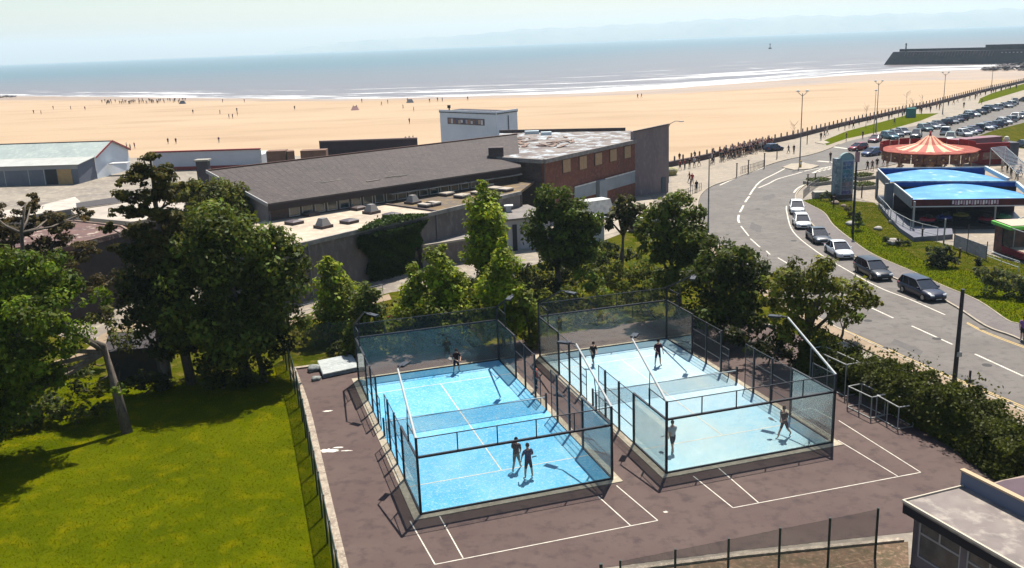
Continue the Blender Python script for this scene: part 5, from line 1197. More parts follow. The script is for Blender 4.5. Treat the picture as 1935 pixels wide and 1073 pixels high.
farc = [(1621, 284, 'hatch', (.28, .012, .025), 'red hatchback at the near end of the promenade row', 3.6), (1653, 268, 'saloon', (.16, .012, .03), 'maroon saloon parked behind the red hatchback', None),
        (1681, 262, 'estate', (.10, .22, .26), 'pale teal car parked next to the maroon saloon', None), (1706, 254, 'hatch', (.30, .31, .32), 'silver hatchback between the teal car and a dark jeep', None),
        (1731, 260, 'suv', (.03, .03, .04), 'black jeep standing out in the car park aisle', None), (1748, 247, 'estate', (.10, .16, .17), 'dark teal estate in the promenade row', None),
        (1773, 240, 'hatch', (.03, .03, .045), 'black hatchback left of a grey car in the promenade row', None), (1797, 233, 'saloon', (.22, .23, .25), 'grey saloon in the middle of the promenade row', None),
        (1817, 227, 'hatch', (.04, .045, .05), 'dark hatchback beside the silver people carrier', None), (1837, 220, 'estate', (.50, .52, .50), 'silver people carrier in the promenade row', None),
        (1863, 213, 'suv', (.02, .024, .045), 'tall dark blue van shaped car near the bollards', None), (1884, 206, 'hatch', (.60, .60, .58), 'white hatchback right of the tall dark blue car', None),
        (1900, 203, 'saloon', (.32, .33, .34), 'grey saloon near the right end of the promenade row', None), (1917, 197, 'suv', (.03, .035, .04), 'black car second from the right edge of promenade row', None), (1936, 192, 'hatch', (.05, .055, .07), 'dark car cut by the right edge of the promenade row', None),
        (1646, 294, 'hatch', (.06, .09, .20), 'blue hatchback behind the advertising totem near the carousel', 3.7),
        (1787, 254, 'suv', (.70, .70, .68), 'white off roader in the aisle above the carousel', None), (1795, 266, 'suv', (.22, .25, .22), 'grey green jeep just behind the carousel top', None),
        (1822, 257, 'hatch', (.62, .62, .62), 'white hatchback at the start of the grass side row', None), (1841, 251, 'hatch', (.07, .04, .12), 'purple hatchback in the grass side row', None),
        (1860, 245, 'saloon', (.45, .46, .48), 'silver saloon between purple and navy cars', None), (1881, 240, 'hatch', (.03, .035, .09), 'navy hatchback in the grass side row', None),
        (1898, 234, 'hatch', (.72, .72, .70), 'white hatchback right of the navy hatchback', None), (1917, 227, 'suv', (.74, .74, .72), 'large white van shaped car in the grass side row', None), (1936, 221, 'hatch', (.50, .52, .56), 'silver car cut by the right edge in grass side row', None),
        (1933, 278, 'saloon', (.10, .11, .12), 'dark grey car alone on the far side of the rough grass', None)]
farc += [(1694, 258, 'hatch', (.12, .13, .15), 'grey hatchback squeezed between the teal and silver cars', None), (1761, 243, 'saloon', (.35, .36, .37), 'silver saloon between the dark teal estate and a black hatchback', None), (1785, 236, 'hatch', (.015, .018, .03), 'black hatchback squeezed left of the grey saloon', None),
         (1807, 230, 'saloon', (.05, .06, .10), 'dark blue saloon right of the grey saloon', None), (1827, 223, 'hatch', (.20, .21, .22), 'mid grey hatchback left of the silver people carrier', None), (1850, 216, 'saloon', (.03, .035, .04), 'black saloon between the people carrier and the tall dark car', None), (1874, 209, 'estate', (.10, .11, .13), 'dark grey estate beside the tall dark blue car', None), (1908, 200, 'hatch', (.62, .62, .6), 'small white car second row end of the promenade row', None),
         (1831, 254, 'hatch', (.25, .26, .28), 'grey hatchback second in the grass side row', None), (1851, 248, 'suv', (.04, .045, .05), 'dark off roader between the purple and silver cars', None), (1870, 243, 'hatch', (.03, .05, .12), 'blue hatchback behind the silver saloon', None), (1889, 237, 'saloon', (.08, .085, .09), 'dark saloon left of the white hatchback', None), (1908, 230, 'hatch', (.30, .31, .33), 'silver hatchback left of the large white car', None), (1926, 224, 'saloon', (.55, .55, .55), 'pale silver saloon near the right edge', None)]
for (x, y, k, c, lab, hdg) in farc:
    rz = rowdir(x) + R.uniform(-.12, .12) + (math.pi if R.random() < .5 else 0) + (.9 if 1660 < x and k != 'suv' else .2)
    make_car(k, (G(x, y).x, G(x, y).y, .01), rz if hdg is None else hdg, c, lab, 'cars parked on the promenade car park')
# ================================================================== TREES AND PLANTS
def leaf_cloud(blobs, per_m2, size, seed, shell=.65, flat_=1.0, sub=(.22, .42), droop=0.0, nsub=None, up_bias=.35):
    """blobs: (centre, radius, vertical squash). Leaves gather in clumps spread through each blob."""
    rs = np.random.RandomState(seed); Q, TI, NRM = [], [], []
    for (c, r, sq) in blobs:
        k = nsub or max(7, int(9 + r * r * 1.9))
        d = rs.randn(k, 3); d /= np.linalg.norm(d, axis=1)[:, None]
        rr = r * (shell + (1 - shell) * rs.rand(k)) * (1 - .12 * rs.rand(k)); cc = np.array(c) + d * rr[:, None] * np.array([1, 1, sq]) * .82
        sr = r * (sub[0] + (sub[1] - sub[0]) * rs.rand(k)); sr = np.minimum(sr, 1.15)
        for j in range(k):
            n = max(12, int(1.2 * per_m2 * 12.57 * sr[j] ** 2 / 3))
            e = rs.randn(n, 3); e /= np.linalg.norm(e, axis=1)[:, None]; e[:, 2] += up_bias * .5
            rad = sr[j] * (.35 + .75 * rs.rand(n) ** .6) * (1 + .35 * (rs.rand(n) > .93))
            p = cc[j] + e * rad[:, None] * np.array([1, 1, .8 * flat_]); p[:, 2] -= droop * rs.rand(n)
            Q.append(p); TI.append(np.full(n, .45 + 1.05 * rs.rand()) * (.7 + .6 * rs.rand(n))); NRM.append(e + rs.randn(n, 3) * .55 + np.array([0, 0, up_bias]))
    P = np.concatenate(Q); T = np.concatenate(TI); E_ = np.concatenate(NRM); E_ /= np.linalg.norm(E_, axis=1)[:, None] + 1e-9
    keep = P[:, 2] > .05; P, T, E_ = P[keep], T[keep], E_[keep]; n = len(P)
    a = np.cross(E_, rs.randn(n, 3)); a /= np.linalg.norm(a, axis=1)[:, None] + 1e-9; b = np.cross(E_, a)
    s = size * .92 * (.45 + 1.2 * rs.rand(n) ** 1.5)[:, None]
    v = np.stack([P - a * s, P + b * s * .55, P + a * s, P - b * s * .55], 1)
    v += rs.randn(n, 4, 3) * size * .12
    hue = np.ones((n, 4), np.float32); w = rs.rand(n); hue[:, 0] = T * (.85 + .5 * w); hue[:, 1] = T; hue[:, 2] = T * (1.0 - .3 * w)
    return v.reshape(-1, 3), T, hue[:, :3]
def tree(label, base, blobs, color, name='broadleaf_tree', stem=None, per=44, size=.20, seed=1, trunk=True, lean=None, tr=.22, group=None, sq=.85, shell=.6, forks=4, **kw):
    """blobs given as photo points with a radius in pixels, standing in the upright plane through the trunk"""
    B = G(*base); depth = Vector((B.x, B.y, 0)).length; o = empty(name, B, 0, label, 'tree' if name != 'shrub' else 'shrub', group)
    if name == 'broadleaf_tree': blobs = [(q[0], q[1], q[2] * 1.09) + tuple(q[3:]) for q in blobs]
    W_ = []
    rs = random.Random(seed)
    for b in blobs:
        px, py, r = b[:3]; dz = b[3] if len(b) > 3 else 0
        d = F_PX * fw + rt * (px - W_PX / 2) - up * (py - H_PX / 2); dh = Vector((B.x, B.y, 0)).normalized()
        t = (depth + dz) / d.dot(dh); P = Vector((0, 0, CAM_H)) + d * t
        R_ = r * d.length * t / math.hypot(F_PX, 0) / math.sqrt(1 + ((px - W_PX / 2) ** 2 + (py - H_PX / 2) ** 2) / F_PX ** 2)
        P.z = max(P.z, R_ * .45); W_.append((P, R_, sq))
    v, T, hue = leaf_cloud([((p.x, p.y, p.z), r, s) for p, r, s in W_], per, size, seed, shell=shell, **kw)
    leafobj('crown', v, 4, T, color, o, tintcol=hue)
    if stem:
        pts_ = [B]
        for (px, py) in stem:
            d = F_PX * fw + rt * (px - W_PX / 2) - up * (py - H_PX / 2); t = depth / d.dot(Vector((B.x, B.y, 0)).normalized()); pts_.append(Vector((0, 0, CAM_H)) + d * t)
        wpart(MB().tube(pts_, [lerp(tr * 1.2, .05, i / (len(pts_) - 1)) for i in range(len(pts_))], 9), 'trunk', BARK, o, smooth=True)
        for p, r, s in W_:
            nr = min(pts_, key=lambda q: (q - p).length + (3 if q.z > p.z + .2 else 0)); k = (nr + p) / 2 + Vector((0, 0, -.25))
            if (nr - p).length > .6: wpart(MB().tube([nr, k, p], [.10, .07, .03], 6), 'branch', BARK, o, smooth=True)
        trunk = False
    if trunk:
        W2 = sorted(W_, key=lambda q: -q[1])[:forks + 1]; top = W2[0][0]
        mid = B + (top - B) * .5 if lean is None else Vector(lean)
        mb = MB().tube([B + Vector((0, 0, -.1)), B + (mid - B) * .5 + Vector((rs.uniform(-.1, .1), 0, 0)), mid, top], [tr * 1.25, tr, tr * .85, tr * .3], 9)
        wpart(mb, 'trunk', BARK, o, smooth=True)
        for p, r, s in W2[1:]:
            k = mid + (p - mid) * .5 + Vector((0, 0, -r * .2)); wpart(MB().tube([mid - (mid - B) * .06, k, p + Vector((0, 0, r * .3))], [tr * .6, tr * .4, tr * .12], 7), 'limb', BARK, o, smooth=True)
    return o
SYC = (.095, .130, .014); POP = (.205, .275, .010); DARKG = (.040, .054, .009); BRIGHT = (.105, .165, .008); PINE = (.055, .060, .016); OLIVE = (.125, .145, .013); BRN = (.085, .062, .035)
# -- left mass
tree('bright leaved broadleaf tree with a bare pale leaning trunk, far left on the lawn', (241, 817), [(60, 560, 78), (20, 640, 75), (110, 640, 58), (-40, 560, 90, 1), (60, 715, 66), (130, 560, 42), (0, 770, 60), (95, 515, 50), (-40, 700, 80), (95, 710, 36), (30, 510, 50), (-70, 800, 80), (70, 600, 60, -2), (20, 690, 60, -2), (190, 560, 22), (225, 735, 16)], BRIGHT, per=58, size=.14, seed=5, lean=G(196, 655, 5.2), tr=.27, forks=5)
tree('brownish sparse pine spreading over the rusty flat roof at far left', (70, 720), [(60, 380, 30, 4), (45, 400, 40, 4), (95, 410, 40, 4), (20, 440, 55, 4), (110, 440, 50, 4), (60, 490, 70, 3), (150, 405, 30, 5), (-30, 480, 70, 3), (180, 540, 46, 2), (120, 500, 50, 2), (220, 520, 30, 2), (160, 470, 34, 3), (-20, 400, 40, 4), (180, 600, 40, 1)], (.085, .068, .022), 'pine_tree', stem=[(60, 640), (50, 540), (40, 440), (48, 385)], per=95, size=.14, seed=9, shell=.35, flat_=.6, sq=.6, sub=(.16, .30), tr=.26)
tree('tall pine with open tiered top rising above every other tree', (362, 725), [(283, 297, 26), (262, 325, 40), (305, 330, 42), (236, 340, 26), (240, 368, 34), (285, 362, 40), (318, 366, 34), (345, 350, 18), (228, 402, 26), (262, 400, 34), (300, 405, 44), (335, 410, 30), (262, 440, 46), (320, 450, 55), (230, 470, 34), (290, 490, 66), (350, 500, 60), (255, 540, 48), (310, 560, 60), (205, 430, 22)], (.090, .088, .018), 'pine_tree', stem=[(345, 650), (325, 560), (310, 470), (296, 400), (288, 330), (283, 290)], per=125, size=.13, seed=12, shell=.25, flat_=.6, sq=.6, sub=(.20, .38), tr=.30)
tree('big dark sycamore with wide dense crown beside the end of the long flat roof', (470, 722), [(430, 490, 95), (485, 450, 50), (440, 425, 46), (520, 478, 46), (500, 560, 80), (380, 560, 90), (520, 490, 62), (440, 620, 85, -1), (540, 600, 45), (390, 440, 62), (340, 620, 55), (480, 650, 55, -1), (350, 500, 62), (545, 530, 38)], SYC, per=40, size=.17, seed=21, tr=.34, forks=6)
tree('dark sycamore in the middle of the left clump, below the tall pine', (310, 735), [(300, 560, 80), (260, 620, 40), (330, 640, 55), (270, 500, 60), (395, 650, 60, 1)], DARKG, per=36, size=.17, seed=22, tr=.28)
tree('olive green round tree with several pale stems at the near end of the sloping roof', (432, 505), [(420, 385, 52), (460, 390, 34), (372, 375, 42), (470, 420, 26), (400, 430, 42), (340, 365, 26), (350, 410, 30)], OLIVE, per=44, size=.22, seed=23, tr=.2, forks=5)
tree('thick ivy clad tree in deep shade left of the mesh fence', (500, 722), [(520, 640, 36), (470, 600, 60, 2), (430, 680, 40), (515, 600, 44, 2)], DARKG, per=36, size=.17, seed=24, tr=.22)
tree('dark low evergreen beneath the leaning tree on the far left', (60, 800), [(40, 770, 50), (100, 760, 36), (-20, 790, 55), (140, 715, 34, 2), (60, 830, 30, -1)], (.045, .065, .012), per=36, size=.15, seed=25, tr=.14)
tree('tangled small tree with yellowish leaves behind the leaning trunk', (225, 720), [(225, 640, 34), (195, 600, 28), (250, 600, 22), (150, 690, 30), (180, 760, 26, -2)], (.095, .110, .016), per=26, size=.14, seed=26, tr=.10)
# -- middle, behind the courts
pops = [('bright young poplar with pointed crown nearest the big dark sycamore', (640, 640), [(625, 505, 22), (628, 540, 32), (640, 580, 42), (640, 620, 42), (622, 490, 10)], POP, 31),
    ('dark green bushy maple between the two leftmost poplars', (692, 668), [(690, 585, 34), (690, 620, 42), (670, 650, 34), (700, 550, 18), (715, 630, 24)], SYC, 32),
    ('bright broad young poplar just left of the ivy covered wall gap', (795, 640), [(788, 520, 20), (785, 560, 36), (780, 600, 40), (760, 625, 28), (800, 620, 34)], POP, 33),
    ('tall bright poplar with twin tips behind the left padel court', (842, 640), [(828, 485, 20), (832, 520, 38), (845, 560, 46), (850, 600, 48), (862, 530, 24), (838, 468, 9)], POP, 34),
    ('tallest slender poplar in front of the mossy flat roof', (928, 605), [(914, 362, 16), (916, 395, 32), (922, 430, 42), (918, 470, 46), (928, 510, 48), (912, 348, 8)], POP, 35),
    ('bright poplar with full lower crown right behind the left court corner', (952, 655), [(950, 475, 20), (955, 515, 42), (950, 560, 50), (975, 600, 44), (930, 610, 42), (952, 455, 9)], POP, 36),
    ('short bright sapling standing between the two padel courts', (1000, 655), [(1000, 600, 28), (990, 565, 24), (1005, 635, 24)], (.15, .19, .02), 37)]
for lab, b, bl, c, sd_ in pops:
    bl = [(q[0], q[1], q[2] * 1.14) + tuple(q[3:]) for q in bl]
    tree(lab, b, bl, c, 'poplar_tree' if c != SYC else 'broadleaf_tree', per=64, size=.16, seed=sd_, tr=.12, sq=1.15, shell=.35, sub=(.3, .5), up_bias=.6)
tree('large round sycamore in front of the boarded brick block', (1062, 560), [(1050, 385, 48), (1085, 400, 42), (1040, 430, 52), (1090, 450, 48), (1120, 420, 26), (1060, 480, 46), (1020, 400, 28), (1110, 470, 30)], (.085, .125, .012), per=44, size=.19, seed=41, tr=.26, forks=5)
tree('tall dark stemmed tree with tufted palm like crown near the slab wall', (1172, 520), [(1180, 382, 26), (1165, 400, 20), (1200, 398, 22), (1185, 420, 18), (1150, 415, 12)], (.085, .090, .022), 'cordyline_tree', per=36, size=.26, seed=42, tr=.22, droop=.6, lean=G(1178, 440, 4.0))
tree('broad dark sycamore beside the road bend lamp post', (1285, 600), [(1275, 400, 46), (1310, 420, 36), (1240, 420, 38), (1280, 450, 58), (1315, 470, 40), (1235, 470, 36), (1290, 510, 50), (1220, 440, 22), (1322, 400, 18)], SYC, per=44, size=.18, seed=43, tr=.28, forks=5)
tree('dense dark sycamore behind the right padel court, next to the road', (1390, 640), [(1360, 490, 50), (1405, 500, 48), (1330, 530, 50), (1380, 550, 60), (1435, 525, 38), (1340, 590, 50, -1), (1410, 590, 50, -1), (1450, 560, 30)], (.062, .086, .010), per=42, size=.17, seed=44, tr=.28, forks=5)
tree('olive crowned spreading tree overhanging the road beside the hedge', (1515, 690), [(1520, 520, 48), (1480, 540, 46), (1560, 525, 42), (1600, 555, 40), (1540, 570, 52), (1490, 590, 45), (1635, 560, 30), (1575, 590, 34), (1655, 570, 16), (1505, 630, 40, -1), (1450, 560, 26), (1560, 640, 30, -1)], OLIVE, per=42, size=.155, seed=45, tr=.26, forks=6)
tree('small leaning tree whose thin dark trunk shows against the road kerb', (1587, 642), [(1600, 600, 26), (1620, 588, 22), (1585, 590, 22)], SYC, per=34, size=.15, seed=46, tr=.09)
shr = [('leafy pale bush under the palm like tree, beside the yard', (1150, 545), [(1140, 520, 26), (1165, 510, 24), (1185, 530, 26), (1120, 510, 22)], (.10, .13, .012), 92), ('green scrub patch between the broad sycamore and the glass court', (1210, 590), [(1180, 570, 24), (1215, 575, 26), (1240, 540, 26), (1255, 520, 24)], (.085, .115, .012), 93), ('dark laurel bush in front of the small white garage', (1100, 520), [(1090, 480, 28), (1120, 490, 28), (1145, 470, 24), (1060, 500, 26)], (.045, .07, .01), 94),
    ('bright green thicket right behind the left court end wall', (860, 660), [(760, 600, 30), (800, 590, 34), (850, 600, 36), (900, 590, 34), (940, 620, 30), (720, 620, 26), (830, 630, 30)], (.11, .15, .008), 83), ('leafy green thicket behind the right court end wall', (1090, 610), [(1040, 560, 26), (1080, 555, 28), (1130, 560, 28), (1160, 575, 22), (1010, 590, 24), (1100, 585, 26)], (.11, .14, .010), 84), ('olive scrub under the broad sycamores beside the right court', (1240, 600), [(1200, 560, 26), (1240, 565, 26), (1270, 550, 26), (1180, 545, 22)], (.09, .115, .010), 85), ('dark scrub climbing the kerb below the annexe wall', (880, 560), [(850, 540, 26), (890, 530, 28), (870, 560, 26), (990, 545, 26), (1020, 520, 24), (960, 530, 24)], (.035, .05, .008), 86), ('dark bush added to deepen the shade beneath the tall pine', (270, 745), [(270, 715, 30), (310, 720, 34), (235, 725, 24)], DARKG, 65), ('dark bush added to deepen the shade right of the tall pine trunk', (420, 735), [(400, 710, 40), (450, 705, 40), (490, 700, 34)], DARKG, 66), ('mixed green undergrowth left of the leaning trunk', (150, 800), [(140, 770, 36), (90, 790, 34), (190, 775, 26)], (.06, .08, .008), 67),  # the dark bushes by the pine are added to deepen the shade
    ('black brush standing in for the tree shade on the hedge side of the right court', (1450, 690), [(1420, 650, 28), (1460, 665, 30), (1500, 680, 30), (1530, 700, 26), (1390, 632, 26), (1480, 640, 34), (1540, 660, 34)], (.03, .038, .007), 87), ('dark brush standing in for the tree shade behind the far right corner of the right court', (1370, 615), [(1350, 598, 24), (1385, 605, 26), (1420, 615, 26), (1330, 590, 20)], (.03, .038, .007), 88),  # near-black brush added under the trees, their shade put into its colour
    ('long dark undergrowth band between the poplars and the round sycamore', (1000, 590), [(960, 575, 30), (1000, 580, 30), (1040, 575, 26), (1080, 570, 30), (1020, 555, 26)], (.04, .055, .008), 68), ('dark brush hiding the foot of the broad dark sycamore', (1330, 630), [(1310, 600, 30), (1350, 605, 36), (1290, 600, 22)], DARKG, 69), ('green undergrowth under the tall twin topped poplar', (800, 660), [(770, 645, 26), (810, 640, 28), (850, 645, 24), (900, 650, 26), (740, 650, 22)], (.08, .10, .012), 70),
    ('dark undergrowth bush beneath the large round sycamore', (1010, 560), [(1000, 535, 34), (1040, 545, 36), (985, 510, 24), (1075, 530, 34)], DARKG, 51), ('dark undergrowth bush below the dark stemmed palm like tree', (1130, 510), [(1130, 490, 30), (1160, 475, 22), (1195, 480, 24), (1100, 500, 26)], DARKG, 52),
    ('bright lime green bush in the middle of the rough ground', (1120, 575), [(1112, 530, 26), (1128, 550, 30), (1140, 575, 26), (1095, 520, 18)], (.15, .23, .02), 53), ('olive bush behind the glass of the right padel court', (1050, 610), [(1055, 570, 20), (1050, 590, 24), (1080, 590, 22)], (.13, .15, .025), 54),
    ('light green scrub between the palm like tree and the broad sycamore', (1220, 545), [(1215, 505, 28), (1200, 525, 24), (1240, 520, 22), (1225, 540, 22)], (.12, .16, .025), 55), ('yellowish bush left of the broad dark sycamore foot', (1275, 610), [(1268, 575, 18), (1290, 590, 18)], (.12, .15, .02), 56),
    ('orange tinged bush behind the far wall of the right court', (1130, 615), [(1120, 595, 22), (1150, 600, 20), (1090, 612, 16)], (.17, .13, .035), 57), ('dark red leaved small bush between the poplars', (735, 620), [(733, 600, 12), (738, 612, 11)], (.14, .03, .03), 58),
    ('yellow green bush by the tan path at the court corner', (600, 655), [(590, 625, 26), (615, 635, 22), (565, 640, 22)], (.17, .17, .02), 59), ('yellow green grass clump under the ivy wall railing', (740, 600), [(735, 580, 18), (755, 570, 16), (722, 590, 12)], (.17, .17, .025), 60),
    ('dark bush under the poplars behind the left court', (880, 640), [(870, 625, 24), (900, 630, 24), (820, 640, 24)], (.06, .08, .016), 61), ('dark ivy covered stump in the shade of the left clump', (640, 668), [(630, 660, 16), (655, 655, 18)], DARKG, 62),
    ('yellow green bush glimpsed between the two dark sycamores', (1463, 615), [(1460, 592, 12), (1455, 605, 10)], (.17, .18, .015), 63), ('low dark brush beneath the olive crowned spreading tree', (1440, 665), [(1430, 640, 40), (1480, 650, 34), (1380, 635, 36)], DARKG, 64),
    ('dark glossy dome shaped bush on the verge below the white banner', (1775, 505), [(1765, 478, 22), (1785, 482, 24), (1772, 492, 26), (1800, 494, 16)], (.03, .045, .016), 71), ('small dark round bush right of the dome shaped bush', (1852, 503), [(1852, 493, 9), (1849, 499, 8)], (.03, .045, .016), 72),
    ('wide grey green bramble mass at the right edge of the verge', (1890, 560), [(1860, 520, 24), (1890, 525, 28), (1920, 535, 30), (1950, 540, 34), (1880, 540, 26), (1915, 560, 26), (1845, 512, 12)], (.10, .125, .04), 73), ('upright dark conifer shrub beside the tall dark lamp pole', (1622, 436), [(1622, 412, 10), (1623, 424, 11), (1621, 404, 6)], (.05, .085, .03), 74),
    ('reddish brown shrub left of the upright conifer', (1606, 412), [(1603, 395, 9), (1608, 404, 8)], (.07, .06, .025), 75), ('small yellow green shrub at the foot of the totem', (1570, 380), [(1560, 366, 8), (1572, 370, 8), (1552, 372, 6)], (.10, .12, .03), 76),
    ('low dark thicket on the verge behind the white boulder', (1700, 465), [(1700, 456, 9), (1715, 460, 9), (1672, 452, 8)], (.05, .07, .014), 77)]
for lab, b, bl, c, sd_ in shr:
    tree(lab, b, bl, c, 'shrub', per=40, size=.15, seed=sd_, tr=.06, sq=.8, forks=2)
# saplings on the promenade, almost bare
for k, (x, y, yt) in enumerate(((1636, 240, 200), (1711, 222, 174), (1741, 214, 180), (1723, 218, 190), (1500, 262, 235))):
    P = G(x, y); h = H_AT(P, yt); o = empty('sapling', P, 0, ['thin bare sapling nearest the paired lamp posts on the promenade', 'tallest bare sapling in the promenade grass strip', 'bare sapling furthest right in the promenade grass strip', 'short sapling beside the green kiosk on the promenade', 'bare sapling at the near end of the sea wall'][k], 'tree')
    wpart(MB().tube([P, P + Vector((0, 0, h))], [.06, .02], 6), 'trunk', BARK, o)
    tw_ = MB()
    for j in range(14):
        z = h * R.uniform(.3, .95); an = R.uniform(0, 6.3); l = R.uniform(.4, 1.1); a = P + Vector((0, 0, z)); tw_.tube([a, a + Vector((math.cos(an) * l, math.sin(an) * l, l * 1.1))], .018, 4)
    tag(wpart(tw_, 'twigs', BARK, o), kind='stuff')
# ivy on the long wall
def mass(name, label, cat, pts_fn, n, size, color, seed, kind=None, parent=None):
    rs = np.random.RandomState(seed); P = np.array([pts_fn(rs) for _ in range(n)])
    nn_ = rs.randn(n, 3) * .6 + np.array([-.2, -.5, .6]); nn_ /= np.linalg.norm(nn_, axis=1)[:, None]
    a = np.cross(nn_, rs.randn(n, 3)); a /= np.linalg.norm(a, axis=1)[:, None]; b = np.cross(nn_, a); s = size * (.55 + .9 * rs.rand(n))[:, None]
    v = np.stack([P - a * s, P + b * s * .6, P + a * s, P - b * s * .6], 1).reshape(-1, 3)
    cl = np.sin(P[:, 0] * 2.1 + P[:, 2] * 3) * np.sin(P[:, 1] * 1.7 + 1.3 * P[:, 2]); T = (.95 + .3 * cl) * (.7 + .6 * rs.rand(n))
    o = leafobj(name, v, 4, T, color, parent)
    return tag(o, label, cat, None, kind) if parent is None else o
iv0 = (G(668, 436, ZA) - A0).dot(aN); iv1 = (G(806, 406, ZA) - A0).dot(aN)
def ivy_pt(rs):
    t = rs.rand(); z = ZA * 1.03 * rs.rand() ** .8
    lo = iv0 + (1 - z / ZA) * 1.6 - .4 * math.sin(z * 2); hi = iv1 - (1 - z / ZA) * 2.4 + .4 * math.sin(z * 3)
    s_ = lo + (hi - lo) * t; bul = .25 + .75 * math.sin(math.pi * min(1, max(0, t))) ** .5 * (.5 + .5 * z / ZA)
    edge_ = rs.rand() ** .5; q = A0 + aN * s_ - aP * (bul * edge_ * 1.1); top = max(0, z - ZA * .93) > 0
    if z > ZA * .9: q = q + aP * rs.rand() * 1.6 * math.sin(math.pi * t); z = ZA + rs.rand() * .55 * math.sin(math.pi * t)
    return (q.x, q.y, z + .05)
ivo = empty('ivy', A0 + aN * (iv0 + iv1) * .5 - Vector((0, 0, ZA)), 0, 'thick dark ivy spilling over the roof edge and down the long wall', 'ivy')
mass('foliage', None, None, ivy_pt, 16000, .13, (.045, .080, .006), 81, parent=ivo)
for k in range(4):
    s_ = lerp(iv0, iv1, .25 + .17 * k); q = A0 + aN * s_ - aP * .3; wpart(MB().tube([(q.x, q.y, 0), (q.x + .3, q.y - .05, 2.2), (q.x + R.uniform(-.6, .6), q.y, 4.6)], [.09, .07, .03], 6), 'stem', BARK, ivo)
# hedge between the court plot and the road
HZ = 2.2
hl = smoothline([G(x, y, HZ) for x, y in ((1560, 630), (1600, 646), (1636, 661), (1673, 672), (1732, 700), (1796, 727), (1855, 748), (1916, 779), (1960, 806), (2060, 862), (2200, 940))], 4)
def hedge_pt(rs, L=[(Vector((p[0], p[1]))) for p in hl]):
    i = rs.randint(len(L) - 1); t = rs.rand(); p = L[i].lerp(L[i + 1], t); d = (L[i + 1] - L[i]).normalized(); n = Vector((-d.y, d.x)); n = -n if n.y > 0 else n
    if n.x > 0 and n.y > 0: n = -n
    top = HZ * (.90 + .16 * math.sin(p.x * 1.9 + p.y) + .13 * math.sin(p.x * 5.1 - p.y * 2.3) + .07 * math.sin(p.x * 11 + p.y * 7))
    u = rs.rand(); w = rs.rand()
    if u < .42: z = top - .25 * rs.rand(); o_ = w * 2.3
    elif u < .85: z = top * rs.rand(); o_ = 2.3 + .25 * rs.randn() * .5 + .3 * math.sin(z * 2 + p.x)
    else: z = top * rs.rand(); o_ = .15 * rs.randn()
    if rs.rand() < .035: z = top + rs.rand() * .8
    q = p + n * o_; return (q.x, q.y, max(.05, z))
hdo = empty('hedge', Vector((hl[12][0], hl[12][1], 0)), 0, 'long thick dark green hedge between the sports court and the road', 'hedge')
mass('foliage', None, None, hedge_pt, 56000, .095, (.080, .090, .008), 82, parent=hdo)
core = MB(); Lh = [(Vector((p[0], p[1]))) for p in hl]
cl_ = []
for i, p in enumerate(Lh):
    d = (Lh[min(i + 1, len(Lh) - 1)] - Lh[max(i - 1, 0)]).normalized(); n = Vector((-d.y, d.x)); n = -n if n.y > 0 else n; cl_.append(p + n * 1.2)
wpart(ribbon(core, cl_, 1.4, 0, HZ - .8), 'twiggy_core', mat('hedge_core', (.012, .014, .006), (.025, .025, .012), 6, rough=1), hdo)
# boulders on the verge
for (x, y, s_, lab) in ((1688, 462, .75, 'large white boulder on the verge above the dark estate car'), (1608, 426, .6, 'white boulder at the foot of the upright conifer shrub'), (1660, 435, .5, 'flat pale boulder in the rough grass near the ramp'), (1690, 423, .6, 'pale slab like boulder near the grey ramp'),
                         (1579, 386, .55, 'round brown boulder in front of the totem'), (1543, 369, .7, 'pale boulder beside the low concrete block'), (1594, 391, .4, 'small pale boulder right of the round brown one')):
    P = G(x, y); mb = MB().lathe([(s_ * .7, -.05), (s_, .2 * s_), (s_ * .92, .5 * s_), (s_ * .5, .78 * s_), (0, .82 * s_)], 9, (P.x, P.y, .05), rib=lambda k: 1 + .16 * math.sin(k * 2.3 + s_ * 9))
    tag(mb.build('boulder', mat('pale_rock', (.46, .43, .38), (.28, .25, .21), 1.5, bump=.04, bscale=6) if 'brown' not in lab else mat('brown_rock', (.17, .12, .09), (.28, .2, .15), 3)), lab, 'boulder')
P = G(1552, 374); o = tag(MB().box(P.x - 1.1, P.x + 1.1, P.y - .6, P.y + .6, 0, .9).build('concrete_block', CONC), 'low pale concrete block at the near end of the railing by the totem', 'block')
# ================================================================== LAMPS, POLES, TOTEM
def lamp(label, base, top, kind, mt=GALV, r=.10):
    P = G(*base); h = H_AT(P, top); o = empty('street_lamp', P, 0, label, 'street lamp')
    MB().tube([(0, 0, 0), (0, 0, h * .2), (0, 0, h)], [r * 1.5, r, r * .6], 9).build('pole', mt, o, origin=L0)
    if kind == 2:
        for s in (-1, 1):
            a = MB().tube([(0, 0, h - .5), (s * .5, 0, h - .05), (s * .75, 0, h + .15)], .045, 6).build('arm', mt, o, origin=L0)
            MB().lathe([(0, -.1), (.25, -.05), (.30, .1), (.18, .24), (0, .28)], 12, (s * .75, 0, h + .3)).build('lantern', mat('lantern_white', (.7, .7, .66), rough=.3), o and a, origin=L0)
    elif kind == 1:
        a = MB().tube([(0, 0, h - .3), (.25, 0, h + .2), (1.0, 0, h + .55), (1.7, 0, h + .5)], .05, 6).build('arm', mt, o, origin=L0)
        MB().box(1.6, 2.3, -.12, .12, h + .40, h + .54).build('lantern', mat('lantern_white', (.7, .7, .66)), a, origin=L0)
    elif kind == 3: MB().lathe([(0, -.1), (.25, -.05), (.30, .1), (.18, .24), (0, .28)], 12, (0, 0, h + .1)).build('lantern', mat('lantern_white', (.7, .7, .66)), o, origin=L0)
    return o
GP = mat('grey_lamp_pole', (.30, .27, .26), (.2, .18, .18), 1, rough=.6)
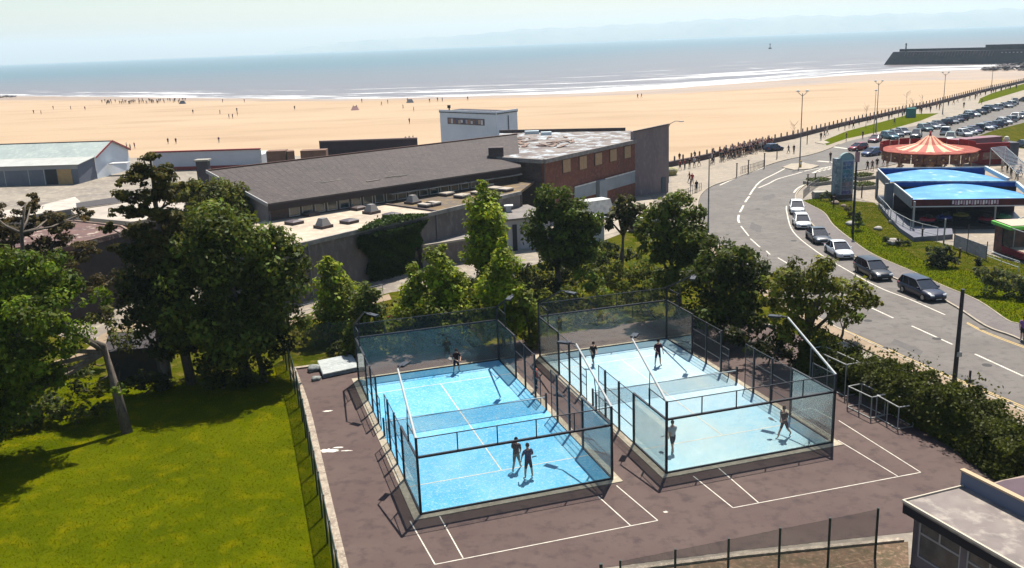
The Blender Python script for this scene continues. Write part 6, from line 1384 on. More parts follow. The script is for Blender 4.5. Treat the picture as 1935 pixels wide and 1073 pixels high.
lamp('tall twin headed street lamp on the refuge island at the junction', (1511, 314), 176, 2, GP)
lamp('tall twin headed street lamp, right one of the close pair behind the totem', (1655, 250), 156, 2, GP)
lamp('slim single headed lamp, left one of the close pair behind the totem', (1650, 262), 172, 3, GP, .07)
lamp('tall twin headed street lamp halfway along the promenade', (1781, 216), 139, 2, GP)
lamp('furthest twin headed lamp, at the top right by the breakwater', (1873, 170), 124, 2, GP)
lamp('plain grey lamp column at the bend beside the broad dark sycamore', (1338, 440), 296, 0, GP, .09)
P = G(1262, 345); lamp('curved arm street lamp behind the tall windowless slab wall', (1263, 345), 236, 1, GP, .07)
DP = mat('dark_pole', (.022, .02, .024), (.045, .04, .042), 2, rough=.7)
P = G(1802, 736); o = empty('utility_pole', P, 0, 'tall dark wooden pole in the hedge beside the near road', 'pole'); h = H_AT(P, 548)
MB().tube([(0, 0, 0), (.03, 0, h)], [.15, .11], 10).build('shaft', DP, o, origin=L0); MB().tube([(.03, 0, h), (.03, 0, h + .06)], .12, 10).build('cap', STEELK, o, origin=L0); MB().box(-.05, .25, -.17, -.12, 2.2, 2.5).build('number_tag', GALV, o, origin=L0)
P = G(1829, 754); o = empty('bollard_post', P, 0, 'short dark post rising from the hedge right of the tall pole', 'pole'); h = H_AT(P, 700)
MB().tube([(0, 0, 0), (0, 0, h)], .07, 8).build('shaft', DP, o, origin=L0); MB().box(-.16, .16, -.05, .05, h * .55, h * .68).build('bracket', DP, o, origin=L0)
P = G(1611, 442); o = empty('dark_lamp_pole', P, 0, 'dark lamp pole with pink sign panel standing right of the totem', 'pole'); h = H_AT(P, 283)
MB().tube([(0, 0, 0), (0, 0, h)], [.15, .11], 10).build('shaft', DP, o, origin=L0); MB().box(-.25, .25, -.2, -.14, h - 1.3, h - .2).build('sign_panel', mat('pink_panel', (.38, .22, .25)), o, origin=L0)
for k, (x, y, yt) in enumerate(((1526, 352, 330), (1540, 350, 328), (1575, 392, 372), (1628, 373, 350), (1444, 318, 290), (1468, 300, 272), (1414, 328, 303), (1392, 335, 309), (1525, 272, 252), (1742, 455, 433), (1813, 488, 470))):
    P = G(x, y); h = min(3.2, H_AT(P, yt)); o = tag(MB().tube([(P.x, P.y, 0), (P.x, P.y, h)], .09, 8).box(P.x - .14, P.x + .14, P.y - .14, P.y + .14, h, h + .08).build('marker_post', mat('post_brown', (.09, .06, .05))),
        ['left one of two dark wooden posts left of the totem', 'right one of two dark wooden posts left of the totem', 'dark wooden post in front of the totem', 'short dark post right of the dark lamp pole', 'dark post at the end of the barrier by the sea wall', 'dark post on the promenade left of the junction lamp', 'left one of two slim dark posts among the seafront crowd', 'slim dark post nearest the crowd on the promenade', 'dark post at the kerb beside the junction lamp', 'dark stump post left of the dome shaped bush', 'slim dark post right of the dome shaped bush'][k], 'post')
# traffic beacon on the island
P = G(1512, 317); o = empty('island_bollard', P, 0, 'yellow and white keep left bollard on the refuge island', 'bollard'); MB().box(-.18, .18, -.15, .15, .13, 1.2).build('shell', mat('amber', (.55, .36, .08)), o, origin=L0); MB().box(-.14, .14, -.17, -.15, .6, 1.0).build('face', WHITEP, o, origin=L0)
P = G(1290, 330); o = tag(MB().lathe([(1.2, 0), (1.5, .7), (1.35, .95), (.9, 1.15), (0, 1.2)], 14, (P.x - 2.2, P.y + .3, .03)).build('planter', mat('yellow_planter', (.42, .38, .12), (.1, .09, .08), .8)), 'round yellow topped planter at the foot of the tall plum wall', 'planter')
# totem
ta, tb = G(1577, 377), G(1611, 374); td_ = (tb - ta).normalized(); tn_ = Vector((-td_.y, td_.x, 0))
o = empty('advertising_totem', ta, 0, 'tall advertising totem of blue printed panels beside the fairground', 'sign')
TL = (tb - ta).length; ht = H_AT(ta + td_ * TL * .5, 290)
wpart(MB().wall(ta, ta + td_ * (TL * .30), .9, .5, ht - .6, 1), 'rear_panel', mat('totem_grey', (.30, .36, .38), (.14, .18, .22), .9, (.45, .5, .5), 3), o)
wpart(MB().wall(ta, tb, 1.0, 0, .55, 1), 'base', BRICKD, o)
n = 9; ps_ = []
fr = wpart(MB().wall(ta + td_ * TL * .25, tb, .5, .5, ht - .9, 1), 'panel_frame', mat('totem_frame', (.42, .48, .48)), o)
top = MB()
for i in range(n):
    a = math.pi * i / n; b = math.pi * (i + 1) / n; c = ta + td_ * TL * .6 + tn_ * .25; rx = TL * .42
    top.add([(c.x, c.y, ht - .9), (c.x + td_.x * rx * math.cos(a), c.y + td_.y * rx * math.cos(a), ht - .9 + math.sin(a) * 1.0), (c.x + td_.x * rx * math.cos(b), c.y + td_.y * rx * math.cos(b), ht - .9 + math.sin(b) * 1.0)], [(0, 1, 2)])
    q1_ = Vector((c.x + td_.x * rx * math.cos(a), c.y + td_.y * rx * math.cos(a), ht - .9 + math.sin(a) * 1.0)); q2_ = Vector((c.x + td_.x * rx * math.cos(b), c.y + td_.y * rx * math.cos(b), ht - .9 + math.sin(b) * 1.0)); top.add([q1_ - tn_ * .2, q2_ - tn_ * .2, q2_ + tn_ * .2, q1_ + tn_ * .2], [(0, 1, 2, 3)])
wpart(top, 'arched_top', mat('totem_top', (.30, .42, .42)), o)
cols = [(.22, .26, .42), (.10, .20, .36), (.12, .34, .42), (.10, .26, .42), (.16, .30, .36), (.40, .30, .34), (.30, .30, .36), (.16, .13, .36)]
for i, c in enumerate(cols):
    z0 = .6 + (ht - 1.6) * (1 - (i + 1) / 8); z1 = .6 + (ht - 1.6) * (1 - i / 8) - .05
    wpart(MB().wall(ta + td_ * TL * .36 - tn_ * .03, tb - td_ * TL * .08 - tn_ * .03, .02, z0, z1), 'printed_panel', mat('totem_print_%d' % i, c, tuple(x * .5 for x in c), 1.6, (.5, .5, .52), 4), o, fr)
# ================================================================== FAIRGROUND
def awning(label, fl_, fr_, bl_, br_, zf, arch, bh, drop=.8):
    """fl_, fr_, bl_, br_: corner photo points at the eaves height zf"""
    A_, B_, D_, C_ = G(*fl_, zf), G(*fr_, zf), G(*bl_, zf), G(*br_, zf)
    o = empty('blue_awning', Vector((A_.x, A_.y, 0)), 0, label, 'fairground ride', 'blue arched fairground awnings'); n, m_ = 16, 6; vs = []
    for i in range(n + 1):
        for j in range(m_ + 1):
            f = A_.lerp(B_, i / n); b = D_.lerp(C_, i / n); p = f.lerp(b, j / m_); p.z = zf + (arch * math.sin(math.pi * i / n) - drop) * (j / m_) ** 1.1; vs.append(p)
    mb = MB().add(vs, [(i * (m_ + 1) + j, (i + 1) * (m_ + 1) + j, (i + 1) * (m_ + 1) + j + 1, i * (m_ + 1) + j + 1) for i in range(n) for j in range(m_)])
    wpart(mb, 'arched_canopy', mat('sky_blue_print', (.035, .22, .58), (.09, .36, .68), .35, (.45, .55, .62), .7, rough=.5, lo3=.60, hi3=.72), o, smooth=True)
    bk = (D_ - A_).normalized() * .06
    wpart(MB().wall(D_ + bk, C_ + bk, .1, zf - 1.0, zf + bh), 'back_panel', mat('deep_blue', (.012, .05, .22), (.02, .08, .32), .8), o)
    wpart(MB().wall(D_ + bk, C_ + bk, .16, zf + bh, zf + bh + .16), 'silver_trim', mat('silver_scroll', (.5, .5, .5), (.16, .17, .22), 1.2, rough=.3), o)
    wpart(MB().wall(A_, D_, .08, zf - 1.0, zf + .12), 'side_panel', mat('grey_panel2', (.24, .26, .27), (.19, .2, .21), .8), o)
    wpart(MB().beam(A_ + Vector((0, 0, .14)), D_ + Vector((0, 0, .14)), .14), 'edge_tube', mat('pale_tube', (.6, .62, .62)), o)
    wpart(MB().beam(B_ + Vector((0, 0, .14)), C_ + Vector((0, 0, .14)), .3, .5), 'side_beam', mat('pale_tube', (.6, .62, .62)), o)
    return o, A_, B_, D_, C_
ZF = 3.5
o1, A_, B_, D_, C_ = awning('front arched sky blue awning of the fairground ride, nearest the verge', (1724, 377), (1950, 374), (1690, 349), (1921, 349), ZF, .95, .30)
wpart(MB().wall(A_, B_, .1, ZF - .75, ZF), 'fascia', mat('dark_red_fascia', (.03, .012, .014), (.11, .02, .02), .5), o1)
wpart(MB().beam(A_ + Vector((0, 0, -.8)), B_ + Vector((0, 0, -.8)), .12), 'fascia_tube', mat('pale_tube', (.5, .5, .5)), o1)
fd = (B_ - A_).normalized(); fn = Vector((fd.y, -fd.x, 0))
s0_ = (G(1800, 384, ZF - .4) - A_).dot(fd); s1_ = (G(1892, 384, ZF - .4) - A_).dot(fd)
sg = wpart(MB().wall(A_ + fd * s0_ + fn * .1, A_ + fd * s1_ + fn * .1, .06, ZF - .68, ZF - .06), 'sign_board', mat('sign_maroon', (.10, .03, .06)), o1)
for i in range(17):
    a = A_ + fd * (s0_ + (s1_ - s0_) * (i + .15) / 17) + fn * .15; wpart(MB().wall(a, a + fd * ((s1_ - s0_) / 17 * .62), .03, ZF - (.60 if i % 3 else .52), ZF - .14), 'sign_letter', mat('letter_%d' % (i % 3), ((.62, .58, .60), (.45, .32, .40), (.7, .68, .7))[i % 3]), o1, sg)
for (x, y) in ((1724, 440),): wpart(MB().tube([G(x, y), Vector((G(x, y).x, G(x, y).y, ZF))], .12, 8), 'support_post', GALV, o1)
P = G(1783, 470 - 10); wpart(MB().tube([(P.x, P.y, 0), (P.x, P.y, 2.6)], .09, 8), 'support_post', GALV, o1)
P = A_ + fd * 9 + (D_ - A_) * .1; wpart(MB().tube([(P.x, P.y, 0), (P.x, P.y, ZF)], .1, 8), 'support_post', GALV, o1)
wpart(MB().prism([A_ + (D_ - A_) * .04, B_ + (C_ - B_) * .04, C_, D_], 0, .35), 'ride_floor', mat('dark_floor', (.02, .02, .024), (.05, .045, .05), 1, rough=.4), o1)
wpart(MB().wall(D_ + (A_ - D_) * .02, C_, .1, .35, ZF - .2), 'rear_wall', mat('dark_rear', (.02, .015, .02), (.06, .03, .04), .8), o1)
o2, A2, B2, D2, C2_ = awning('rear arched sky blue awning between the carousel and the front awning', (1681, 343), (1905, 342), (1659, 321), (1862, 319), ZF + .2, .85, .12)
for q in (A2, D2):
    wpart(MB().box(q.x - (.5 if q is A2 else .12), q.x + (.5 if q is A2 else .12), q.y - .2, q.y + .2, 0, ZF), 'support_post', mat('grey_panel2', (.24, .26, .27)), o2)
wpart(MB().prism([A2, B2, C2_, D2], 0, .3), 'ride_floor', MATS['dark_floor'], o2)
for k in range(5):
    P = A_.lerp(B_, .18 + .17 * k) + (D_ - A_) * (.2 + .12 * (k % 3)); P.z = .36
    c_ = [(.4, .03, .05), (.05, .07, .3), (.35, .28, .05), (.3, .02, .04), (.1, .3, .12)][k]
    o = empty('dodgem_car', P, R.uniform(0, 6), '%s dodgem car in the dark under the front blue awning' % ['red', 'blue', 'yellow', 'crimson', 'green'][k], 'dodgem')
    MB().lathe([(.95, .08), (1.0, .3), (.9, .42)], 16).build('bumper', STEELK, o, origin=L0); b = MB().lathe([(.85, .42), (.8, .62), (.5, .72), (.45, .5), (0, .5)], 14).build('shell', PLAIN, o, origin=L0); b.color = (*c_, 1)
    MB().box(-.35, .35, -.5, -.38, .5, 1.0).build('seat', STEELK, o, origin=L0)
# grey ramp, ramp rail and white banner fence in front
q = [G(1660, 392), G(1674, 412), G(1700, 440), G(1726, 458), G(1800, 452), G(1798, 440), G(1726, 436), G(1695, 410)]
o = empty('ramp', q[0], 0, 'grey access ramp curving round the foot of the blue awning', 'ramp'); wpart(MB().prism(q, 0, .55), 'deck', mat('ramp_grey', (.13, .13, .16), (.17, .17, .20), .7), o)
railing('ramp_railing', 'silver handrail following the grey ramp below the blue awnings', [G(1660, 396), G(1672, 408), G(1684, 424), G(1724, 446), G(1760, 456), G(1802, 464)], 1.6, 2.2, GALV, .035)
ba, bb = G(1802, 469), G(1863, 493); o = empty('banner_fence', ba, 0, 'white weathered banner sheet fixed to the fence under the front awning', 'banner')
bd = (bb - ba).normalized()
for k, q in enumerate((ba, ba.lerp(bb, .42), bb)):
    wpart(MB().tube([q, q + Vector((0, 0, 1.9 if k != 1 else 2.9))], .05, 6), 'post', mat('rail_dark', (.12, .09, .08)), o)
hb = 1.45
for k in range(3):
    a = ba.lerp(bb, k / 3 + .004); b = ba.lerp(bb, (k + 1) / 3 - .004); wpart(MB().wall(a, b, .03, .15, hb), 'banner_sheet', mat('banner_white', (.42, .38, .37), (.30, .26, .26), .9, (.5, .45, .43), 3), o)
railing('wire_fence', 'thin rail fence running right from the white banner', [bb, G(1900, 508), G(1935, 520)], 1.1, 2.5, mat('pale_tube', (.5, .5, .5)), .025)
# red ride platform at the right edge
ra = [G(x, y, .9) for x, y in ((1893, 464), (1990, 500), (2060, 480), (1935, 444))]
o = empty('red_ride_platform', Vector((ra[0].x, ra[0].y, 0)), 0, 'red sided ride platform with pale deck and mesh cage at the right edge', 'fairground ride')
wpart(MB().prism(ra, .3, .9), 'skirt', mat('deep_red', (.22, .012, .02), (.14, .01, .02), .8), o); c_ = sum(ra, Vector()) / 4; wpart(MB().prism([c_ + (q - c_) * .94 for q in ra], .9, .96), 'deck', mat('cream_deck', (.5, .4, .3)), o)
wpart(MB().beam(ra[0] + Vector((0, 0, -.5)) + Vector((.6, -1.8, 0)), ra[1] + Vector((-1, -.6, -.1)), .3), 'tow_bar', MATS['deep_red'], o)
for k, (i, j) in enumerate(((0, 3), (0, 1))):
    a, b = ra[i], ra[j]
    cz = MB().beam(a, a + Vector((0, 0, 2)), .07).beam(b, b + Vector((0, 0, 2)), .07).beam(a + Vector((0, 0, 2)), b + Vector((0, 0, 2)), .07); wpart(cz, 'cage_frame', GALV, o)
    wirepanel('cage_mesh', FWIRE, o, a - o.location, b - o.location, .95, 2.9)
P = G(1912, 430, 2.9); o = empty('green_rimmed_kiosk', Vector((P.x, P.y, 0)), 0, 'kiosk with bright green roof rim at the right edge', 'kiosk')
MB().box(0, 4, 0, 3, 0, 2.7).build('body', mat('kiosk_dark', (.05, .03, .03), (.2, .08, .06), 2), o, origin=L0); MB().box(-.3, 4.3, -.3, 3.3, 2.7, 3.0).build('green_rim', mat('bright_green', (.16, .55, .08)), o, origin=L0); MB().box(-.1, 4.1, -.1, 3.1, 3.0, 3.1).build('roof', mat('kiosk_cream', (.5, .4, .3)), o, origin=L0)
MB().tube([(.2, -.2, 0), (.2, -.2, 2.7)], .06, 6).build('support_post', GALV, o, origin=L0)
# carousel
cz_ = 4.0; cc_ = G(1756, 283, cz_); P = Vector((cc_.x, cc_.y, 0)); RC = 76 * cc_.length / F_PX
o = empty('carousel', P, 0, 'carousel with red and cream striped conical canopy behind the blue awnings', 'carousel')
NSG = 24
cm_ = [mat('canopy_cream', (.85, .55, .34), (.70, .38, .22), 1.5, rough=.7), mat('canopy_red', (.58, .09, .045), (.42, .06, .04), 1.5, rough=.7)]
for i in range(NSG):
    a0_, a1_ = 2 * math.pi * i / NSG, 2 * math.pi * (i + 1) / NSG; vs = []
    for r, z in ((0, 2.3), (.10, 1.95), (.30, .95), (.62, .28), (1.0, .0)):
        for a in (a0_, (a0_ + a1_) / 2, a1_): sag = -.0 if a in (a0_, a1_) else -.10 * r; vs.append((math.cos(a) * r * RC, math.sin(a) * r * RC, cz_ + z + sag))
    MB().add(vs, [(j * 3 + k, (j + 1) * 3 + k, (j + 1) * 3 + k + 1, j * 3 + k + 1) for j in range(4) for k in range(2)]).build('canopy_gore', cm_[i % 2], o, origin=L0)
MB().lathe([(RC * 1.0, cz_ - .05), (RC * 1.03, cz_ + .12), (RC * 1.0, cz_ + .2)], 48, rib=lambda k: 1 + .02 * math.sin(k * 1.57)).build('rim_trim', mat('dark_red_trim', (.20, .012, .015), (.38, .09, .04), 1.2), o, origin=L0)
for i in range(NSG):
    a0_, a1_ = 2 * math.pi * (i + .04) / NSG, 2 * math.pi * (i + .96) / NSG
    p0, p1 = (math.cos(a0_) * RC, math.sin(a0_) * RC), (math.cos(a1_) * RC, math.sin(a1_) * RC)
    rb_ = MB().wall(p0, p1, .06, cz_ - 1.35, cz_ - .05).build('rounding_board', mat('rounding_dark', (.09, .02, .02), (.32, .16, .07), 1.7, (.05, .03, .10), 5), o, origin=L0)
    mx_ = ((p0[0] + p1[0]) / 2 * 1.01, (p0[1] + p1[1]) / 2 * 1.01); MB().lathe([(0, -.12), (.14, -.06), (.14, .06), (0, .12)], 8, (mx_[0], mx_[1], cz_ - .7)).build('boss', mat('gold_boss', (.6, .45, .2), rough=.4), rb_, origin=L0)
for i in range(NSG):
    a0_, a1_ = 2 * math.pi * (i + .04) / NSG, 2 * math.pi * (i + .96) / NSG
    if math.sin((a0_ + a1_) / 2 ) > -.05: MB().wall((math.cos(a0_) * RC * 1.05, math.sin(a0_) * RC * 1.05), (math.cos(a1_) * RC * 1.05, math.sin(a1_) * RC * 1.05), .08, cz_, cz_ + 1.0 + .12 * math.sin(i * 2.4)).build('red_cresting', mat('cresting_red', (.34, .02, .02), (.20, .012, .015), 1.1), o, origin=L0)
MB().lathe([(RC * .98, 0), (RC * .98, .5), (0, .5)], 32).build('platform', mat('carousel_floor', (.22, .10, .06)), o, origin=L0)
MB().lathe([(RC * .3, .5), (RC * .3, cz_ - .3)], 16).build('centre_drum', mat('drum', (.35, .14, .06), (.1, .05, .05), 1.5), o, origin=L0)
MB().lathe([(.3, cz_ + 2.0), (.12, cz_ + 2.4), (.2, cz_ + 2.6), (0, cz_ + 2.8)], 10).build('finial', mat('red_finial', (.4, .03, .03)), o, origin=L0)
hm_ = MB().tube([(-.5, 0, .3), (-.2, 0, .35), (.35, 0, .35), (.6, 0, .75), (.85, 0, .68)], [.1, .22, .2, .13, .08], 8)
for x in (-.35, .35):
    for y in (-.1, .1): hm_.tube([(x, y, .3), (x + .15, y, -.1), (x, y, -.35)], [.07, .05, .04], 5)
hme = hm_.mesh('horse', mat('horse_cream', (.62, .48, .34), (.4, .12, .06), 4))
pole_me = MB().tube([(0, 0, -1.1), (0, 0, 2.2)], .03, 6).mesh('brass_pole', mat('brass', (.55, .38, .14), rough=.35, metal=.6))
for i in range(16):
    a = 2 * math.pi * i / 16; rr_ = RC * (.86 if i % 2 else .64)
    x = bpy.data.objects.new('horse', hme); COL.objects.link(x); x.parent = o; x.location = (math.cos(a) * rr_, math.sin(a) * rr_, 1.5 + .25 * (i % 3)); x.rotation_euler = (0, 0, a + math.pi / 2)
    y = bpy.data.objects.new('brass_pole', pole_me); COL.objects.link(y); y.parent = x
for (a_, b_, lab) in (((1626, 342), (1655, 338), 'low planted bed with concrete edge between the totem and the rear awning'), ((1622, 360), (1660, 357), 'second low planted bed with concrete edge, nearer the verge'), ((1540, 352), (1574, 348), 'planted bed with low wall left of the totem')):
    A1_, B1_ = G(*a_), G(*b_); dd_ = (B1_ - A1_).normalized(); n1_ = Vector((-dd_.y, dd_.x, 0)); o = empty('planter_bed', A1_, 0, lab, 'planter')
    wpart(MB().wall(A1_, B1_, 2.6, 0, .5, 1), 'edge', CONC, o); mass('planting', None, None, lambda rs, A1_=A1_, B1_=B1_, n1_=n1_: tuple(A1_.lerp(B1_, .05 + .9 * rs.rand()) + n1_ * (.2 + 2.2 * rs.rand()) + Vector((0, 0, .5 + .4 * rs.rand()))), 700, .13, (.10, .12, .02), 91, parent=o)
# red booth and trailer behind the carousel
bo = G(1852, 312); o = empty('red_booth', bo, 0, 'red fairground booth with cream panel right of the carousel', 'booth')
MB().box(0, 4.2, 0, 3, 0, 2.2).build('body', mat('booth_red', (.30, .02, .025), (.2, .015, .02), .9), o, origin=L0); MB().box(.3, 3.4, -.06, 0, .9, 2.0).build('cream_panel', mat('booth_cream', (.42, .27, .2), (.2, .1, .08), 2), o, origin=L0)
MB().box(-3.4, 4.4, -.2, .2, 2.9, 3.5).build('red_beam', MATS['booth_red'], o, origin=L0); MB().box(-3.4, 4.5, -.1, 3.2, 2.3, 2.9).build('roof', mat('booth_roof', (.22, .02, .03)), o, origin=L0)
MB().lathe([(.3, 3.5), (.45, 3.9), (.3, 4.3), (0, 4.4)], 12, (4.4, 1, 0)).build('lantern', mat('pale_dome', (.7, .66, .5)), o, origin=L0)
MB().box(4.5, 6.0, 0, 2.6, 0, 3.4).build('side_unit', mat('grey_unit', (.14, .13, .16), (.07, .07, .09), .7), o, origin=L0)
tr_ = G(1840, 284); o = empty('maroon_trailer', tr_, .3, 'faded maroon low trailer in front of the rough grass', 'trailer'); MB().box(-5, 5, -1.2, 1.2, .4, 2.2).build('body', mat('faded_maroon', (.22, .07, .10), (.15, .09, .11), .6), o, origin=L0); MB().box(-5.1, 5.1, -1.3, 1.3, 2.2, 2.3).build('roof', mat('faded_roof', (.22, .16, .18), (.3, .12, .15), .7), o, origin=L0)
for x in (-3, 3): MB().tube([(x, -1.25, .4), (x, -1.05, .4)], .4, 12).build('wheel', TYRE, o, origin=L0)
st_ = G(1895, 345); o = empty('ride_steps', st_, 0, 'sloping steel slatted ramp beside the rear blue awning', 'ramp')
a, b = G(1873, 318), G(1925, 352)
for k in range(22):
    t = k / 21; p = a.lerp(b, t); wpart(MB().beam(p + Vector((-.3, 0, 3.2 - 1.4 * t)), p + Vector((2.6, 1.2, 3.2 - 1.4 * t)), .22, .06), 'slat', mat('steel_slat', (.22, .25, .30)), o)
for q_ in (Vector((-.3, 0, 0)), Vector((2.6, 1.2, 0))): wpart(MB().beam(a + q_ + Vector((0, 0, 3.1)), b + q_ + Vector((0, 0, 1.7)), .1, .12).beam(a + q_, a + q_ + Vector((0, 0, 3.1)), .1).beam(b + q_, b + q_ + Vector((0, 0, 1.7)), .1), 'side_rail', GALV, o)
o = empty('green_kiosk', G(1721, 222), 0, 'small teal green kiosk against the sea wall on the promenade', 'kiosk'); MB().box(-1, 1, -.6, .6, 0, 2.2).build('body', mat('teal', (.06, .2, .19)), o, origin=L0); MB().box(-1.1, 1.1, -.7, .7, 2.2, 2.35).build('roof', mat('teal_roof', (.1, .3, .28)), o, origin=L0)
# ================================================================== CROWDS
darks = [(.015, .015, .02), (.03, .03, .04), (.02, .03, .07), (.06, .02, .03), (.05, .05, .05), (.25, .04, .05), (.4, .38, .36), (.10, .03, .12), (.03, .06, .05), (.02, .02, .03), (.55, .53, .5)]
kinds = ['stand_long', 'walk_long', 'stand', 'walk']
def P_(x, y, z, label, group=None, c=None, s=None, k=None):
    q = G(x, y, z); person(q, R.uniform(0, 6.28), k or R.choice(kinds), label, c or R.choice(darks), scale=s or R.uniform(.94, 1.06), group=group, detail=False)
for (x, y, lab, c) in ((1284, 306, 'lone person in dark clothes leaning by the sea wall near the slab', None), (1313, 303, 'tall figure in black jacket sitting high on the sea wall', (.01, .01, .015)), (1308, 349, 'person in red top standing by the barrier below the sea wall', (.4, .03, .05)), (1303, 345, 'person in magenta jacket beside the one in red', (.22, .02, .12)),
    (1316, 363, 'person in black walking past the barrier near the slab wall', (.01, .01, .012)), (1305, 360, 'person in black carrying a bag behind the barrier', (.03, .02, .04)), (1346, 297, 'person with pale hem on the promenade left of the crowd', None), (1361, 297, 'person in dark red top just left of the crowd', (.2, .02, .03)),
    (1490, 290, 'person pushing a pram left of the junction lamp', (.02, .03, .06)), (1500, 290, 'person all in black between the pram and the junction lamp', (.008, .008, .01)), (1551, 265, 'person in black with pale trousers at the kerb island', (.01, .01, .012)), (1558, 260, 'dark clothed person beside the sea wall right of the junction', None), (1563, 255, 'tall dark figure close to the sea wall, right of the junction', None),
    (1599, 266, 'person in black on the grass strip corner near the red cars', (.008, .008, .01)), (1569, 306, 'person in black standing on the zebra crossing', (.008, .008, .01)), (1630, 262, 'person in brown sitting near the paired lamps', (.08, .05, .03)), (1639, 322, 'person behind the dark lamp pole near the carousel', None), (1648, 322, 'slim figure beside the blue hatchback', (.2, .18, .17)), (1657, 318, 'person in black near the left rim of the carousel', (.01, .01, .012)), (1669, 312, 'person in dark blue at the left edge of the carousel', (.02, .03, .06)),
    (1690, 236, 'person in grey crouching by the promenade grass', (.2, .2, .22)), (1705, 222, 'person in dark clothes left of the teal kiosk', None), (1741, 215, 'person seated on the grass strip, left of two', (.01, .01, .012)), (1758, 212, 'person seated on the grass strip, right of two', (.01, .01, .012)), (1775, 208, 'person on the promenade beside the halfway lamp', None), (1821, 204, 'person in black near the bollards', (.01, .01, .012)), (1823, 190, 'dark figure walking on the far promenade', None),
    (1855, 197, 'person beside the tall dark blue car', (.01, .01, .012)), (1846, 184, 'person in purple on the far promenade', (.1, .03, .12)), (1877, 176, 'person standing below the furthest lamp', None), (1892, 172, 'person beyond the furthest lamp', None), (1905, 168, 'person near the far end of the sea wall', (.02, .02, .03)), (1920, 162, 'person at the far end of the sea wall by the right edge', None)):
    P_(x, y, .03, lab, None, c)
for (x, y, lab, c) in ((1893, 322, 'person in white top near the booth steps', (.5, .45, .42)), (1903, 325, 'person in lilac among the group right of the booth', (.35, .28, .33)), (1916, 318, 'tall person in black with pale trousers right of the booth', (.01, .01, .012)), (1910, 335, 'person in black bending near the slatted ramp', (.01, .01, .012)), (1928, 332, 'person in orange top by the right edge of the fairground', (.5, .25, .12)), (1921, 342, 'person in dark jacket in front of the one in orange', (.02, .02, .03))):
    P_(x, y, .05, lab, None, c, 1.05)
for i in range(120):
    t = R.random() ** .8; x = 1335 + t * 125; P_(x, 309 - t * 33 + R.uniform(-4, 4) , .03, 'one of the dark clothed people packed along the sea wall', 'crowd packed along the sea wall left of the junction', s=R.uniform(1.0, 1.16))
for i in range(34):
    x = 1585 + i * 10.2 + R.uniform(-4, 4); y = float(np.interp(x, (1585, 1760, 1935), (242, 202, 158))) + R.uniform(2, 7); P_(x, y, .03, 'one of the small figures strolling along the far sea wall', 'people strolling along the far sea wall')
for i in range(5):
    x = 1285 + i * 9; P_(x, 322 - i * 2, .03, 'person seated along the sea wall beside the slab', 'people seated along the wall beside the slab')
# motorbike like dark shapes against the wall: parked bicycles
bik = MB().tube([(-.5, 0, .34), (-.1, 0, .34), (-.25, 0, .8), (.4, 0, .85), (.5, 0, .34)], .03, 5).tube([(-.1, 0, .34), (.4, 0, .85), (.38, 0, 1.0)], .03, 5).box(-.35, -.12, -.06, .06, .85, .92).mesh('frame', STEELK)
whl = MB().tube([(math.cos(a * .5236) * .33, 0, math.sin(a * .5236) * .33) for a in range(13)], .03, 5).mesh('wheel', TYRE)
for i in range(7):
    x = 1345 + i * 20; q = G(x, 312 - i * 5.0); o = empty('bicycle', q, R.uniform(.3, .9), 'dark bicycle parked in the row in front of the seafront crowd', 'bicycle', 'bicycles parked in front of the seafront crowd')
    f_ = bpy.data.objects.new('frame', bik); COL.objects.link(f_); f_.parent = o
    for sx in (-.5, .5): w_ = bpy.data.objects.new('wheel', whl); COL.objects.link(w_); w_.parent = o; w_.location = (sx, 0, .34)
# blue car by the wall
make_car('hatch', G(1462, 285), .45, (.03, .04, .10), 'dark blue car parked against the sea wall right of the crowd')
BZ = SEA_Z + .04
for i in range(70):
    x = R.uniform(190, 352); P_(x, 195.5 + R.uniform(-2.5, 3) - (x - 190) * .02, BZ, 'one of the tiny figures crowded at the water line', 'crowd standing at the water line on the left', c=R.choice(darks[:5]), s=1.05)
beachp = [(64, 215), (78, 216), (101, 207), (134, 207), (161, 208), (240, 281), (247, 284), (255, 281), (318, 272), (333, 272), (365, 215), (421, 194), (416, 216), (449, 219), (448, 212), (557, 208), (668, 207), (674, 207), (684, 194), (733, 196), (721, 200), (762, 206), (770, 193), (774, 234), (782, 211), (812, 194), (827, 192), (836, 192), (884, 190), (414, 270), (767, 270), (774, 269), (781, 268), (1205, 186), (1212, 185), (433, 224), (440, 224), (462, 194)]
wh = ['far left, near the water', 'left, mid sand', 'above the shed gable', 'behind the long white hall', 'centre left sand', 'centre sand near the foam', 'just left of the white tower', 'above the dark maroon block', 'right of the white tower']
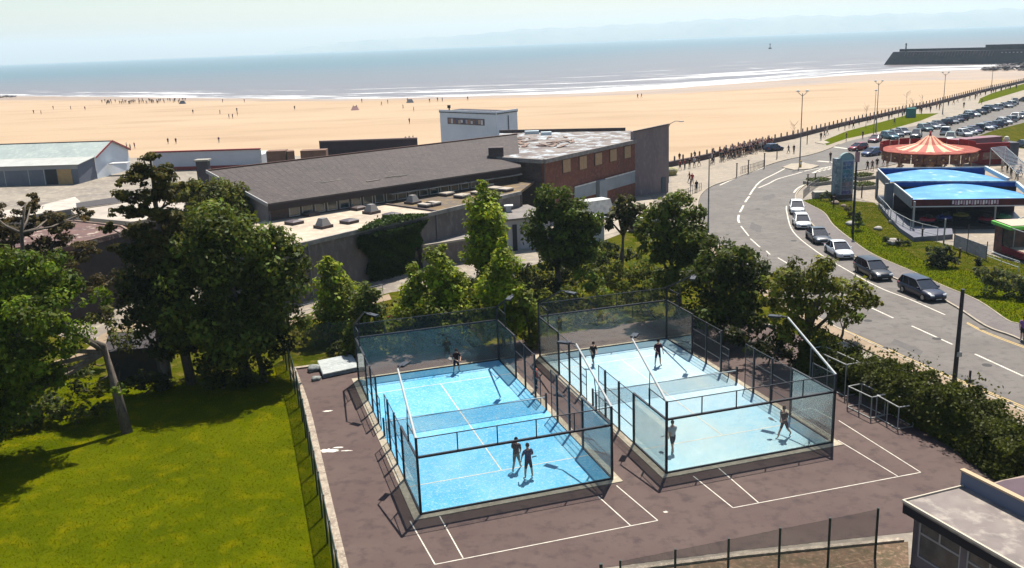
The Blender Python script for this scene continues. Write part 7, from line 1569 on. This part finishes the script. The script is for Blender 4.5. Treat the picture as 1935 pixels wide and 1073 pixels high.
for i, (x, y) in enumerate(beachp):
    j = 0 if x < 140 else 1 if x < 200 else 2 if x < 300 else 3 if x < 470 and y > 240 else 4 if x < 600 and y < 240 else 7 if y > 250 else 6 if x > 700 and x < 900 else 8 if x > 1000 else 5
    P_(x, y, BZ, 'tiny beachgoer on the sand, ' + wh[j], 'beachgoers, ' + wh[j], c=R.choice(darks), s=1.1 if y < 260 else 1.0)
# sun shelter tents on the sand
for (x, y, lab, c) in ((775, 194, 'small dark beach shelter near the foam, left of the white tower', (.10, .10, .12)), (671, 208, 'pale windbreak group on the sand in the centre left', (.45, .25, .22)), (345, 196, 'dark gazebo frame beside the crowd at the water line', (.05, .05, .07))):
    q = G(x, y, BZ); o = empty('beach_shelter', q, 0, lab, 'beach shelter'); b = MB().add([(-1.6, -1, 0), (1.6, -1, 0), (1.6, 1, 0), (-1.6, 1, 0), (-.9, .2, 1.5), (.9, .2, 1.5)], [(3, 2, 1, 0), (0, 1, 5, 4), (1, 2, 5), (2, 3, 4, 5), (3, 0, 4)]).build('canvas', PLAIN, o, origin=L0); b.color = (*c, 1)
    MB().tube([(-.9, .2, 1.5), (.9, .2, 1.5)], .03, 5).build('ridge_pole', GALV, o, origin=L0)
# buoy
q = G(1455, 92, SEA_Z); o = empty('buoy', q, 0, 'tiny dark buoy far out on the water', 'buoy'); MB().lathe([(2.6, 0), (2.2, 1.6), (.6, 2.2), (.4, 6.5), (0, 7)], 10).build('float', STEELK, o, origin=L0); MB().lathe([(.9, 6), (.9, 7.2), (0, 8)], 8).build('top_mark', STEELK, o, origin=L0)
# low dark rocks at the far left of the shore
rk = MB()
for i in range(40):
    P = G(R.uniform(-60, 28), R.uniform(181, 185), SEA_Z); s_ = R.uniform(1, 2.6); rk.add([(P.x + R.uniform(-s_ * 2, s_ * 2), P.y + R.uniform(-s_, s_), SEA_Z + R.uniform(0, .8)) for _ in range(5)], [(0, 1, 2), (2, 3, 4), (0, 2, 4), (1, 3, 4), (0, 1, 4)])
tag(rk.build('shore_rocks', MATS['dark_rock']), 'low dark rocks at the water line on the far left', 'rocks', kind='stuff')
